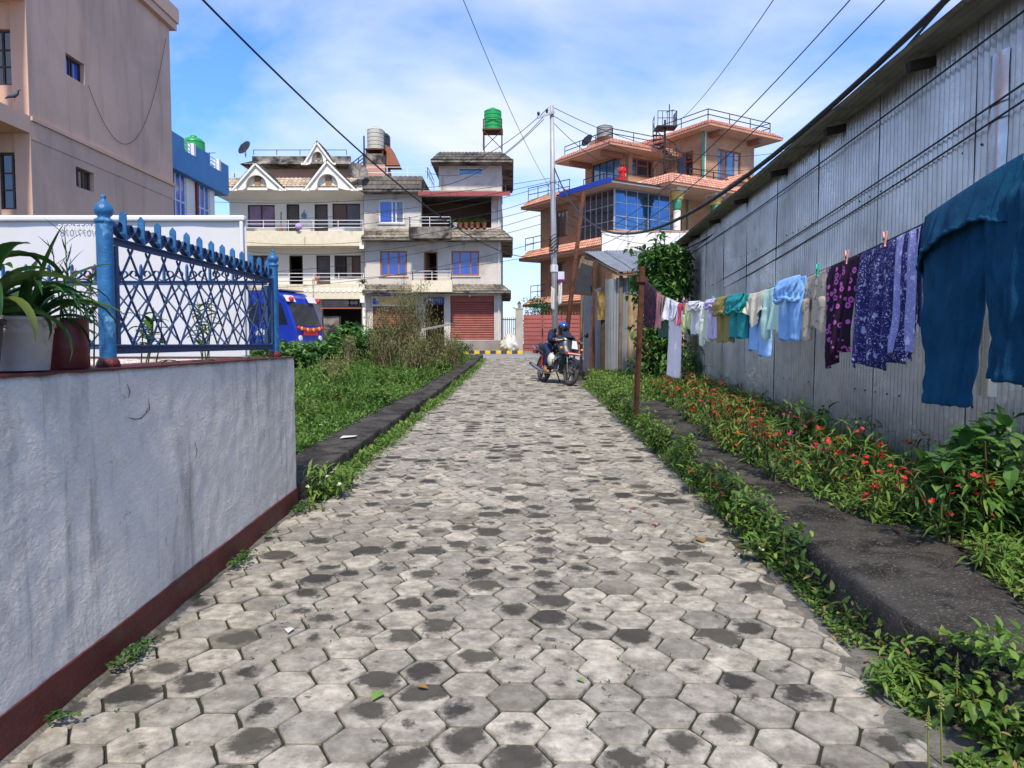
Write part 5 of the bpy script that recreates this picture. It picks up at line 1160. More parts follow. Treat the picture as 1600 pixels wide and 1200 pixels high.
M_brwin = pm('brown_window_wood', (.26, .1, .05), (.2, .075, .035), rough=.5, scale=5)
M_curt = glassy('mirror_glass_sky_painted', (.06, .2, .42), rough=.02, spec=1); M_curt.node_tree.nodes['Principled BSDF'].inputs['Metallic'].default_value = .75  # brighter face of the bay: reflected sky painted in as blue
M_curd = glassy('mirror_glass_shade_painted', (.03, .035, .045), rough=.02, spec=1)  # same bay glass on the left face, its shade painted in as near black
M_alu = pm('aluminium', (.6, .62, .64), rough=.4, metal=.5)
bh = empty('brick_house', 'orange brick house with mirror glass bay, tiled ledges and roof terraces', 'house', W(3, 4, 1.1))
MA = lambda b=0: FM(W(0, b), E1, E2)          # facade towards lower right, local x = a
MB_ = lambda a=0: FM(W(a, 0), E2, E1)         # facade towards the left, local x = b
L1, L2, L3 = 4.3, 7.4, 10.1
def slab(poly, z0, z1, mat, name='floor_slab', poly2=None): return MB().prism([W(a, b)[:2] for a, b in poly], z0, z1, [W(a, b)[:2] for a, b in poly2] if poly2 else None).build(name, mat, bh)
def rectp(a0, a1, b0, b1, o=0.0): return [(a0 - o, b0 - o), (a1 + o, b0 - o), (a1 + o, b1 + o), (a0 - o, b1 + o)]
def ledgeroof(a0, a1, b0, b1, out, z0, z1, fas=.12, rise=None, sof=M_soff2, sides=('A', 'B'), rows=3):
    """flat soffit with a tiled sloping rim"""
    slab(rectp(a0, a1, b0, b1, out), z0, z0 + fas, M_salmon, 'fascia'); slab(rectp(a0, a1, b0, b1, out - .12), z0 - .02, z0 - .001, sof, 'soffit')
    i_ = out - .45; slab(rectp(a0, a1, b0, b1, out), z0 + fas + .001, z1 - .03, M_tile_r, 'roof_rim', rectp(a0, a1, b0, b1, i_))
    o_ = out; zl, zh = z0 + fas, z1 - .03
    if 'A' in sides: tiles(bh, W(a0 - o_, b0 - o_, zl), W(a1 + o_, b0 - o_, zl), W(a1 + i_, b0 - i_, zh), W(a0 - i_, b0 - i_, zh), M_tile_r, rows=rows, tw=.22)
    if 'B' in sides: tiles(bh, W(a0 - o_, b1 + o_, zl), W(a0 - o_, b0 - o_, zl), W(a0 - i_, b0 - i_, zh), W(a0 - i_, b1 + i_, zh), M_tile_r, rows=rows, tw=.22)
    if 'C' in sides: tiles(bh, W(a1 + o_, b0 - o_, zl), W(a1 + o_, b1 + o_, zl), W(a1 + i_, b1 + i_, zh), W(a1 + i_, b0 - i_, zh), M_tile_r, rows=rows, tw=.22)
# ground and first floor
wl0 = [(3.4, 4.5, 1.1, 3.3), (4.9, 5.9, 2.2, 3.2)]; wl1 = [(4.6, 5.5, 5.2, 6.5), (1.2, 2.4, 5.2, 6.5)]; wl2 = [(4.3, 5.6, 8.0, 9.6)]
mb = MB(MB_()).holes(0, 7.05, 1.0, L1 - .4, wl0, .25); mb.build('ground_floor_wall', M_salmon, bh)
mb = MB(MB_()).holes(0, 7.05, L1 - .4, L2 - .4, wl1, .25); mb.M = None; mb.build('wall', M_brick, bh)
mb = MB(MB_()).holes(3.15, 7.05, L2 - .4, L3, wl2, .25); mb.build('wall', M_brick, bh)
MB(MA()).holes(.002, 10.9, 1.0, L2 - .4, [], .25).build('wall', M_salmon, bh)
MB().prism([W(a, b)[:2] for a, b in rectp(0, 10.9, 7.05, 7.25)], 1, L3).prism([W(a, b)[:2] for a, b in rectp(10.7, 10.9, .3, 7.0)], 1, L3).build('rear_wall', M_brick, bh)
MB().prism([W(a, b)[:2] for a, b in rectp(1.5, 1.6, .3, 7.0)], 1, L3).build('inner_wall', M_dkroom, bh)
for h in wl1: win(bh, MB_(), *h, M_brwin, [M_crmglass, M_dkglass], fr=.08)
win(bh, MB_(), *wl2[0], M_brwin, [M_crmglass, M_brnglass, M_dkglass], fr=.08); win(bh, MB_(), *wl0[1], M_brwin, [M_dkglass, M_dkglass], fr=.08)
MB(MB_()).box(3.42, 4.48, .1, .16, 1.1, 3.28).build('door', M_brwin, bh)
ledgeroof(0, 10.9, .6, 7.0, .9, 3.85, 4.4, sides=('B',)); ledgeroof(0, 10.9, .2, 7.1, 1.05, 6.75, 7.4, sides=('A', 'B'))
rails(bh, [W(-.85, 7.7, 7.4), W(-.85, 5.9, 7.4)], .75, M_iron, nr=2, r=.025, name='ledge_railing', spacing=1); rails(bh, [W(-.7, 7.3, 4.4), W(-.7, 5.7, 4.4)], .75, M_iron, nr=2, r=.025, name='ledge_railing', spacing=1)
# mirror glass bay at the corner of the second floor
def curtain(M, u0, u1, v0, v1, n, rows, mat):
    mb = MB(M)
    for i in range(n + 1): u = u0 + (u1 - u0) * i / n; mb.box(u - .02, u + .02, -.03, .03, v0, v1)
    for j in range(rows + 1): z = v0 + (v1 - v0) * j / rows; mb.box(u0, u1, -.027, .027, z - .018, z + .018)
    fr = mb.build('glazing_bars', M_alu, bh)
    for i in range(n):
        for j in range(rows): MB(M).box(u0 + (u1 - u0) * i / n + .021, u0 + (u1 - u0) * (i + 1) / n - .021, -.006, .006, v0 + (v1 - v0) * j / rows + .019, v0 + (v1 - v0) * (j + 1) / rows - .019).build('pane', mat, fr)
curtain(MA(), .02, 4.1, 7.85, 10.05, 5, 3, M_curt); curtain(MB_(), .02, 3.12, 7.45, 10.05, 6, 3, M_curd)
slab(rectp(.1, 4.0, .1, .2), 7.4, 7.84, M_salmon, 'bay_sill')
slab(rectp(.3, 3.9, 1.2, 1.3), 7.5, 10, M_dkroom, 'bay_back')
slab([(-1.05, -1.05), (4.6, -1.05), (4.6, 4), (-1.05, 4)], 10.1, 10.2, M_soff2, 'bay_roof'); slab([(-1.1, -1.1), (4.65, -1.1), (4.65, 4), (-1.1, 4)], 10.201, 10.26, M_iron, 'bay_roof_edge')
M_bluesheet = pm('blue_sheet', (.02, .06, .42), (.02, .05, .34), rough=.45, scale=2)
MB().prism([W(a, b)[:2] for a, b in ((-1.16, -1.1), (-1.101, -1.1), (-1.101, 3.6), (-1.16, 3.6))], 10.06, 10.34).build('blue_edging', M_bluesheet, bh)
# terraces
ledgeroof(.0, 10.9, 3.9, 7.0, 1.0, 10.0, 10.6, sides=('B',))
ledgeroof(3.4, 10.6, -.9, 6, 1.05, 10.22, 10.95, sides=('A', 'B'), rows=4)
M_capg = pm('capital_green', (.04, .3, .17), rough=.5); M_capy = pm('capital_gold', (.62, .45, .12), rough=.5); M_colw = pm('column_white', (.7, .66, .6), rough=.5)
for a in (3.5, 6.5, 9.6):
    p = W(a, -1.25, 0); col = MB().lathe((p.x, p.y, 1.1), [(.2, 0), (.2, 7.85), (.17, 7.9), (.16, 8.1)], 18).build('column', M_colw, bh, smooth=2)
    MB().lathe((p.x, p.y, 9.0), [(.17, 0), (.24, .06), (.2, .16), (.26, .25), (.23, .42), (.28, .55)], 16).build('capital_leaves', M_capg, col, smooth=True)
    MB().lathe((p.x, p.y, 9.55), [(.28, 0), (.36, .1), (.32, .2), (.42, .32), (.4, .5)], 16).build('capital_crown', M_capy, col, smooth=True)
    MB().prism([W(a + i * .42, -1.25 + j * .42)[:2] for i, j in ((-1, -1), (1, -1), (1, 1), (-1, 1))], 10.05, 10.215).build('abacus', M_colw, col)
hl = [(5.0, 5.9, 7.5, 9.2), (8.0, 9.0, 7.5, 9.2)]
MB(MA(.8)).holes(4.15, 10.9, L2 - .3, 10.2, hl, .25).build('wall', M_brick, bh)
for h in hl: win(bh, MA(.8), *h, M_brwin, [M_dkglass, M_dkglass], fr=.1)
MB().tube([W(6.3, .72, 7.4), W(6.3, .72, 10.2)], .05, 8).build('drain_pipe', M_capg, bh)
MB(MA(-1.9)).prismv([(6.5, 0, 10.35), (8.2, 0, 11.35), (9.9, 0, 10.35), (9.1, 0, 10.35), (9.0, 0, 10.75), (8.6, 0, 10.98), (8.2, 0, 11.02), (7.8, 0, 10.98), (7.4, 0, 10.75), (7.3, 0, 10.35)], (0, .25, 0)).build('gable', M_salmon, bh)
MB(MA(-1.9)).prismv([(6.7, .26, 10.35), (8.2, .26, 11.25), (9.7, .26, 10.35)], (0, 1.2, 0)).build('gable_back', M_soff2, bh)
for s in (1, -1): tiles(bh, W(8.2 - s * 1.85, -2.05, 10.35), W(8.2 - s * 1.85, -.6, 10.35), W(8.2, -.6, 11.45), W(8.2, -2.05, 11.45), M_tile_r, rows=5, tw=.24)
rails(bh, [W(4.5, -1.2, 10.9), W(6.4, -1.2, 10.9)], .55, M_iron, nr=2, r=.025, name='terrace_railing'); rails(bh, [W(6.4, -1.2, 10.9), W(10.9, -1.2, 10.9)], .55, M_iron, nr=2, r=.025, name='terrace_railing')
rails(bh, [W(-.7, 3.2, 10.26), W(-.7, 7.6, 10.5)], .8, M_iron, nr=2, r=.025, name='terrace_railing'); rails(bh, [W(-.9, 1.6, 10.26), W(-.9, -.2, 10.26), W(.4, -.2, 10.26)], .45, M_iron, nr=1, r=.025, name='terrace_railing')
# top floor, left block
tl = [(2.9, 5.6, 11.55, 12.75)]; tr = [(3.35, 5.05, 11.6, 12.7)]
MB(MB_(2.8)).holes(2.4, 6.3, 10.2, 13.0, tl, .25).build('wall', M_brick, bh)
MB(MA(2.4)).holes(2.802, 6.4, 10.2, 13.0, tr, .25).build('wall', M_brick, bh)
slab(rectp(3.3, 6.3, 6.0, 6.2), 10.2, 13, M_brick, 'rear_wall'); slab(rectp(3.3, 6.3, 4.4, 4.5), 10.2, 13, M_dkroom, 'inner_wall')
win(bh, MB_(2.8), *tl[0], M_iron, [M_skyglass] * 4, fr=.06); win(bh, MA(2.4), *tr[0], M_brwin, [M_dkglass, M_dkglass, M_dkglass], fr=.1, cols=[0, .24, .76, 1], bars=[(1, .62)])
for (a0, a1, b0, b1) in ((1.2, 2.75, 2.5, 2.75), (1.2, 2.75, 5.6, 5.85)): slab(rectp(a0, a1, b0, b1), 12.55, 12.87, M_salm2, 'cantilever_beam')
ledgeroof(1.95, 6.2, 2.5, 6.0, 1.05, 12.9, 13.4, sides=('A', 'B'), rows=4)
rails(bh, [W(1.4, 6.6, 13.4), W(1.4, 1.9, 13.4), W(4.6, 1.9, 13.4)], .55, M_iron, nr=2, r=.025, name='roof_railing', spacing=1.6)
MB().prism([W(a, b)[:2] for a, b in rectp(2.0, 2.8, 3.9, 4.9)], 13.4, 13.9).build('roof_block', M_salmon, bh)
# tower block
t1 = [(.5, 1.9, 11.2, 13.1)]; t2 = [(7.7, 9.7, 11.3, 13.2)]
MB(MB_(6.45)).holes(-.3, 3.0, 10.4, 14.0, t1, .25).build('wall', M_brick, bh)
MB(MA(-.3)).holes(6.452, 10.9, 10.4, 14.0, t2, .25).build('wall', M_brick, bh)
slab(rectp(10.65, 10.899, -.04, 4), 10.4, 14, M_brick, 'side_wall'); slab(rectp(6.8, 10.6, 2.9, 3.0), 10.4, 14, M_brick, 'rear_wall')
win(bh, MB_(6.45), *t1[0], M_brwin, [M_dkglass, M_skyglass], fr=.1, bars=[(0, .7), (1, .7)]); win(bh, MA(-.3), *t2[0], M_brwin, [M_skyglass, M_brnglass, M_skyglass, M_crmglass], fr=.1, cols=[0, .2, .42, .74, 1], bars=[(0, .75), (3, .75)])
MB().tube([W(6.36, -.4, 10.9), W(6.36, -.4, 14.0)], .06, 8).build('drain_pipe', M_capg, bh); MB().tube([W(6.52, -.42, 10.9), W(6.52, -.42, 14.0)], .05, 8).build('drain_pipe', M_colw, bh)
for a in (7.0, 10.4): slab(rectp(a - .13, a + .13, -1.2, -.31), 13.7, 13.99, M_salm2, 'cantilever_beam')
ledgeroof(6.9, 11.0, -.3, 4, 1.15, 14.02, 14.5, sides=('A', 'B', 'C'), rows=4)
rails(bh, [W(6.2, 3.4, 14.5), W(6.2, -.9, 14.5), W(11.6, -.9, 14.5), W(11.6, 3, 14.5)], .62, M_iron, nr=2, r=.026, name='roof_railing', spacing=2.0)
# spiral stair
sc0 = W(4.35, .7, 0); ss = empty('spiral_stair', 'black iron spiral stair climbing from the terrace to the brick house roof', 'staircase', (sc0.x, sc0.y, 10.3))
MB().tube([(sc0.x, sc0.y, 10.3), (sc0.x, sc0.y, 14.6)], .06, 8).build('centre_pole', M_iron, ss)
pts = []
for i in range(18):
    a = 2.6 + i * .42; z = 10.5 + i * .2; d_ = Vector((math.cos(a), math.sin(a), 0)); s_ = Vector((-d_.y, d_.x, 0)); c_ = Vector((sc0.x, sc0.y, z))
    MB().prismv([c_ + d_ * .05 - s_ * .03, c_ + d_ * .72 - s_ * .17, c_ + d_ * .72 + s_ * .17, c_ + d_ * .05 + s_ * .03], (0, 0, .035)).build('tread', M_iron, ss)
    MB().tube([c_ + d_ * .7, c_ + d_ * .7 + Vector((0, 0, .85))], .016, 5).build('baluster', M_iron, ss); pts.append(c_ + d_ * .7 + Vector((0, 0, .85)))
MB().tube(pts, .024, 6).build('handrail', M_iron, ss)
rails(ss, [(sc0.x - .5, sc0.y - .4, 14.2), (sc0.x + .6, sc0.y - .4, 14.2), (sc0.x + .6, sc0.y + .5, 14.2)], .8, M_iron, nr=2, r=.02, name='landing_rail', spacing=.25)
MB().box(sc0.x - .55, sc0.x + .65, sc0.y - .45, sc0.y + .55, 14.12, 14.18).build('landing', M_iron, ss)
an = empty('aerial', 'thin black aerial mast with crossed rods above the spiral stair', 'antenna', (sc0.x + .25, sc0.y, 14.2))
MB().tube([(sc0.x + .25, sc0.y, 14.18), (sc0.x + .25, sc0.y, 15.5)], .03, 6).build('mast', M_iron, an); MB().tube([(sc0.x, sc0.y - .2, 14.98), (sc0.x + .55, sc0.y + .2, 15.25)], .02, 5).build('cross_rod', M_iron, an)
p = W(2.2, 3.6); tank('water_tank', p.x, p.y, 13.9, .5, .75, pm('grey_tank_plastic', (.3, .3, .29), rough=.5), 'squat grey water tank on the brick house roof')
p = W(1.55, 4.4); dish(p.x, p.y, 13.35, .42, R(-140), 'black satellite dish on the left roof edge of the brick house')
M_tarp = cloth('beige_tarpaulin', (.5, .46, .38), (.4, .36, .3))
tp = [W(1.95 + i * .34, .9 + .1 * math.sin(i), 10.5 + .055 * i) for i in range(8)]
one('rolled_tarpaulin', MB().tube(tp, [.14, .24, .3, .27, .3, .28, .3, .2], 14), M_tarp, 'beige rolled tarpaulin lying along the terrace edge beside the person in red', 'tarpaulin', smooth=True)
# person in red on the terrace
def person(x, y, z, h, label):
    M_skin = pm('skin', (.38, .2, .13), rough=.6); M_red = cloth('red_dress', (.62, .02, .025), (.5, .015, .02)); M_hair = pm('black_hair', (.012, .01, .01), rough=.5)
    rt = empty('person', label, 'person', (x, y, z)); k = h / 1.62
    J = [((0, 0, .92), .135), ((0, 0, 1.15), .12), ((0, 0, 1.33), .13), ((0, 0, 1.43), .055), ((0, -.01, 1.5), .085), ((0, -.01, 1.6), .07),
         ((-.16, 0, 1.34), .06), ((-.22, -.06, 1.1), .045), ((-.1, -.24, 1.18), .035), ((-.02, -.26, 1.36), .03),
         ((.16, 0, 1.34), .06), ((.22, -.02, 1.08), .045), ((.19, -.16, .88), .034), ((.18, -.22, .8), .028),
         ((-.09, 0, .82), .1), ((-.1, -.02, .45), .065), ((-.1, 0, .08), .045), ((-.1, -.14, .03), .03),
         ((.09, 0, .82), .1), ((.1, .02, .45), .065), ((.1, .02, .08), .045), ((.1, -.12, .03), .03)]
    E = [(0, 1), (1, 2), (2, 3), (3, 4), (4, 5), (2, 6), (6, 7), (7, 8), (8, 9), (2, 10), (10, 11), (11, 12), (12, 13), (0, 14), (14, 15), (15, 16), (16, 17), (0, 18), (18, 19), (19, 20), (20, 21)]
    me = bpy.data.meshes.new('body'); me.from_pydata([tuple(Vector(j[0]) * k) for j in J], E, [])
    o = bpy.data.objects.new('body', me); C.objects.link(o); me.materials.append(M_skin); o.parent = rt; OFF[o] = Vector((x, y, z))
    sk = o.modifiers.new('skin', 'SKIN'); 
    for i, j in enumerate(J): me.skin_vertices[0].data[i].radius = (j[1] * k, j[1] * k); me.skin_vertices[0].data[i].use_root = (i == 0)
    sb = o.modifiers.new('sub', 'SUBSURF'); sb.levels = 1; sb.render_levels = 2
    MB().lathe((x, y, z), [(.27 * k, .3 * k), (.24 * k, .55 * k), (.19 * k, .85 * k), (.155 * k, 1.08 * k), (.175 * k, 1.3 * k), (.15 * k, 1.4 * k), (.07 * k, 1.45 * k)], 20).build('dress', M_red, rt, smooth=True)
    for s in (-1, 1): MB().tube([(x + s * .15 * k, y, z + 1.35 * k), (x + s * .225 * k, y - .04, z + 1.1 * k)], [.075 * k, .06 * k], 10).build('sleeve', M_red, rt, smooth=True)
    MB().lathe((x, y + .015, z + 1.53 * k), [(.03, -.16 * k), (.098 * k, -.09 * k), (.112 * k, 0), (.1 * k, .075 * k), (.05 * k, .12 * k), (.01, .13 * k)], 16).build('hair', M_hair, rt, smooth=True)
p = W(1.55, 1.2); person(p.x, p.y, 10.27, 1.55, 'person in a red dress standing on the brick house terrace, hand near face')
# ================================================================== pink house and blue-topped house on the left
M_pink = pm('pink_brown_plaster', (.64, .43, .325), (.57, .38, .285), rough=.9, scale=.5, bump=.25, bscale=25, streak=(.45, .3, .23), stscale=(1.6, 1.6, .22), stlo=.5, sthi=.72, stain=(.5, .34, .26), sscale=.35)
M_pinkl = pm('pink_trim_plaster', (.64, .42, .31), (.58, .38, .28), rough=.85, scale=1)
PXW, PY0, PY1 = -11.9, 18.5, 26.2; ph = empty('pink_house', 'tall pinkish brown plaster house with small dark windows at the left', 'house', (-16, 22, .5))
zs = 7.17
wn = [(XX(0, 1) , 0, 0, 0)]
yy = lambda px: PXW * FPX / (px - 800)
def hz_(px, pa, pb): Y = yy(px); return ZZ(pa, Y), ZZ(pb, Y)
w1 = (yy(118.5), yy(146.5), hz_(132, 124, 91)[0], hz_(132, 124, 91)[1]); w2 = (yy(128.5), yy(156), hz_(142, 296, 265)[0], hz_(142, 296, 265)[1])
mb = MB(FM((PXW, 0, 0), (0, 1, 0), (-1, 0, 0))).holes(PY0, PY1, .3, 13.2, [w1, w2], .3); mb.M = None
MF = FM((0, PY0, 0)); fw = [(XX(1, PY0), XX(36, PY0), ZZ(133, PY0), ZZ(45, PY0)), (XX(8, PY0), XX(46, PY0), ZZ(327, PY0), ZZ(238, PY0))]
mb.M = MF; mb.holes(-20, PXW - .001, .3, 13.2, fw, .3); mb.M = None
mb.box(-20, PXW - .001, PY1 - .3, PY1, .3, 13.2).box(-20, -19.8, PY0 + .3, PY1, .3, 13.2); mb.build('wall', M_pink, ph)
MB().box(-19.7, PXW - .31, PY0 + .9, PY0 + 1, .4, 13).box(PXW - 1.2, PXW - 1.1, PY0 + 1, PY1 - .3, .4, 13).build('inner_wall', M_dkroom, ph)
MS = FM((PXW, 0, 0), (0, 1, 0), (-1, 0, 0))
win(ph, MS, *w1, M_dkwood, [M_blueglass, M_dkglass, M_blueglass], fr=.05, d=.12, cols=[0, .42, .56, 1]); win(ph, MS, *w2, pm('brown_window', (.11, .055, .03), rough=.6), [M_dkglass, M_brnglass, M_dkglass], fr=.05, d=.12, cols=[0, .35, .62, 1])
for h in fw: win(ph, MF, *h, M_dkwood, [M_dkglass, M_dkglass], fr=.05, d=.08, bars=[(0, .35), (1, .35), (0, .65), (1, .65)])
MB().box(PXW - .1, PXW + .07, PY0, PY1 + .06, zs - .1, zs).build('string_course', M_pinkl, ph)
MB().prism([(PXW + .002, PY0), (PXW + .02, PY0), (PXW + .02, PY1 + .01), (PXW + .002, PY1 + .01)], zs - .55, zs - .1).build('string_band', M_pink, ph)
MB().box(PXW - .38, PXW + .02, PY0 - .04, PY0 - .002, .3, 13.2).build('corner_pilaster', M_pinkl, ph)
for z0 in (zs - .42, zs + 2.75): MB().box(-20, PXW + .02, 17.05, PY0 - .045, z0, z0 + .42).build('balcony_beam', M_pinkl, ph)
MB().box(-12.4, PXW + .0, 17.0, 17.045, .3, 13.2).box(-12.4, PXW + .0, 17.046, 17.35, .3, zs - .43).box(-12.4, PXW, 17.046, 17.35, zs + .01, zs + 2.74).build('balcony_column', M_pinkl, ph)
zc = ZZ(44, PY1); 
MB().box(PXW - .5, PXW + .22, PY0 + 1.0, PY1 + .3, zc + .25, zc + .75).box(PXW - .5, PXW + .16, PY0 + 1.0, PY1 + .24, zc, zc + .249).build('cornice', M_pinkl, ph)
def cable(name, nodes, r, mat, label, cat='cable', n=6, group=None):
    return one(name, MB().tube(nodes, r, n), mat, label, cat, group)
def hang(A, B, sag, n=28): A, B = Vector(A), Vector(B); return [A.lerp(B, i / n) - Vector((0, 0, 4 * sag * (i / n) * (1 - i / n))) for i in range(n + 1)]
ya, yb = yy(149), yy(270)
cable('wall_wire', hang((PXW + .05, ya, ZZ(133, ya)), (PXW + .05, yb, ZZ(60, yb)), 2.5), .008, M_iron, 'dark wire drooping in a loop across the pink house wall')
bd = empty('pigeon', 'grey pigeon perched on the balcony beam of the pink house', 'bird', (XX(24, 17.2), 17.2, zs))
q = Vector((XX(36, 17.3), 17.3, zs + .1)); M_pig = pm('pigeon_grey', (.06, .07, .09), (.1, .11, .13), rough=.6)
MB().tube([q + Vector((-.2, 0, -.06)), q + Vector((-.1, 0, -.01)), q, q + Vector((.08, 0, .05)), q + Vector((.1, 0, .12)), q + Vector((.13, 0, .14)), q + Vector((.17, 0, .13))], [.012, .036, .052, .04, .027, .025, .004], 12).build('body', M_pig, bd, smooth=True)
for s in (-1, 1): MB().tube([q + Vector((0, s * .025, -.05)), q + Vector((0, s * .025, -.12))], .006, 5).build('leg', M_orwood, bd)
# house with blue parapet
M_bluep = pm('blue_parapet_paint', (.09, .25, .48), (.08, .22, .42), rough=.8, scale=1); M_bluetrim = pm('maroon_trim', (.22, .03, .025), rough=.6)
BX = -14.45; hb = empty('blue_parapet_house', 'cream house with blue parapet and tall blue windows behind the pink house', 'house', (-17, 36, .9))
yb_ = lambda px: BX * FPX / (px - 800)
YA, YE = 30.0, yb_(341) 
bw = [(yb_(275), yb_(298), 2.0, ZZ(262, 32.5)), (yb_(313), yb_(334), 2.0, ZZ(277, 35))]
mb = MB(FM((BX, 0, 0), (0, 1, 0), (-1, 0, 0))).holes(YA, YE, .9, 9.3, bw, .25); mb.M = None; mb.box(-22, BX - .001, YE - .25, YE, .9, 9.3).box(-22, BX - .001, YA, YA + .2, .9, 9.3); mb.build('wall', M_cream, hb)
M_bwin = glassy('bright_blue_glass', (.03, .12, .55), col2=(.05, .2, .6))
for h in bw:
    M2 = FM((BX, 0, 0), (0, 1, 0), (-1, 0, 0)); w_ = win(hb, M2, *h, M_whitemetal, [M_bwin] * 3, fr=.09, d=.05, bars=[(c, f) for c in range(3) for f in (.2, .4, .6, .8)])
    u0, u1, v0, v1 = h; MB(M2).box(u0 - .14, u0 - .002, -.1, .1, v0, v1 + .14).box(u0 - .001, u1 + .12, -.1, .1, v1 + .002, v1 + .14).build('window_surround', M_bluetrim, hb)
zt0, zt1 = ZZ(271, 36.3), ZZ(259.5, 37)
pz = [(YA, 0, .9), (yb_(284), 0, .9)]
def par(y0, y1, z0, z1): MB().box(BX + .02, BX + .3, y0, y1, z0, z1).build('parapet', M_bluep, hb)
zb0 = 9.05; ztop = ZZ(212, yb_(279)); 
MB().box(BX - 6, BX + .3, YA, YE + 1.0, zb0 - .16, zb0).build('roof_slab', M_bluep, hb)
yq = [yb_(p) for p in (262, 285.5, 302, 325, 341, 352)]
par(yq[0], yq[1], zb0 + .001, ztop); par(yq[1] + .001, yq[2], zb0 + .001, ztop - .5); par(yq[2] + .001, yq[3], zb0 + .001, ztop); par(yq[3] + .001, yq[4], zb0 + .001, ztop - .5); par(yq[4] + .001, yq[5], zb0 + .001, ztop)
MB().box(BX - 6, BX + .3, yq[5] + .001, yq[5] + .2, zb0 + .001, ztop).build('parapet', M_bluep, hb)
for a, b in ((1, 2), (3, 4)):
    rails(hb, [(BX + .16, yq[a] + .05, ztop - .5), (BX + .16, yq[b] - .05, ztop - .5)], .5, M_whitemetal, nr=3, r=.025, name='parapet_rails', spacing=3); MB().box(BX + .05, BX + .31, yq[b] - .12, yq[b] + .1, ztop - .5, ztop + .05).build('rail_block', M_whitemetal, hb)
tank('water_tank', XX(310, 36.5), 36.5, zb0 + .5, .52, ZZ(211, 36.5) - zb0 - .6, M_gtank, 'green water tank on the blue parapet roof, the fully visible one', ribs=4)
tank('water_tank', XX(287, 36.5), 36.5, zb0 + .5, .5, ZZ(213, 36.5) - zb0 - .6, M_gtank, 'green water tank on the blue parapet roof, half hidden by the pink house', ribs=4)
an = empty('aerial', 'thin television aerial on the blue parapet roof', 'antenna', (XX(334, 38), 38, 9.1))
MB().tube([(XX(334, 38), 38, 9.1), (XX(334, 38), 38, ZZ(239, 38))], .025, 6).build('mast', M_iron, an); MB().tube([(XX(327, 38), 38, ZZ(239, 38)), (XX(343, 38), 38, ZZ(239, 38))], .02, 5).build('cross_rod', M_iron, an)
# ================================================================== gate, poles, wires, tin shack, bus, motorbike
M_gate = pm('red_gate_paint', (.34, .085, .065), (.28, .07, .055), rough=.5, scale=2, stain=(.22, .08, .06), sscale=1.5)
M_pillar = pm('gate_pillar_plaster', (.46, .42, .35), (.36, .33, .28), rough=.9, scale=1.5, bump=.3, streak=(.2, .19, .15), stscale=(4, 4, .5), stlo=.6, sthi=.75)
YGT = 39.6
def pillar(p0, p1, pt, label, lamp):
    x0, x1 = XX(p0, YGT), XX(p1, YGT); rt = empty('gate_pillar', label, 'gate pillar', ((x0 + x1) / 2, YGT, 1.0))
    MB().box(x0, x1, YGT - .2, YGT + .2, .95, ZZ(pt, YGT)).build('shaft', M_pillar, rt, bevel=.01); MB().box(x0 - .03, x1 + .03, YGT - .23, YGT + .23, ZZ(pt, YGT) + .001, ZZ(pt, YGT) + .05).build('cap', M_pillar, rt)
    xm, zt = (x0 + x1) / 2, ZZ(pt, YGT) + .05; lt = empty('pillar_lamp', 'lantern on top of the ' + lamp, 'lamp', (xm, YGT, zt))
    MB().lathe((xm, YGT, zt), [(.1, 0), (.08, .03), (.03, .05), (.03, .08)], 10).build('foot', M_iron, lt)
    MB().lathe((xm, YGT, zt + .08), [(.07, 0), (.1, .16), (.09, .17)], 6).build('glass', M_crmglass if 'left' in lamp else M_whitemetal, lt); MB().lathe((xm, YGT, zt + .25), [(.12, 0), (.04, .08), (.02, .14)], 6).build('hood', M_iron, lt)
pillar(805.5, 817, 483, 'weathered concrete pillar left of the red gate', 'left gate pillar'); pillar(908, 922, 481, 'weathered concrete pillar right of the red gate', 'right gate pillar')
gt = empty('metal_gate', 'red double gate of horizontal metal strips behind the utility pole', 'gate', (XX(862, YGT), YGT, 1.03))
gx0, gxm, gx1, gz0, gz1 = XX(818, YGT), XX(847.5, YGT), XX(906, YGT), 1.06, ZZ(492, YGT)
for (a, b) in ((gx0, gxm - .012), (gxm + .012, XX(877, YGT)), (XX(877, YGT) + .02, gx1)):
    lf = MB().box(a, a + .05, YGT - .03, YGT + .03, gz0, gz1).box(b - .05, b, YGT - .03, YGT + .03, gz0, gz1).build('leaf_frame', M_gate, gt); n = 9; dz = (gz1 - gz0) / n
    for i in range(n): MB().prismv([(a + .051, YGT + .0, gz0 + dz * i), (a + .051, YGT - .025, gz0 + dz * i + .01), (a + .051, YGT - .012, gz0 + dz * (i + 1) - .03), (a + .051, YGT + .0, gz0 + dz * (i + 1) - .025)], (b - a - .102, 0, 0)).build('strip', M_gate, lf)
    for i in range(int((b - a) / .16)): MB().lathe((a + .1 + i * .16, YGT, gz1), [(.02, 0), (.02, .06), (.03, .08), (.003, .16)], 5).build('spike', M_gate, lf)
    MB().box(a + .05, b - .05, YGT + .002, YGT + .012, gz0, gz1 - .002).build('backing', M_gate, lf)
MB().bar((gxm, YGT - .06, ZZ(525, YGT)), (gxm, YGT - .06, ZZ(514, YGT)), .07, .05).build('latch', M_iron, gt)
pf = empty('picket_gate', 'narrow brown picket gate between grey house and gate pillar', 'gate', (XX(794, 40.2), 40.2, 1.1))
for px in [784 + 2.9 * i for i in range(8)]: MB().box(XX(px, 40.2), XX(px, 40.2) + .035, 40.19, 40.22, 1.12, ZZ(496, 40.2)).build('picket', M_rust, pf)
for py in (500, 540): MB().box(XX(783, 40.2), XX(806, 40.2), 40.225, 40.25, ZZ(py, 40.2), ZZ(py, 40.2) + .05).build('rail', M_rust, pf)
rg = random.Random(9)
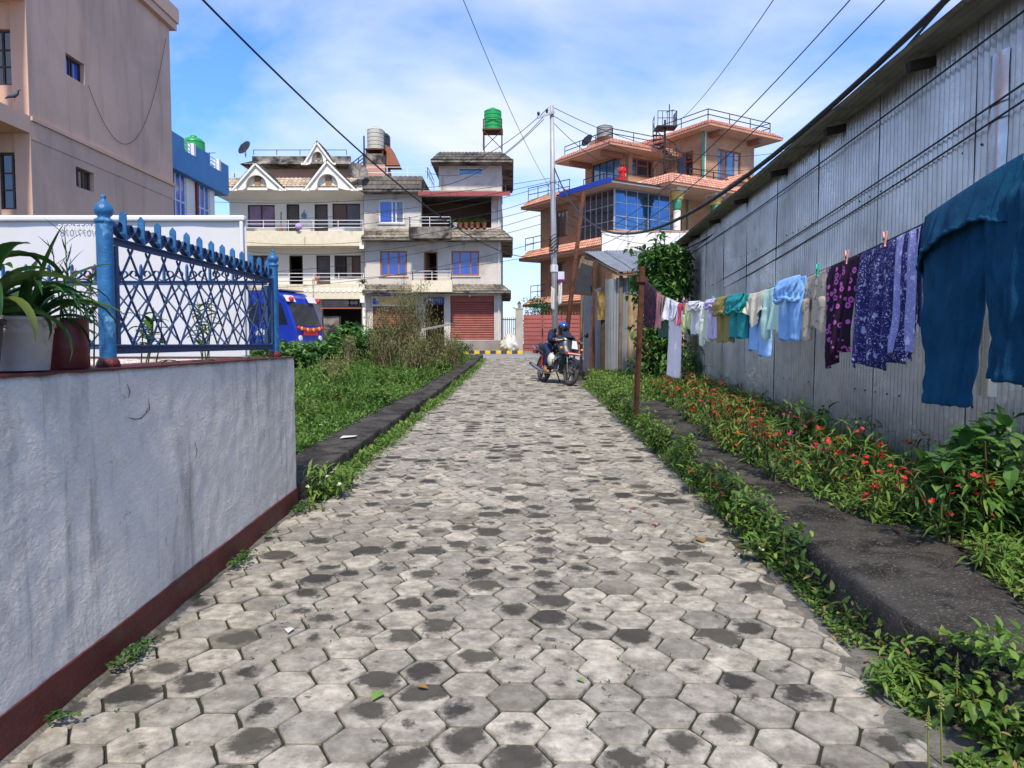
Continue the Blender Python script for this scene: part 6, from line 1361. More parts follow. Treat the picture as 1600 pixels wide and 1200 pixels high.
def sack(x, y, z, s, mat, label, group=None):
    mb = MB(); mb.grid(lambda u, v: (lambda a, b: Vector((x, y, z + s * .5)) + Vector((math.cos(a) * math.cos(b) * s * .55, math.sin(a) * math.cos(b) * s * .45, math.sin(b) * s * .55)) * (1 + .5 * wob(math.cos(a) * 1.6 + x, math.sin(a) * 1.6 + b * 1.6, 1, x) + .22 * (1 - 2 * abs(wob(math.cos(a) * 4 + x, math.sin(a) * 4 + b * 4, 1, x + 3)))))(2 * math.pi * u, math.pi * (v - .5)), 30, 20)
    return one('rubbish_bag', mb, mat, label, 'rubbish bag', group, smooth=True)
M_bagw = pm('white_plastic_bag', (.62, .62, .58), (.5, .48, .4), rough=.45, scale=6, bump=.8, bscale=14); M_bagc = pm('cream_plastic_bag', (.6, .54, .36), (.5, .44, .3), rough=.5, scale=6, bump=.8, bscale=14)
sack(XX(792, 39.5), 39.5, 1.12, .55, M_bagc, 'cream rubbish bag heaped by the picket gate on the pavement'); sack(XX(799, 39.45), 39.45, 1.12, .7, M_bagw, 'white rubbish bag against the left gate pillar')
sack(XX(797, 39.6), 39.75, 1.45, .5, M_bagc, 'yellowish rubbish bag on top of the heap beside the gate pillar')
# thing behind the gate: climber on green netting
M_net = leafmat('netted_climber', (.008, .09, .03), (.02, .2, .06), (.04, .26, .08), trans=.15)
M_bark = pm('bark', (.1, .07, .05), (.06, .045, .035), rough=.95, scale=12, bump=.6)
def cards(mb, pts, size, rg, asp=.5, droop=.3, up=.25, fine=False):
    """leaf-shaped folded plates at given points"""
    vs, fs = mb.v, mb.f
    for p in pts:
        a = rg.uniform(0, 6.283); el = rg.gauss(up, .5); L = size * rg.uniform(.6, 1.25); w = L * asp * .5
        d = Vector((math.cos(a) * math.cos(el), math.sin(a) * math.cos(el), math.sin(el))); s = Vector((-math.sin(a), math.cos(a), rg.uniform(-.3, .3))); n = d.cross(s)
        if n.z < 0: n = -n
        b = len(vs); p = Vector(p); m_ = p + d * L * .5
        if fine:
            cu = n * (L * droop * .5)
            for q in (p, p + d * L * .26 - s * w * .85 + n * w * .3, p + d * L * .28, p + d * L * .26 + s * w * .85 + n * w * .3, p + d * L * .62 - s * w * .8 + n * w * .3 - cu * .3, p + d * L * .64 - cu * .3, p + d * L * .62 + s * w * .8 + n * w * .3 - cu * .3, p + d * L - cu): vs.append((q.x, q.y, q.z))
            fs += [(b, b + 1, b + 2), (b, b + 2, b + 3), (b + 1, b + 4, b + 5, b + 2), (b + 2, b + 5, b + 6, b + 3), (b + 4, b + 7, b + 5), (b + 5, b + 7, b + 6)]; continue
        for q in (p, m_ - s * w + n * w * .35, m_ + d * 0 - n * L * .02, m_ + s * w + n * w * .35, p + d * L - n * L * droop * .4): vs.append((q.x, q.y, q.z))
        fs += [(b, b + 1, b + 2), (b, b + 2, b + 3), (b + 1, b + 4, b + 2), (b + 2, b + 4, b + 3)]
    return mb
nt_ = empty('netted_climber', 'green netted climbing plant mounded behind the red gate', 'plant', (XX(838, 41.5), 41.5, 1.1))
mb = MB(); cards(mb, [(XX(838, 41.5) + rg.gauss(0, .42), 41.5 + rg.gauss(0, .4), rg.uniform(1.3, ZZ(463, 41.5)) - abs(rg.gauss(0, .2))) for i in range(1500)], .2, rg); mb.build('foliage', M_net, nt_)
MB().tube([(XX(838, 41.5), 41.5, 1.1), (XX(837, 41.5), 41.5, 3.2)], [.06, .02], 6).build('stem', M_bark, nt_)
# utility pole
M_polem = pm('galvanised_pole', (.46, .46, .46), (.36, .36, .37), rough=.55, scale=3, metal=.3, streak=(.24, .22, .2), stscale=(6, 6, .4))
YP = 32.0; pxb, pxt = P(868, 560, YP), P(862, 165, YP)
up_ = empty('utility_pole', 'tall grey steel utility pole at the street corner carrying wires', 'utility pole', (pxb.x, YP, gz(YP)))
pol = lambda py: Vector((pxb.x + (pxt.x - pxb.x) * (ZZ(py, YP) - pxb.z) / (pxt.z - pxb.z), YP, ZZ(py, YP)))
MB().tube([(pxb.x, YP, gz(YP) - .1), pol(400), pol(283), pol(165)], [.135, .125, .11, .085], 14).build('shaft', M_polem, up_, smooth=True)
for py in (283, 400): MB().lathe(pol(py), [(.14, -.06), (.14, .06)], 14).build('joint_band', M_polem, up_)
MB().bar(pol(180) + Vector((.1, -.12, .1)), pol(187) + Vector((-.62, -.3, 0)), .08, .1).build('cross_arm', M_polem, up_)
for f in (.45, .95):
    q = (pol(180) + Vector((.1, -.12, .1))).lerp(pol(187) + Vector((-.62, -.3, 0)), f) + Vector((0, 0, .06)); MB().lathe(q, [(.02, 0), (.06, .03), (.045, .07), (.07, .1), (.05, .15), (.02, .17)], 10).build('insulator', M_iron, up_, smooth=True)
MB().lathe(pol(422), [(.15, -.1), (.17, -.08), (.17, .2), (.15, .22)], 12).build('junction_box', M_whitemetal, up_)
mb = MB()
for i in range(7): a = i * .9; mb.tube([pol(372 + i * 4) + Vector((.2 * math.cos(a + t_ * .7), -.05 + .2 * math.sin(a + t_ * .7), .14 * math.sin(t_ * 1.1 + i))) for t_ in range(10)], .018, 5)
mb.build('coiled_cable', M_line, up_, kind='stuff')
bl_ = one('pole_notice', MB().box(pol(432).x + .14, pol(432).x + .42, YP - .2, YP - .19, ZZ(440, YP), ZZ(425, YP)), pm('notice_paper', (.6, .58, .68), (.5, .45, .6), rough=.7), 'small white and purple notice tied to the utility pole', 'notice')
MB().box(pol(432).x + .14, pol(432).x + .42, YP - .207, YP - .201, ZZ(441.5, YP), ZZ(437, YP)).build('purple_band', pm('notice_purple', (.12, .03, .1), rough=.7), bl_)
M_sheetw = cloth('white_sheet', (.66, .66, .6))
for k, (pa, pb, y0_, y1_, lab) in enumerate(((860.5, 866, 448, 482, 'white cloth strip tied to the left side of the utility pole'), (872, 877.5, 443, 478, 'white cloth strip tied to the right side of the utility pole'))):
    mb = MB(); mb.grid(lambda u, v: (XX(pa + (pb - pa) * u, YP) + .02 * wob(v * 4, k, 1, 3), YP - .14 + .05 * math.sin(u * 5 + v * 2), ZZ(y0_ + (y1_ - y0_) * v + (4 * u if k == 0 else -4 * u), YP)), 6, 12)
    one('cloth_strip', mb, M_sheetw, lab, 'cloth', 'cloths on the pole', smooth=True).modifiers.new('t', 'SOLIDIFY').thickness = .01
one('leaning_pole', MB().tube([P(876, 600, 30.6), P(912, 300, 31.2)], [.11, .085], 10), M_rust, 'rusty brown steel pole leaning beside the utility pole', 'pole', smooth=True)
# hoarding behind the shack
hb_ = empty('white_hoarding', 'bright white panel hoarding above the tin shack roof', 'hoarding', (XX(1010, 36), 36, 1.0))
M_hoard = pm('hoarding_white', (.8, .79, .74), (.74, .73, .68), rough=.6, scale=1)
hp = [939, 980, 1022, 1060, 1098]
for a, b in zip(hp, hp[1:]): MB().box(XX(a, 36) + .01, XX(b, 36) - .01, 36, 36.03, ZZ(396, 36), ZZ(363, 36)).build('panel', M_hoard, hb_)
for a in hp: MB().bar((XX(a, 36), 36.06, 1.0), (XX(a, 36), 36.06, ZZ(362, 36)), .05).build('post', M_rust, hb_)
MB().box(XX(938, 36), XX(1098, 36), 35.98, 36.07, ZZ(363, 36) + .002, ZZ(360, 36)).build('top_bar', M_salmon, hb_)
# ---- tin shack
M_tinsh = pm('old_tin_sheet', (.36, .38, .4), (.25, .265, .28), rough=.5, scale=3, metal=.5, streak=(.2, .13, .08), stscale=(10, 10, .7), stlo=.6, sthi=.75)
M_tinrust = pm('rusted_tin_sheet', (.42, .3, .17), (.28, .15, .07), rough=.7, scale=4, metal=.15, streak=(.5, .45, .36), stscale=(14, 14, 1.0), stlo=.5, sthi=.65)
M_bkawn = pm('black_awning_sheet', (.02, .02, .022), (.03, .03, .03), rough=.55, metal=.3)
M_oldwood = pm('old_timber', (.2, .15, .1), (.1, .075, .055), rough=.9, scale=4, streak=(.3, .2, .11), stscale=(20, 20, 1.2))
M_blkwood = pm('charred_timber', (.04, .03, .022), (.1, .055, .03), rough=.9, scale=7)
SY = 19.6; gs = gz(SY) + .05
sk = empty('tin_shack', 'small shack of rusty tin sheets and timber posts beyond the clothes post', 'shack', (XX(970, SY), SY + 1.5, gs))
xs_ = [XX(p, SY) for p in (944, 962, 981, 1000, 1022, 1050)]
for i, (a, b, mt, zt) in enumerate(((0, 1, M_tinsh, 436), (1, 2, M_tinsh, 434), (2, 3, M_tinrust, 460), (2, 4, M_tinsh, 428), (3, 4, M_tinrust, 465), (4, 5, M_tinsh, 430))):
    corr((xs_[a], SY - (.03 if mt is M_tinrust else .0) - .012 * (i % 2), gs), (1, 0, 0), (0, 0, 1), (0, -1, 0), xs_[b] - xs_[a] + .03, ZZ(zt, SY) - gs, .076, .009, nv=5).build('wall_sheet', mt, sk, smooth=True)
MB().bar((XX(968.5, SY), SY - .07, gs - .1), (XX(969, SY), SY - .07, ZZ(424, SY)), .09, .09).build('timber_post', M_oldwood, sk, bevel=.01)
MB().bar((XX(942, SY), SY - .05, gs - .1), (XX(941, SY), SY - .05, ZZ(420, SY)), .1, .1).build('timber_post', M_blkwood, sk, bevel=.01)
MB().bar((XX(933, 21), 21, gs - .1), (XX(932, 21), 21, ZZ(415, 21)), .22, .12).build('timber_post', M_blkwood, sk, bevel=.01)
MB().bar((XX(927, 20.2), 20.2, gs - .1), (XX(927, 20.2), 20.2, ZZ(410, 20.2)), .05, .05).build('iron_post', M_rust, sk)
MB().bar((XX(908, 23.2), 23.2, gs - .0), (XX(910, 23.2), 23.2, ZZ(400, 23.2)), .09, .09).build('timber_post', M_oldwood, sk)
corr((XX(943, SY), SY + .05, gs), (-.06, 1, 0), (0, 0, 1), (-1, 0, 0), 3.4, 2.5, .076, .009, nv=4).build('wall_sheet', M_tinsh, sk, smooth=True)
corr((XX(1050, SY), SY + .05, gs), (0, 1, 0), (0, 0, 1), (1, 0, 0), 3.4, 2.9, .076, .009, nv=4).build('wall_sheet', M_tinsh, sk, smooth=True)
ra, rb, rc, rd = P(968, 424, 19.2), P(1052, 420, 19.2), P(1040, 390, 23.6), P(911, 393, 23.4)
for i in range(4):
    f0, f1 = i / 4, (i + 1) / 4 + .012; a, b, c, d = ra.lerp(rb, f0), ra.lerp(rb, f1), rd.lerp(rc, f1), rd.lerp(rc, f0); dz = .012 * (i % 2)
    mb = MB(); W_n = 44; mb.grid(lambda u, v: a.lerp(b, u).lerp(d.lerp(c, u), v) + Vector((0, 0, dz + .014 * math.cos(u * 2 * math.pi * 7) + .03 * wob(u * 2 + i, v * 2, 1, 2))), W_n, 8); mb.build('roof_sheet', M_tinsh, sk, smooth=True)
MB().bar(P(914, 399, 23.3), P(966, 428, 19.3), .06, .08).build('roof_rafter', M_oldwood, sk); MB().bar(P(966, 429, 19.28), P(1050, 425, 19.28), .05, .07).build('roof_batten', M_oldwood, sk)
mb = MB(); a, b, c, d = P(897, 459, 20.0), P(924, 461, 20.4), P(931, 418, 21.4), P(908, 410, 21.4)
mb.grid(lambda u, v: a.lerp(b, u).lerp(d.lerp(c, u), v) + Vector((.012 * math.cos(u * 2 * math.pi * 12), -.012 * math.cos(u * 2 * math.pi * 12), 0)), 96, 4); mb.build('awning_sheet', M_bkawn, sk, smooth=True)
MB().bar(a, b, .04).build('awning_batten', M_rust, sk); MB().bar(P(905, 412, 21.45), P(932, 418, 21.45), .12, .3).build('lintel', M_oldwood, sk)
MB().bar(P(926, 470, 19.9), P(921, 598, 19.3), .05, .05).build('prop_post', M_rust, sk)
mb = MB(); mb.grid(lambda u, v: P(933 + 12 * u, 455 + 45 * v, 19.5 - .1 * math.sin(u * 3)) + Vector((0, .1 * wob(u * 3, v * 3, 1, 2), 0)), 10, 14); mb.build('sacking', pm('ochre_sacking', (.3, .2, .06), (.16, .1, .04), rough=.9, scale=14), sk, smooth=True)
# ---- blue bus
M_busb = pm('bus_blue', (.012, .04, .42), (.01, .035, .36), rough=.3, scale=1, coat=.5); M_busr = pm('garland_red', (.55, .03, .03), rough=.6); M_buso = pm('garland_orange', (.75, .3, .03), rough=.6)
M_tyre = pm('tyre_rubber', (.05, .05, .05), (.09, .088, .085), rough=.85, scale=12)
bang = R(-21); bo = Vector((XX(484, 34.9), 35.0, gz(34.7) + .0)); fw_, sd_ = Vector((math.cos(bang), math.sin(bang), 0)), Vector((-math.sin(bang), math.cos(bang), 0))
bM = FM(bo, fw_, sd_)                                                 # local x forward, y to the far side
bs = empty('bus', 'bright blue bus with red and orange decorations parked behind the hedge', 'bus', bo - fw_ * 3)
pf_ = [(-6.2, .4), (-.05, .4), (.0, 1.25), (-.62, 2.75), (-1.1, 3.05), (-6.2, 3.1)]
MB(bM).prismv([(x, -1.05, z) for x, z in pf_], (0, 2.1, 0)).build('body', M_busb, bs, bevel=.06)
MB(bM).box(-6.1, -1.0, -.9, .9, 3.1, 3.16).build('roof_panel', pm('bus_roof_grey', (.2, .22, .27), rough=.5), bs)
d_ = Vector((-.62, 0, 1.5)).normalized(); nn = Vector((1.5, 0, .62)).normalized()
ws = MB(bM); o_ = Vector((-.08, 0, 1.42)); ws.prismv([o_ + Vector((0, y, 0)) + d_ * h + nn * .012 for y, h in ((-.95, 0), (.95, 0), (.9, 1.15), (-.9, 1.15))], nn * .012); ws.build('windscreen', glassy('windscreen_glass', (.05, .055, .06)), bs)
for k in range(5): MB(bM).box(-2.0 - k * .85, -1.25 - k * .85, -1.065, -1.051, 1.55, 2.5).build('side_window', M_dkglass, bs)
MB(bM).prismv([(-.45, -1.064, 1.5), (-1.1, -1.064, 1.5), (-1.1, -1.064, 2.5), (-.82, -1.064, 2.5)], (0, .012, 0)).build('cab_window', M_dkglass, bs)
for a_, b_ in ((-1.15, -.5), (.5, 1.15)): MB(bM).prismv([(-.42, a_, 2.55), (-.42, b_, 2.55), (-.62, b_, 2.85), (-.62, a_, 2.85)], (.03, 0, .01)).build('sun_visor', M_whitemetal, bs)
for y in (-.85, 1.2): MB(bM).lathe((-.42, y, 2.66), [(.02, -.1), (.12, -.06), (.14, .05), (.05, .14)], 10, axis=(1, 0, .4)).build('red_pompom', M_busr, bs)
for k in range(9): MB(bM).lathe((.02, -.9 + k * .225, 1.34 - .1 * math.sin(k * math.pi / 8)), [(.02, -.06), (.09, -.03), (.1, .04), (.03, .08)], 8, axis=(1, 0, .2)).build('garland_tuft', M_buso if k % 2 else M_busr, bs)
MB(bM).box(.012, .05, -.55, .55, 1.0, 1.2).build('front_plate', M_busr, bs); MB(bM).box(-.1, .12, -1.05, 1.05, .42, .6).build('bumper', M_whitemetal, bs)
for y in (-.75, .75): MB(bM).lathe((.0, y, .85), [(.14, 0), (.14, .03), (.1, .05), (.01, .055)], 14, axis=(1, 0, 0)).build('headlight', M_whitemetal, bs)
for (x, y) in ((-1.2, -1.02), (-4.7, -1.02), (-1.2, .78), (-4.7, .78)):
    wq = MB(bM).lathe((x, y, .42), [(.25, -.06), (.4, -.06), (.42, -.03), (.42, .2), (.4, .24), (.25, .24)], 22, axis=(0, 1, 0)).build('wheel', M_tyre, bs); MB(bM).lathe((x, y, .42), [(.24, -.05), (.2, .0), (.08, -.04), (.01, -.05)], 16, axis=(0, 1, 0)).build('rim', M_whitemetal, wq)
for k in range(4): MB(bM).box(-2.3 + k * .22, -2.15 + k * .22, -1.064, -1.052, 1.0, 1.25 + .06 * (k % 2)).build('side_lettering', M_whitemetal, bs)
# ---- motorbike on its stand, helmet, jacket
M_bkblk = pm('bike_black', (.012, .012, .016), (.02, .02, .024), rough=.25, coat=.6); M_chrome = pm('chrome', (.6, .6, .6), rough=.2, metal=1.0); M_bkgrey = pm('engine_grey', (.16, .16, .165), rough=.45, metal=.6)
M_bkred = pm('bike_red', (.5, .03, .03), rough=.35, coat=.4); M_seat = pm('seat_vinyl', (.02, .02, .022), rough=.55)
fwh = G(890, 603); hd = Vector((.43, -.9, 0)).normalized(); KS = 1.1; lf = Vector((-hd.y, hd.x, 0)); lean = R(7)
bk0 = fwh - hd * 1.30 * KS; bk0.z = gz(bk0.y)
q1 = Matrix.Rotation(-lean, 3, hd); ups = q1 @ Vector((0, 0, 1)); lfs = q1 @ lf
kM = Matrix.Identity(4)
for r_ in range(3): kM[r_][0], kM[r_][1], kM[r_][2], kM[r_][3] = (hd + Vector((0, 0, -SL * .8)))[r_] * KS, lfs[r_] * KS, ups[r_] * KS, bk0[r_]
mk = empty('motorbike', 'black and red motorbike leaning on its stand at the right lane edge', 'motorbike', bk0 + hd * .65)
def ring(prof, c, n=32): return MB(kM).lathe(c, prof, n, axis=(0, 1, 0))
def wheel(x, yaw=0):
    w = MB(kM); cpts = [Vector((x + .255 * math.cos(2 * math.pi * i / 36), 0, .30 + .255 * math.sin(2 * math.pi * i / 36))) for i in range(37)]; w.tube(cpts, .05, 10, cap=False); w = w.build('wheel', M_tyre, mk, smooth=True)
    cp2 = [Vector((x + .205 * math.cos(2 * math.pi * i / 36), 0, .30 + .205 * math.sin(2 * math.pi * i / 36))) for i in range(37)]; MB(kM).tube(cp2, .014, 8, cap=False).build('rim', M_bkgrey, w, smooth=True)
    for k in range(6): a = k * math.pi / 3; MB(kM).bar((x, 0, .30), (x + .2 * math.cos(a), 0, .3 + .2 * math.sin(a)), .02, .03, up=(0, 1, 0)).build('spoke', M_bkgrey, w)
    ring([(.04, -.05), (.05, .05)], (x, 0, .3), 14).build('hub', M_bkgrey, w); ring([(.07, .058), (.125, .058), (.125, .063), (.07, .063)], (x, 0, .3), 24).build('brake_disc', M_chrome, w)
wheel(0); wheel(1.3)
for s in (-1, 1): MB(kM).tube([(1.3, s * .085, .3), (1.22, s * .09, .62), (1.13, s * .09, .92)], [.024, .022, .02], 10).build('fork', M_chrome, mk, smooth=True)
mb = MB(kM); mb.grid(lambda u, v: (1.3 + .33 * math.cos(R(20) + R(130) * u), (v - .5) * .13, .3 + .33 * math.sin(R(20) + R(130) * u) + .02 * math.cos((v - .5) * 3)), 16, 6); mb.build('mudguard', M_bkblk, mk, smooth=True)
mb = MB(kM); mb.tube([(.48, 0, .8), (.62, 0, .86), (.8, 0, .9), (.95, 0, .86), (1.02, 0, .78)], [.09, .15, .17, .15, .08], 16); mb.build('fuel_tank', M_bkblk, mk, smooth=True)
mb = MB(kM); mb.tube([(-.35, 0, .9), (-.2, 0, .83), (.1, 0, .78), (.3, 0, .76), (.48, 0, .8)], [.05, .1, .13, .12, .1], 14); mb.build('seat', M_seat, mk, smooth=True)
mb = MB(kM); mb.tube([(-.5, 0, .82), (-.3, 0, .78), (0, 0, .68), (.25, 0, .62)], [.04, .09, .12, .1], 12); mb.build('tail_panel', M_bkblk, mk, smooth=True)
mb = MB(kM); mb.grid(lambda u, v: (1.33 - .2 * abs(2 * u - 1) ** 2.2 - .26 * v - .02 * math.sin(v * 3), (u - .5) * (.6 - .22 * abs(v - .45) ** 1.2), .7 + .44 * v), 16, 12); o_ = mb.build('front_fairing', M_bkblk, mk, smooth=True); o_.modifiers.new('t', 'SOLIDIFY').thickness = .02
MB(kM).prismv([(1.345, -.08, .84), (1.345, .08, .84), (1.29, .055, 1.02), (1.29, -.055, 1.02)], (.012, 0, .004)).build('headlight', M_whitemetal, mk)
mb = MB(kM); mb.grid(lambda u, v: (1.16 - .12 * abs(2 * u - 1) ** 2 - .2 * v, (u - .5) * (.3 - .1 * v), 1.1 + .14 * v), 10, 6); mb.build('windshield', M_dkglass, mk, smooth=True)
MB(kM).box(1.325, 1.345, -.2, .2, .7, .765).build('number_plate', M_bkred, mk); MB(kM).box(1.3452, 1.349, -.16, .16, .722, .745).build('plate_lettering', M_whitemetal, mk)
MB(kM).tube([(1.02, -.36, .99), (1.08, -.2, 1.03), (1.1, 0, 1.02), (1.08, .2, 1.03), (1.02, .36, .99)], .016, 8).build('handlebar', M_bkblk, mk)
for s in (-1, 1):
    MB(kM).tube([(1.02, s * .28, 1.0), (1.02, s * .38, .99)], .022, 8).build('grip', M_seat, mk); MB(kM).tube([(1.12, s * .2, 1.08), (1.1, s * .38, 1.2)], .009, 6).build('mirror_stem', M_bkblk, mk); MB(kM).lathe((1.09, s * .43, 1.21), [(.01, -.02), (.05, -.012), (.065, 0), (.055, .012), (.01, .016)], 14, axis=(1, 0, 0)).build('mirror', M_bkblk, mk, smooth=True)
    MB(kM).lathe((1.2, s * .24, .84), [(.012, 0), (.03, .02), (.03, .06), (.01, .07)], 8, axis=(.4, s, 0)).build('indicator', M_buso, mk)
mb = MB(kM); mb.box(.42, .78, -.12, .12, .34, .56); mb.lathe((.72, 0, .5), [(.1, 0), (.11, .04), (.09, .06), (.11, .1), (.09, .12), (.11, .16), (.08, .22)], 14, axis=(.4, 0, 1)); mb.build('engine', M_bkgrey, mk, bevel=.015)
MB(kM).lathe((.6, .121, .45), [(.11, 0), (.1, .04), (.03, .05)], 18, axis=(0, 1, 0)).build('clutch_cover', M_chrome, mk)
MB(kM).tube([(.86, -.1, .5), (.9, -.12, .34), (.6, -.15, .24), (.2, -.17, .26), (-.2, -.18, .36), (-.42, -.18, .42)], [.02, .022, .024, .045, .05, .042], 10).build('exhaust', M_chrome, mk, smooth=True)
for s in (-1, 1): MB(kM).bar((0, s * .09, .3), (.45, s * .1, .4), .03, .05).build('swing_arm', M_bkgrey, mk); MB(kM).tube([(.05, s * .11, .38), (.1, s * .12, .68)], .03, 8).build('shock_absorber', M_bkred, mk)
MB(kM).tube([(.42, .1, .3), (.35, .3, .0)], .014, 6).build('side_stand', M_iron, mk); MB(kM).tube([(.5, 0, .72), (.95, 0, .8), (1.1, 0, .6), (.85, 0, .32), (.5, 0, .3)], .03, 8).build('frame_tube', M_bkblk, mk)
MB(kM).tube([(-.35, -.12, .78), (-.55, -.1, .86), (-.58, 0, .87), (-.55, .1, .86), (-.35, .12, .78)], .014, 6).build('grab_rail', M_chrome, mk); MB(kM).box(-.56, -.54, -.07, .07, .68, .76).build('tail_light', M_bkred, mk)
MB(kM).prismv([(-.3, 0, .62), (-.1, 0, .6), (-.42, 0, .28), (-.48, 0, .32)], (0, .02, 0)).build('rear_mudguard', M_bkblk, mk)
MB(kM).tube([(.88, -.28, .42), (.9, -.3, .55), (.98, -.12, .66)], .014, 6).tube([(.88, .28, .42), (.9, .3, .55), (.98, .12, .66)], .014, 6).tube([(.88, -.28, .42), (.86, 0, .36), (.88, .28, .42)], .014, 6).build('crash_guard', M_chrome, mk)
rd = empty('person', 'rider in a blue helmet and navy clothes leaning forward on the motorbike', 'person', kM @ Vector((.2, 0, .8)))
def skinned(name, J, E, mat, parent, sub=2):
    me = bpy.data.meshes.new(name); off_ = OFF[parent]; me.from_pydata([tuple((kM @ Vector(j[0])) - off_) for j in J], E, []); o = bpy.data.objects.new(name, me); C.objects.link(o); me.materials.append(mat); o.parent = parent; OFF[o] = off_
    o.modifiers.new('skin', 'SKIN'); q_ = o.modifiers.new('sub', 'SUBSURF'); q_.levels = 1; q_.render_levels = sub
    for i, j in enumerate(J): me.skin_vertices[0].data[i].radius = (j[1] * KS, j[1] * KS); me.skin_vertices[0].data[i].use_root = (i == 0)
    return o
M_skn = pm('rider_skin', (.3, .16, .1), (.26, .14, .09), rough=.6)
J = [((.2, 0, .88), .13), ((.33, 0, 1.04), .125), ((.48, 0, 1.18), .12), ((.6, 0, 1.24), .055), ((.67, 0, 1.3), .08), ((.7, 0, 1.38), .07)]; E = [(i, i + 1) for i in range(5)]
for s_ in (-1, 1):
    n0 = len(J); J += [((.5, s_ * .18, 1.19), .06), ((.68, s_ * .29, 1.0), .045), ((.93, s_ * .31, 1.02), .033), ((1.0, s_ * .32, 1.03), .03)]; E += [(2, n0), (n0, n0 + 1), (n0 + 1, n0 + 2), (n0 + 2, n0 + 3)]
    for k in range(4): m0 = len(J); y_ = s_ * (.29 + .022 * k); J += [((1.04, y_, 1.035), .009), ((1.055, y_, 1.0), .008), ((1.03, y_, .975), .007)]; E += [(n0 + 3, m0), (m0, m0 + 1), (m0 + 1, m0 + 2)]
    m0 = len(J); J += [((1.0, s_ * .27, 1.0), .01), ((1.03, s_ * .265, .985), .008)]; E += [(n0 + 3, m0), (m0, m0 + 1)]
    n0 = len(J); J += [((.26, s_ * .13, .84), .1), ((.62, s_ * .23, .74), .065), ((.42, s_ * .21, .36), .045), ((.5, s_ * .22, .3), .035), ((.6, s_ * .23, .29), .028)]; E += [(0, n0), (n0, n0 + 1), (n0 + 1, n0 + 2), (n0 + 2, n0 + 3), (n0 + 3, n0 + 4)]
skinned('body', J, E, M_skn, rd)
M_jack = cloth('navy_jacket', (.015, .022, .06), (.025, .035, .09)); M_jean = cloth('navy_jeans', (.02, .03, .075), (.03, .045, .11))
J = [((.16, 0, .84), .165), ((.33, 0, 1.05), .155), ((.48, 0, 1.18), .15), ((.55, 0, 1.24), .085)]; E = [(0, 1), (1, 2), (2, 3)]
for s_ in (-1, 1): n0 = len(J); J += [((.5, s_ * .19, 1.19), .085), ((.68, s_ * .3, 1.0), .062), ((.9, s_ * .31, 1.02), .046)]; E += [(2, n0), (n0, n0 + 1), (n0 + 1, n0 + 2)]
skinned('jacket', J, E, M_jack, rd)
J = [((.18, 0, .87), .15)]; E = []
for s_ in (-1, 1): n0 = len(J); J += [((.27, s_ * .14, .84), .12), ((.63, s_ * .24, .74), .085), ((.43, s_ * .215, .4), .062)]; E += [(0, n0), (n0, n0 + 1), (n0 + 1, n0 + 2)]
skinned('trousers', J, E, M_jean, rd)
for s_ in (-1, 1): MB(kM).tube([(.38, s_ * .21, .31), (.48, s_ * .22, .285), (.58, s_ * .225, .27), (.66, s_ * .23, .265)], [.045, .05, .048, .025], 12).build('shoe', pm('brown_shoe', (.3, .16, .05), rough=.5), rd, smooth=True)
hc = kM @ Vector((.7, 0, 1.34)); hfw = (hd + Vector((0, 0, -.35))).normalized(); hlf = Vector((-hd.y, hd.x, 0)); hup = hfw.cross(hlf)
if hup.z < 0: hup = -hup
HP = lambda a, b, k=1.0: hc + (hfw * (math.cos(a) * math.cos(b) * .15) + hlf * (math.sin(a) * math.cos(b) * .125) + hup * (math.sin(b) * .145)) * k
mb = MB(); mb.grid(lambda u, v: HP(2 * math.pi * u, R(-55) + R(145) * v), 28, 16); hm = mb.build('helmet', M_bkblk, rd, smooth=True)
mb = MB(); mb.grid(lambda u, v: HP(2 * math.pi * u, R(28) + R(62) * v, 1.03), 28, 10); mb.build('blue_crown', pm('helmet_blue', (.01, .07, .5), rough=.2, coat=.6), hm, smooth=True)
mb = MB(); mb.grid(lambda u, v: HP(R(-70) + R(140) * u, R(-25) + R(45) * v, 1.05), 16, 8); mb.build('visor', M_dkglass, hm, smooth=True)
mb = MB(kM); mb.grid(lambda u, v: (lambda a, b: Vector((.74, -.24, .56)) + Vector((math.cos(a) * math.cos(b) * .12, math.sin(a) * math.cos(b) * .08, math.sin(b) * .15)) * (1 + .25 * wob(math.cos(a) * 2, b * 2 + math.sin(a), 1, 8)))(2 * math.pi * u, math.pi * (v - .5)), 16, 12)
one('carrier_bag', mb, M_bagw, 'white carrier bag hanging on the side of the motorbike', 'bag', smooth=True)
# ---- overhead wires
def wire(A, B, sag, r, label, g=None): return cable('overhead_wire', hang(A, B, sag, 36), r, M_line, label, 'wire', 6, g)
wire(P(866, 262, 32), P(1560, -80, 5.2), 2.35, .028, 'thick black cable sagging from the utility pole to above the shed')
wire(pol(395), P(200, -120, 7), 1.2, .013, 'black wire rising from the pole to the upper left corner')
wire(pol(300), P(700, -60, 14), .35, .008, 'thin wire rising steeply left of the utility pole')
wire(pol(390), P(1420, -40, 9), 1.1, .009, 'thin wire from the pole to the upper right, right one of the pair')
wire(pol(380), P(1360, -36, 10), 1.0, .009, 'thin wire from the pole to the upper right, left one of the pair')
wire(P(1062, 188, 43), P(1235, -40, 16), .3, .012, 'thin wire from the brick house roof up out of view')
wire(P(1000, 395, 24), P(1515, -40, 7), .9, .016, 'black wire running just above the shed eave')
for i, (a, b, sg) in enumerate((((857, 168), (672, 258), .8), ((853, 178), (665, 268), 1.1), ((850, 186), (640, 290), 1.0))): wire(P(*a, 31.8), P(*b, 42), sg, .014, ('uppermost', 'middle', 'lowest')[i] + ' wire from the pole crossarm to the grey house roof')
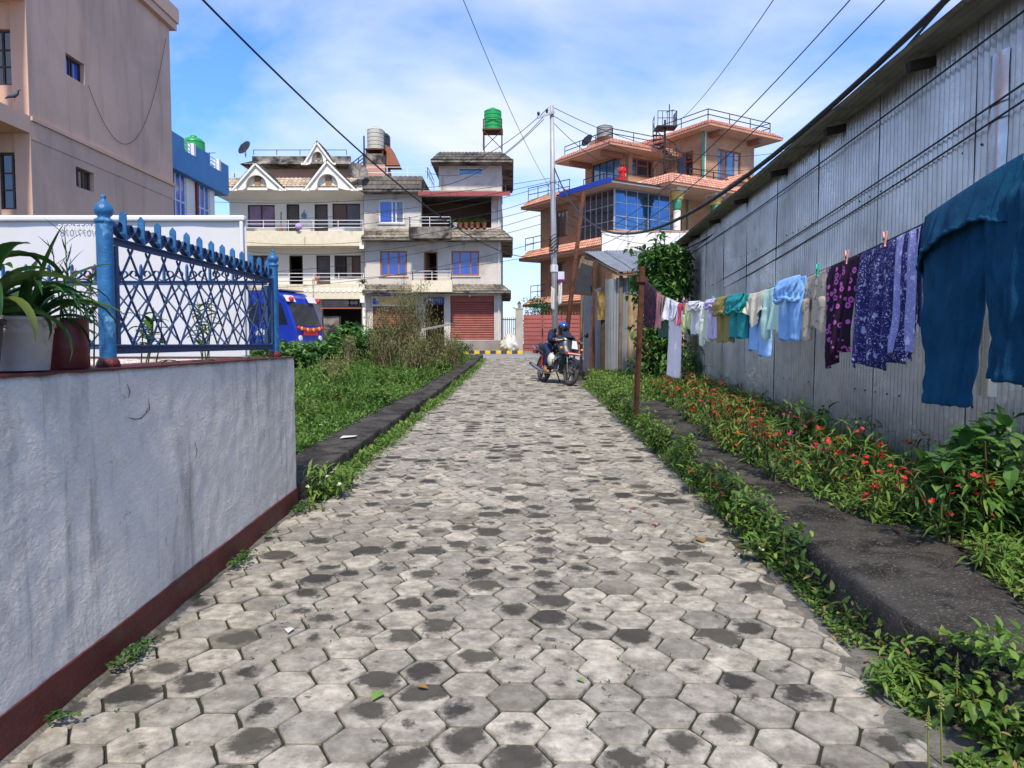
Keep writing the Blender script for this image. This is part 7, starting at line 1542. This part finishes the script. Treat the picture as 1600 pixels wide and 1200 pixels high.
for i, (a, b, sg) in enumerate((((863, 167), (1245, 232), 1.1), ((863, 180), (1245, 250), 1.3), ((863, 190), (1040, 270), .9), ((863, 283), (1240, 305), 2.0))): wire(P(*a, 32), P(*b, 40), sg, .013, ('topmost', 'second', 'third', 'lowest') [i] + ' wire from the pole to the brick house on the right')
LW = [((862, 278), (200, 305), .7), ((862, 283), (200, 332), .9), ((862, 288), (200, 340), 1.2), ((863, 300), (570, 330), .8), ((863, 318), (330, 372), .9), ((863, 330), (330, 385), 1.0), ((863, 345), (250, 425), .8), ((864, 372), (250, 445), .9), ((864, 395), (420, 440), .3)]
nm = ('highest', 'second highest', 'third', 'fourth', 'fifth', 'sixth', 'seventh', 'second lowest', 'lowest')
for i, (a, b, sg) in enumerate(LW): wire(P(*a, 32), P(*b, 38.5), sg, .011, nm[i] + ' of the wires running left from the pole across the houses')
for i, (a, b, sg) in enumerate((((864, 305), (1150, 345), 1.0), ((864, 315), (1120, 350), 1.4), ((864, 325), (1060, 330), .8), ((864, 340), (1060, 352), .7))): wire(P(*a, 32), P(*b, 38.6), sg, .011, nm[i] + ' of the wires crossing in front of the mirror glass bay')
sp_ = lambda px: (lambda Y: Y)((3.25) / ((px - 800) / FPX - .061))
for i, (a, b) in enumerate((((1112, 446), (1640, 103)), ((1131, 450), (1640, 130)), ((1078, 397), (1600, 17)))): wire(P(*a, sp_(a[0])), P(*b, sp_(b[0])), .06, .008, ('upper', 'lower', 'topmost')[i] + ' thin black wire strung along the corrugated shed wall')
# ================================================================== vegetation
M_grass = leafmat('ground_cover', (.06, .15, .02), (.14, .27, .045), (.28, .33, .08), rough=.6, trans=.35)
M_weed = leafmat('weed_leaf', (.075, .17, .025), (.2, .32, .06), (.38, .38, .1), rough=.5, trans=.35)
M_weedd = leafmat('dark_weed_leaf', (.025, .075, .018), (.07, .15, .03), (.12, .2, .04), rough=.5, trans=.3)
M_broad = leafmat('broad_shrub_leaf', (.04, .12, .025), (.11, .24, .05), (.22, .34, .09), rough=.45, trans=.3)
M_dry = leafmat('dry_shrub_leaf', (.13, .15, .05), (.25, .235, .09), (.12, .2, .05), rough=.8, trans=.25)
M_stem = pm('green_stem', (.07, .1, .03), (.1, .06, .035), rough=.8, scale=20); M_twig = pm('dry_twig', (.22, .16, .1), (.15, .1, .07), rough=.9, scale=15)
M_petr = leafmat('balsam_red', (.6, .035, .03), (.75, .08, .05), (.7, .05, .16), rough=.5, trans=.35); M_petw = leafmat('white_petal', (.75, .75, .72), (.8, .8, .78), rough=.5, trans=.3); M_petm = leafmat('magenta_petal', (.5, .02, .16), (.62, .04, .25), rough=.5, trans=.35)
rg = random.Random(77)
plz = lambda x, y: gz(y) + .13 + .10 * min(1, (PLX(y) - x)) + .06 * wob(y * .8, (PLX(y) - x) / 16 * 12, 1, 4)
# --- grass plot: dense low ground cover
mb = MB(); pts_s, pts_b = [], []
for i in range(80000):
    y = 6.4 + 24 * rg.random() ** 1.7; x = PLX(y) + .06 - (1.2 + .3 * y) * rg.random()
    if y < 6.6 and x > -1.8: continue
    hq = max(0, wob(x * .7, y * .5, 1, 31) + .25); pts_s.append((x, y, plz(x, y) + rg.uniform(0, .07) + rg.random() * .3 * hq * hq * 2 + .015))
cards(mb, pts_s, .07, rg, asp=.5, up=.5)
for i in range(9000):
    y = 6.4 + 22 * rg.random() ** 1.6; x = PLX(y) + .05 - (1.2 + .3 * y) * rg.random(); pts_b.append((x, y, plz(x, y)))
cards(mb, pts_b, .17, rg, asp=.09, up=1.05, droop=.5)
for k_ in range(150):
    y = 6.8 + 16 * rg.random(); x = PLX(y) - .1 - (1 + .25 * y) * rg.random(); cards(mb, [(x + rg.gauss(0, .09), y + rg.gauss(0, .09), plz(x, y)) for _ in range(34)], rg.uniform(.22, .36), rg, asp=.06, up=1.15, droop=.5)
tag(mb.build('grass', M_grass), 'low green ground cover filling the plot behind the left kerb', 'grass', kind='stuff')
mb = MB()
for i in range(260):
    y = 6.6 + 14 * rg.random() ** 1.5; x = PLX(y) - .1 - (.8 + .25 * y) * rg.random(); z = plz(x, y) + rg.uniform(.06, .14)
    mb.lathe((x, y, z), [(.004, 0), (.014, .006), (.004, .01)], 5)
tag(mb.build('meadow_flowers', M_petw), 'tiny white meadow flowers dotted over the grass plot', 'flowers', kind='stuff')
mb = MB(); ms_ = MB()
for k_ in range(210):                                                # taller rough weeds standing in the plot
    y = 6.7 + 17 * rg.random() ** 1.3; x = PLX(y) - .05 - (1 + .27 * y) * rg.random(); z = plz(x, y); pp_ = []
    for q_ in range(rg.randint(2, 4)):
        t_ = Vector((x + rg.gauss(0, .12), y + rg.gauss(0, .12), z + rg.uniform(.16, .42))); ms_.tube([(x, y, z), t_], [.005, .002], 4)
        pp_ += [Vector((x, y, z)).lerp(t_, rg.uniform(.2, 1.05)) + Vector((rg.gauss(0, .02), rg.gauss(0, .02), 0)) for _ in range(20)]
    cards(mb, pp_, rg.uniform(.06, .12), rg, asp=rg.choice((.2, .35, .6)), up=.4, droop=.6)
tag(mb.build('meadow_weeds', M_weed), 'taller rough weeds standing in the grass plot', 'weeds', kind='stuff'); tag(ms_.build('meadow_stems', M_stem), 'thin weed stems standing in the grass plot', 'weeds', kind='stuff')
def blob_pts(x, y, z, rx, ry, h, n, lumps=6, rg=rg):
    L = [(x + rg.uniform(-.6, .6) * rx, y + rg.uniform(-.6, .6) * ry, z + h * rg.uniform(.25, .8), rg.uniform(.3, .55)) for _ in range(lumps)]; out = []
    while len(out) < n:
        c = rg.choice(L); d = Vector((rg.gauss(0, 1), rg.gauss(0, 1), rg.gauss(0, 1))).normalized(); r = c[3] * (rg.random() ** .4)
        p = (c[0] + d.x * rx * r, c[1] + d.y * ry * r, c[2] + d.z * h * r * .75)
        if p[2] > z - .02: out.append(p)
    return out
def shrub(name, label, x, y, z, rx, ry, h, n, size, mat, cat='shrub', group=None, lumps=7, asp=.6, stems=5, smat=None):
    rt = empty(name, label, cat, (x, y, z), group); mb = MB(); cards(mb, blob_pts(x, y, z, rx, ry, h, n, lumps), size, rg, asp=asp, fine=y < 8, droop=.6 if y < 8 else .3); mb.build('foliage', mat, rt)
    mb = MB()
    for k in range(stems):
        a = rg.uniform(0, 6.28); q = Vector((x + math.cos(a) * rx * rg.uniform(.2, .6), y + math.sin(a) * ry * rg.uniform(.2, .6), z + h * rg.uniform(.5, .9)))
        b0 = Vector((x + rg.uniform(-.1, .1), y + rg.uniform(-.1, .1), z - .05)); mb.tube([b0, b0.lerp(q, .5) + Vector((rg.uniform(-.05, .05), 0, .05)), q], [.022, .014, .005], 5)
    mb.build('stems', smat or M_stem, rt, kind='stuff'); return rt
for (px, Y, rx, h, n, lab) in ((455, 20, .8, .7, 700, 'leafy green shrub just right of the far railing post'), (490, 23.5, 1.1, .8, 900, 'broad green shrub in front of the blue bus'), (525, 25, 1.1, 1.3, 1100, 'large leaved green shrub below the faded shop sign'),
                               (565, 24, 1.1, 1.3, 1100, 'large leaved green shrub left of the dry bush'), (598, 26.5, 1.0, 1.25, 800, 'green shrub behind the left side of the dry bush'), (470, 27, 1.5, .75, 700, 'green shrub farthest back beside the bus bumper'), (440, 24, 1.4, .8, 800, 'green shrub half hidden behind the blue railing')):
    x = XX(px, Y); shrub('leafy_shrub', lab, x, Y, plz(x, Y) - .1, rx, .9, h, n, .2, M_broad, group='shrubs on the plot', asp=.75)
for (px, Y, rx, h, n, lab) in ((700, 24.5, .55, .75, 900, 'dark green bush near the kerb end, in front of the red shutter'), (720, 27.5, .6, .8, 900, 'dark green bush at the far end of the left kerb'), (680, 21.5, .55, .6, 700, 'low green bush between kerb and dry bush'), (665, 25, .8, .9, 800, 'green bush behind the pale broken post')):
    x = XX(px, Y); shrub('green_bush', lab, x, Y, plz(x, Y) - .1, rx, .7, h, n, .1, M_weed if Y < 23 else M_weedd, group='bushes at the kerb end', asp=.5)
def drybush(label, px, Y, h, w, ns, nl, seed):
    r_ = random.Random(seed); x = XX(px, Y); z = plz(x, Y) - .05; rt = empty('dry_bush', label, 'bush', (x, Y, z), 'dry brown bushes'); st, lv = MB(), []
    for k in range(ns):
        a = r_.uniform(0, 6.28); sp_ = r_.uniform(.05, 1) * w; hh = h * r_.uniform(.55, 1.0) * (1 - .25 * (sp_ / w) ** 2); b0 = Vector((x + r_.gauss(0, .22 * w), Y + r_.gauss(0, .2), z)); tp = b0 + Vector((math.cos(a) * sp_ * .55, math.sin(a) * sp_ * .5, hh))
        md = b0.lerp(tp, .5) + Vector((r_.uniform(-.06, .06), 0, .05)); st.tube([b0, md, tp], [.014, .009, .003], 5)
        for j in range(int(nl / ns)):
            f = r_.uniform(.2, 1.05) ** .8; c = (b0.lerp(md, f * 2) if f < .5 else md.lerp(tp, f * 2 - 1)); s_ = .05 + .1 * f * (1.1 - f) * 2.5
            lv.append(c + Vector((r_.gauss(0, s_), r_.gauss(0, s_), r_.gauss(0, .05))))
    st.build('stems', M_twig, rt, kind='stuff'); mb = MB(); cards(mb, lv, .07, r_, asp=.32, up=.9); mb.build('foliage', M_dry, rt)
drybush('tallest dry brown bush in front of the grey house', 640, 20.5, 2.7, 1.0, 54, 7600, 1); drybush('dry brown bush left of the tallest one', 602, 21, 1.9, .75, 30, 3600, 2); drybush('dry brown bush in front of the open shop', 678, 21.5, 1.65, .6, 24, 2600, 3)
drybush('small dry bush standing alone in the grass', 528, 16, .85, .3, 10, 600, 4); drybush('dry brown bush low in front of the tallest one', 655, 19.3, 1.3, .8, 28, 2800, 5); drybush('dry bush at the right behind the broken post', 705, 22.5, 1.5, .5, 16, 1500, 6); drybush('short dry bush near the wall end', 507, 17, .6, .25, 8, 350, 8)
drybush('dry olive bush among the leafy shrubs', 542, 20, 1.1, .45, 12, 900, 7)
bp_ = empty('broken_post', 'pale broken post propped crookedly in the dry bush', 'post', P(653, 566, 20))
MB().bar(P(650, 572, 20), P(661, 514, 20.2), .07, .07).build('upright', M_pillar, bp_); MB().bar(P(660, 515, 20.2), P(702, 507, 21.5), .05, .05).build('cross_bar', M_pillar, bp_)
one('concrete_bench', MB().box(XX(594, 23), XX(642, 23), 22.8, 23.2, ZZ(537, 23), ZZ(532, 23)).box(XX(597, 23), XX(603, 23), 22.85, 23.15, plz(XX(600, 23), 23) - .1, ZZ(537, 23) - .001).box(XX(632, 23), XX(638, 23), 22.85, 23.15, plz(XX(635, 23), 23) - .1, ZZ(537, 23) - .001), M_pillar, 'low pale concrete bench behind the dry bushes', 'bench')
# --- plants by the wall end and along the left kerb
def balsam(x, y, z, h, label, nl=34, size=.1, fl=6, fmat=M_petr, leaf=M_weed, group=None, name='balsam_plant', asp=.26):
    rt = empty(name, label, 'plant', (x, y, z), group); st, lv = MB(), []; fp = []
    for k in range(rg.randint(3, 5)):
        b0 = Vector((x + rg.gauss(0, .05), y + rg.gauss(0, .05), z - .02)); tp = b0 + Vector((rg.gauss(0, .1) * h * 2, rg.gauss(0, .1) * h * 2, h * rg.uniform(.7, 1.05))); st.tube([b0, b0.lerp(tp, .5), tp], [.008, .006, .003], 5)
        for j in range(nl): f = rg.uniform(.15, 1.02); lv.append(b0.lerp(tp, f) + Vector((rg.gauss(0, .03), rg.gauss(0, .03), 0)))
        for j in range(fl): f = rg.uniform(.4, .98); a = rg.uniform(0, 6.28); fp.append(b0.lerp(tp, f) + Vector((math.cos(a) * .06, math.sin(a) * .06, .01)))
    st.build('stems', M_stem, rt, kind='stuff'); mb = MB(); cards(mb, lv, size, rg, asp=asp, up=.15, droop=.8, fine=True); mb.build('foliage', leaf, rt)
    for p in fp:
        o = bpy.data.objects.new('flower', rg.choice(FLM[fmat.name])); C.objects.link(o); o.location = p - Vector((x, y, z)); o.rotation_euler = (rg.uniform(-.6, .6), rg.uniform(-.6, .6), rg.uniform(0, 6.28)); s_ = rg.uniform(.6, 1.1) * (1 if fmat is M_petr else .8); o.scale = (s_, s_, s_); o.parent = rt
    return rt
FLM = {}
for fm in (M_petr, M_petw, M_petm):
    L = []
    for k in range(3):
        mb = MB(); 
        for j in range(6):
            a = j * 1.047 + rg.uniform(-.3, .3); el = rg.uniform(-.1, .7); d = Vector((math.cos(a) * math.cos(el), math.sin(a) * math.cos(el), math.sin(el))); s = Vector((-math.sin(a), math.cos(a), 0))
            mb.add([(0, 0, 0), d * .018 - s * .013, d * .03 + Vector((0, 0, .004)), d * .018 + s * .013], [(0, 1, 2, 3)])
        o = mb.build('flower_master', fm); L.append(o.data); bpy.data.objects.remove(o)
    FLM[fm.name] = L
balsam(-1.68, 6.62, gz(6.6), .34, 'leafy green weed growing at the corner of the garden wall end', nl=42, size=.1, fl=2, fmat=M_petw)
balsam(-1.6, 7.0, gz(7), .2, 'small green weed beside the kerb just past the garden wall', nl=20, size=.08, fl=0)
balsam(-1.72, 6.2, gz(6.2) + .02, .09, 'tiny weed at the foot of the red painted wall base', nl=16, size=.06, fl=0)
def weeds(name, label, gen, n, size, mat, asp=.5, up=.4, h=.1):
    mb = MB(); pts = []
    while len(pts) < n:
        x, y, hh = gen()
        if hh <= 0: continue
        pts.append((x, y, gz(y) + hh))
    cards(mb, pts, size, rg, asp=asp, up=up, fine=asp > .25); o = mb.build(name, mat); tag(o, label, 'weeds', kind='stuff'); return o
def g1():
    y = 6.7 + 24 * rg.random() ** 1.4; k = max(0, wob(y * .9, 0, 1, 3) + .35); return xl(y) - .12 + abs(rg.gauss(0, .1)) * (.6 + k), y, rg.random() * .16 * k
weeds('kerb_weeds', 'green weeds along the foot of the left kerb', g1, 5200, .07, M_weed)
def g1b():
    y = 6.7 + 20 * rg.random() ** 1.3; k = max(0, wob(y * 1.3, 5, 1, 3)); return xl(y) + rg.uniform(-.1, .12), y, .005 if k > .05 else 0
weeds('kerb_grass', 'grass tufts along the foot of the left kerb', g1b, 900, .14, M_grass, asp=.08, up=1.1)
def g2():
    y = 2.2 + 17 * rg.random() ** 1.5
    d_ = lerp([(2.2, .9), (2.75, .9), (3.1, .5), (3.5, .18), (4.1, .12), (4.5, .7), (6, .95), (14, 1.0), (18, .8)], y)
    if rg.random() > d_ or wob(y * 2.4, 7, 1, 8) < -.22: return 0, y, 0
    k = (.45 + .55 * d_) * (1 + 1.1 * wob(y * 1.6, 2, 1, 8)); w = lerp([(2.2, .2), (3.4, .08), (4.2, .08), (4.8, .13), (8, .17), (18, .22)], y)
    f = rg.random(); xo = lerp([(2.2, .14), (3.2, .02), (4.2, .0), (5, -.0), (18, .02)], y); return rk_in(y) + xo + rg.gauss(-.06, .42) * w, y, max(.001, f ** 1.5 * .3 * k)
weeds('ledge_weeds', 'tangle of green weeds between pavers and dark ledge', g2, 11500, .06, M_weed, asp=.5)
def g3():
    y = 2.3 + 16 * rg.random() ** 1.6
    if wob(y * 3.1, 3, 1, 2) < -.12: return 0, y, 0
    return xr(y) + abs(rg.gauss(.03, .1)), y, rg.uniform(.0, .04) + .003
weeds('creeping_weeds', 'creeping weeds spreading over the right rim of the lane', g3, 5200, .032, M_weed, asp=.7, up=.2)
def g4():
    y = 6.4 - 4.2 * rg.random(); k = wob(y * 2.2, 1, 1, 6); return (-1.83 + abs(rg.gauss(0, .05)), y, .045 if k > .12 else -1)
weeds('wall_foot_moss', 'mossy weeds at the foot of the garden wall', g4, 800, .024, M_weedd, asp=.7, up=.3)
def jointweed():
    while True:
        row = rg.randint(11, 110); col = rg.randint(-8, 8); x0 = col * PX + .02; y0 = row * PY + (PY / 2 if col % 2 else 0)
        a = rg.randint(0, 5) * math.pi / 3; f = rg.random(); p = Vector((math.cos(a), math.sin(a))) * HR; q = Vector((math.cos(a + math.pi / 3), math.sin(a + math.pi / 3))) * HR; c = p.lerp(q, f)
        if wob(x0 * 1.3, y0 * 1.3, 1, 12) > .22 and xl(y0) < x0 < xr(y0): return x0 + c.x, y0 + c.y, .004
weeds('joint_weeds', 'small weeds sprouting from the joints between pavers', jointweed, 1500, .016, M_weedd, asp=.55, up=.6)
ZL = lambda y: gz(y) + .235
nm_ = ['nearest the camera']; rows = []
# rows of broad leaved weeds in front of the ledge
W2 = [(1.92, 2.62, .24), (1.86, 2.85, .2), (2.05, 2.45, .26), (1.78, 3.12, .16), (1.84, 4.75, .26), (1.8, 5.3, .3), (1.82, 6.0, .3), (1.84, 6.9, .32), (1.9, 7.8, .34), (1.86, 8.9, .36), (1.88, 10.0, .34), (1.9, 11.5, .4), (1.92, 13.2, .4), (1.95, 15.2, .4)]
wt = ['at the bottom right corner of the photo', 'second from the bottom right corner', 'at the right photo edge below the ledge', 'with narrow leaves against the bare ledge face', 'with white flowers at the ledge corner', 'just past the white flowered one', 'with orange red flowers, nearer one', 'with yellowing tips left of the ledge', 'beside the middle of the ledge', 'nearer the rusty clothes post', 'in front of the rusty clothes post', 'just past the rusty clothes post', 'opposite the tin shack corner', 'farthest, near the motorbike']
for (x, y, h), w_ in zip(W2, wt):
    k = wt.index(w_); balsam(x - .06, y, gz(y) + .01, h, 'leafy weed along the ledge ' + w_, nl=44 if y < 4 else 40, size=.062 if k in (0, 1, 2) else .08, fl=(4 if k in (4,) else 2 if k in (6, 7) else 0), fmat=M_petw if k == 4 else M_petr, name='leafy_weed', asp=.62 if k in (0, 1, 2) else (.2 if k == 3 else .4), group='weeds in front of the ledge')
M_spk = leafmat('amaranth_spike', (.2, .24, .06), (.3, .32, .1), rough=.7)
for i, (px, py, h) in enumerate(((1495, 1060, .1), (1470, 1110, .09), (1450, 1140, .08), (1530, 1050, .08), (1110, 760, .12), (1150, 790, .12), (1060, 700, .14), (1190, 800, .1), (1225, 850, .1))):
    q = G(px, py, .2); sp_k = MB()
    for j in range(26): a = j * 2.4; f = j / 26; sp_k.lathe(q + Vector((math.cos(a) * .008 * (1 - f), math.sin(a) * .008 * (1 - f), h * f)), [(.001, 0), (.006 * (1.1 - f), .004), (.001, .009)], 4)
    sp_k.tube([q + Vector((.01, 0, -.2)), q, q + Vector((0, 0, h))], [.004, .003, .001], 5); one('seed_spike', sp_k, M_spk, 'yellow green seed spike in the ledge weeds, ' + ('tallest pair, right one at the bottom right', 'tallest pair, left one at the bottom right', 'leftmost at the bottom right corner', 'nearest the right photo edge', 'opposite the flower bed middle', 'next beyond the bare ledge face', 'nearest the rusty post', 'second before the bare ledge face', 'beside the white flowers')[i], 'plant', 'seed spikes in the ledge weeds')
# --- flower bed along the shed
FB = []
for i in range(56):
    y = 4.5 + 10.0 * (i / 55) ** 1.15; lo = lerp([(4, 2.85), (4.6, 2.68), (5.1, 2.42), (6.1, 2.3), (8, 2.28), (10, 2.45), (14, 2.75)], y); FB.append((lo + (i % 4) * .27 + rg.uniform(-.06, .06), y + rg.uniform(-.08, .08)))
ordn = ('nearest', 'second', 'third', 'fourth', 'fifth', 'sixth', 'seventh', 'eighth', 'ninth', 'tenth', 'eleventh', 'twelfth', 'thirteenth', 'farthest')
def BL(i): return '%s balsam plant, %s from the camera in the %s row from the lane' % ('magenta flowering' if i in (13, 17, 18) else 'red flowering', ordn[i // 4], ('first', 'second', 'third', 'last')[i % 4])
for i, (x, y) in enumerate(FB):
    x = min(x, SX(y) - .18); side = ('front', 'second', 'third', 'rear')[i % 4]
    balsam(x, y, ZL(y), rg.uniform(.34, .6), BL(i), nl=30, size=.115, fl=4, fmat=M_petm if i in (13, 17, 18) else M_petr, group='red balsam plants along the shed', asp=.2, leaf=M_weed if i % 3 else M_weedd)
for (px, py, Y, h, lab) in ((1085, 560, 14.2, 1.0, 'tall slim green plant against the shed below the washing'), (1265, 690, 7.4, .55, 'slim dark plant rising above the flower bed'), (1215, 660, 8.6, .4, 'slim plant at the shed foot above the flower bed')):
    x = XX(px, Y); balsam(x, Y, ZL(Y), h, lab, nl=34, size=.13, fl=0, asp=.4, leaf=M_weedd, name='slim_plant')
shrub('broad_leaf_shrub', 'broad leaved green shrub against the shed at the right', 3.0, 4.75, ZL(4.75), .46, .4, .7, 420, .15, M_broad, lumps=9, asp=.58, stems=7)
shrub('broad_leaf_shrub', 'lower broad leaved shrub at the right edge of the flower bed', 3.35, 4.45, ZL(4.4), .35, .3, .5, 300, .13, M_weedd, lumps=6, asp=.45)
def g5():
    y = 1.8 + 2.65 * rg.random(); f = rg.random(); return lerp([(1.8, 2.35), (3.0, 2.3), (3.3, 2.38), (4.4, 2.72)], y) + rg.random() * .75, y, .23 + .13 * f ** 1.5 * max(.2, 1 + wob(y * 4, 1, 1, 1))
weeds('ledge_top_weeds', 'patch of green weeds spreading over the ledge at the right edge', g5, 3400, .062, M_weed, asp=.45)
balsam(2.62, 4.0, ZL(4.0), .2, 'small plant with one pink flower on the ledge weeds at the right', nl=22, size=.1, fl=1, fmat=M_petm, asp=.22)
def g6():
    y = 4.2 + 13 * rg.random(); return SX(y) - .12 - abs(rg.gauss(0, .16)), y, .24
weeds('shed_foot_grass', 'grass along the foot of the corrugated shed', g6, 2600, .26, M_grass, asp=.06, up=1.1)
def g7():
    y = 4.6 + 12 * rg.random() ** 1.2; lo = lerp([(4, 2.8), (4.6, 2.62), (5.1, 2.36), (6.1, 2.25), (8, 2.25), (10, 2.4), (14, 2.7), (17, 2.8)], y); return lo + rg.random() * (SX(y) - lo), y, .23 + .12 * rg.random()
weeds('bed_undergrowth', 'green undergrowth covering the flower bed soil', g7, 12000, .08, M_weed, asp=.3)
def g8():
    y = 12.5 + 7 * rg.random(); f = rg.random(); return 2.0 + rg.random() * 1.1, y, .23 + .2 * f * max(0, .5 + wob(y, 1, 1, 4))
weeds('shack_weeds', 'weeds in front of the tin shack', g8, 4200, .09, M_weed, asp=.4)
M_dead = leafmat('dead_leaf', (.2, .12, .05), (.3, .2, .09), (.13, .08, .04), rough=.9, trans=.15)
def g9():
    y = 2.3 + 15 * rg.random() ** 1.6; return (rk_in(y) + rg.gauss(-.05, .1), y, .02 + .16 * rg.random() ** 2) if rg.random() < .65 else (xl(y) + rg.gauss(0, .12) if y > 6.8 else rk_in(y) - .02, y, .012 if y > 6.8 else .05)
weeds('dead_leaves', 'brown dead leaves and stems caught among the weeds', g9, 800, .042, M_dead, asp=.35, up=.2)
# --- leafy climber / small tree between shack and shed
tr = empty('leafy_tree', 'small leafy tree between the tin shack and the corrugated shed', 'tree', (3.5, 17.2, gz(17.2) + .2))
TB = [(1040, 405, 17.0, .55, .32), (1020, 420, 17.3, .4, .35), (1060, 430, 16.9, .4, .4), (1035, 445, 17.0, .55, .35), (1025, 475, 17.4, .5, .4), (1055, 460, 16.9, .4, .35), (1015, 520, 17.2, .5, .45), (1035, 550, 17.2, .6, .5), (1010, 575, 17.2, .45, .45), (1040, 600, 17.0, .55, .4), (1012, 615, 16.6, .4, .3), (1062, 590, 17.0, .4, .35), (1045, 393, 17.1, .25, .2), (1003, 440, 17.4, .3, .3), (1030, 500, 17.2, .45, .4), (1050, 520, 17.0, .4, .4), (1022, 396, 17.4, .3, .2), (1065, 405, 16.9, .25, .25), (1075, 575, 16.4, .25, .5)]
pts = []
for (px, py, Y, r, rz) in TB:
    c = P(px, py, Y)
    for i in range(int(430 * r)):
        d = Vector((rg.gauss(0, 1), rg.gauss(0, 1), rg.gauss(0, 1))).normalized() * rg.random() ** .45; pts.append((c.x + d.x * r, c.y + d.y * r * 1.1, c.z + d.z * rz))
tw_ = MB()
for k_ in range(46):
    px, py, Y, r, rz = rg.choice(TB); c = P(px, py, Y); a = rg.uniform(0, 6.28); e_ = rg.uniform(.1, 1.3); L_ = r * rg.uniform(1.1, 2.0); q = c + Vector((math.cos(a) * math.cos(e_), math.sin(a) * math.cos(e_), math.sin(e_))) * L_; tw_.tube([c, c.lerp(q, .6) + Vector((0, 0, .05)), q], [.01, .007, .003], 5)
    for j in range(13): f = rg.uniform(.4, 1.02); pts.append(tuple(c.lerp(q, f) + Vector((rg.gauss(0, .05), rg.gauss(0, .05), rg.gauss(0, .04)))))
tw_.build('twigs', M_bark, tr, kind='stuff')
mb = MB(); cards(mb, pts, .2, rg, asp=.5, up=-.1, droop=.7, fine=True); mb.build('crown', M_broad, tr)
mb = MB(); b0 = Vector((3.5, 17.2, gz(17) + .1))
for (px, py, Y, r, rz) in TB: c = P(px, py, Y); mb.tube([b0 + Vector((rg.uniform(-.15, .15), rg.uniform(-.1, .1), 0)), b0.lerp(c, .5) + Vector((rg.uniform(-.1, .1), 0, .1)), c], [.04, .025, .008], 6)
mb.build('trunk', M_bark, tr)
# --- litter on the lane
M_lg = pm('fallen_green_leaf', (.16, .28, .04), rough=.5); M_ly = pm('fallen_brown_leaf', (.3, .17, .06), rough=.7); M_pp = pm('paper_scrap', (.7, .68, .64), rough=.7); M_pk = pm('fallen_pink_petal', (.6, .06, .16), rough=.6)
for i, (px, py, mt, sz, lab) in enumerate(((590, 1090, M_lg, .05, 'fallen bright green leaf on the pavers, lower left of centre'), (907, 1068, M_lg, .025, 'tiny green leaf on the pavers right of centre'), (452, 988, M_pp, .04, 'white paper scrap on the pavers at the left'), (1095, 846, M_ly, .07, 'brown leaf scrap near the right lane edge'), (1022, 822, M_pk, .03, 'pink petal on the pavers at the right'), (985, 800, M_pk, .03, 'pink petal farther up the lane'), (660, 1078, M_ly, .03, 'small brown leaf near a dark paver'), (545, 684, M_pp, .16, 'pale flat scrap lying on the left kerb'))):
    g_ = G(px, py, .185 if py == 684 else 0); mb = MB(); yw = rg.uniform(0, 6.28); d = Vector((math.cos(yw), math.sin(yw), 0)); s = Vector((-d.y, d.x, 0)); z0 = Vector((0, 0, .012))
    mb.add([g_ + z0 - d * sz, g_ + z0 - s * sz * .6 + Vector((0, 0, .008)), g_ + z0 + Vector((0, 0, .002)), g_ + z0 + s * sz * .6 + Vector((0, 0, .01)), g_ + z0 + d * sz], [(0, 1, 2), (0, 2, 3), (1, 4, 2), (2, 4, 3)])
    one('fallen_leaf' if mt in (M_lg, M_ly) else 'paper_scrap' if mt is M_pp else 'fallen_petal', mb, mt, lab, 'litter' if mt is M_pp else 'leaf')
# small leaves, bits of plant caught along the coping of the garden wall
for i in range(14):
    y = rg.uniform(3.9, 6.1); strap((FX + rg.uniform(.0, .08), y, WT + .008), rg.uniform(0, 6.28), rg.uniform(.0, .6), rg.uniform(.06, .14), rg.uniform(.015, .03), rg.uniform(.2, 1.0), n=4).build('coping_leaf', M_leaf_y, wl)
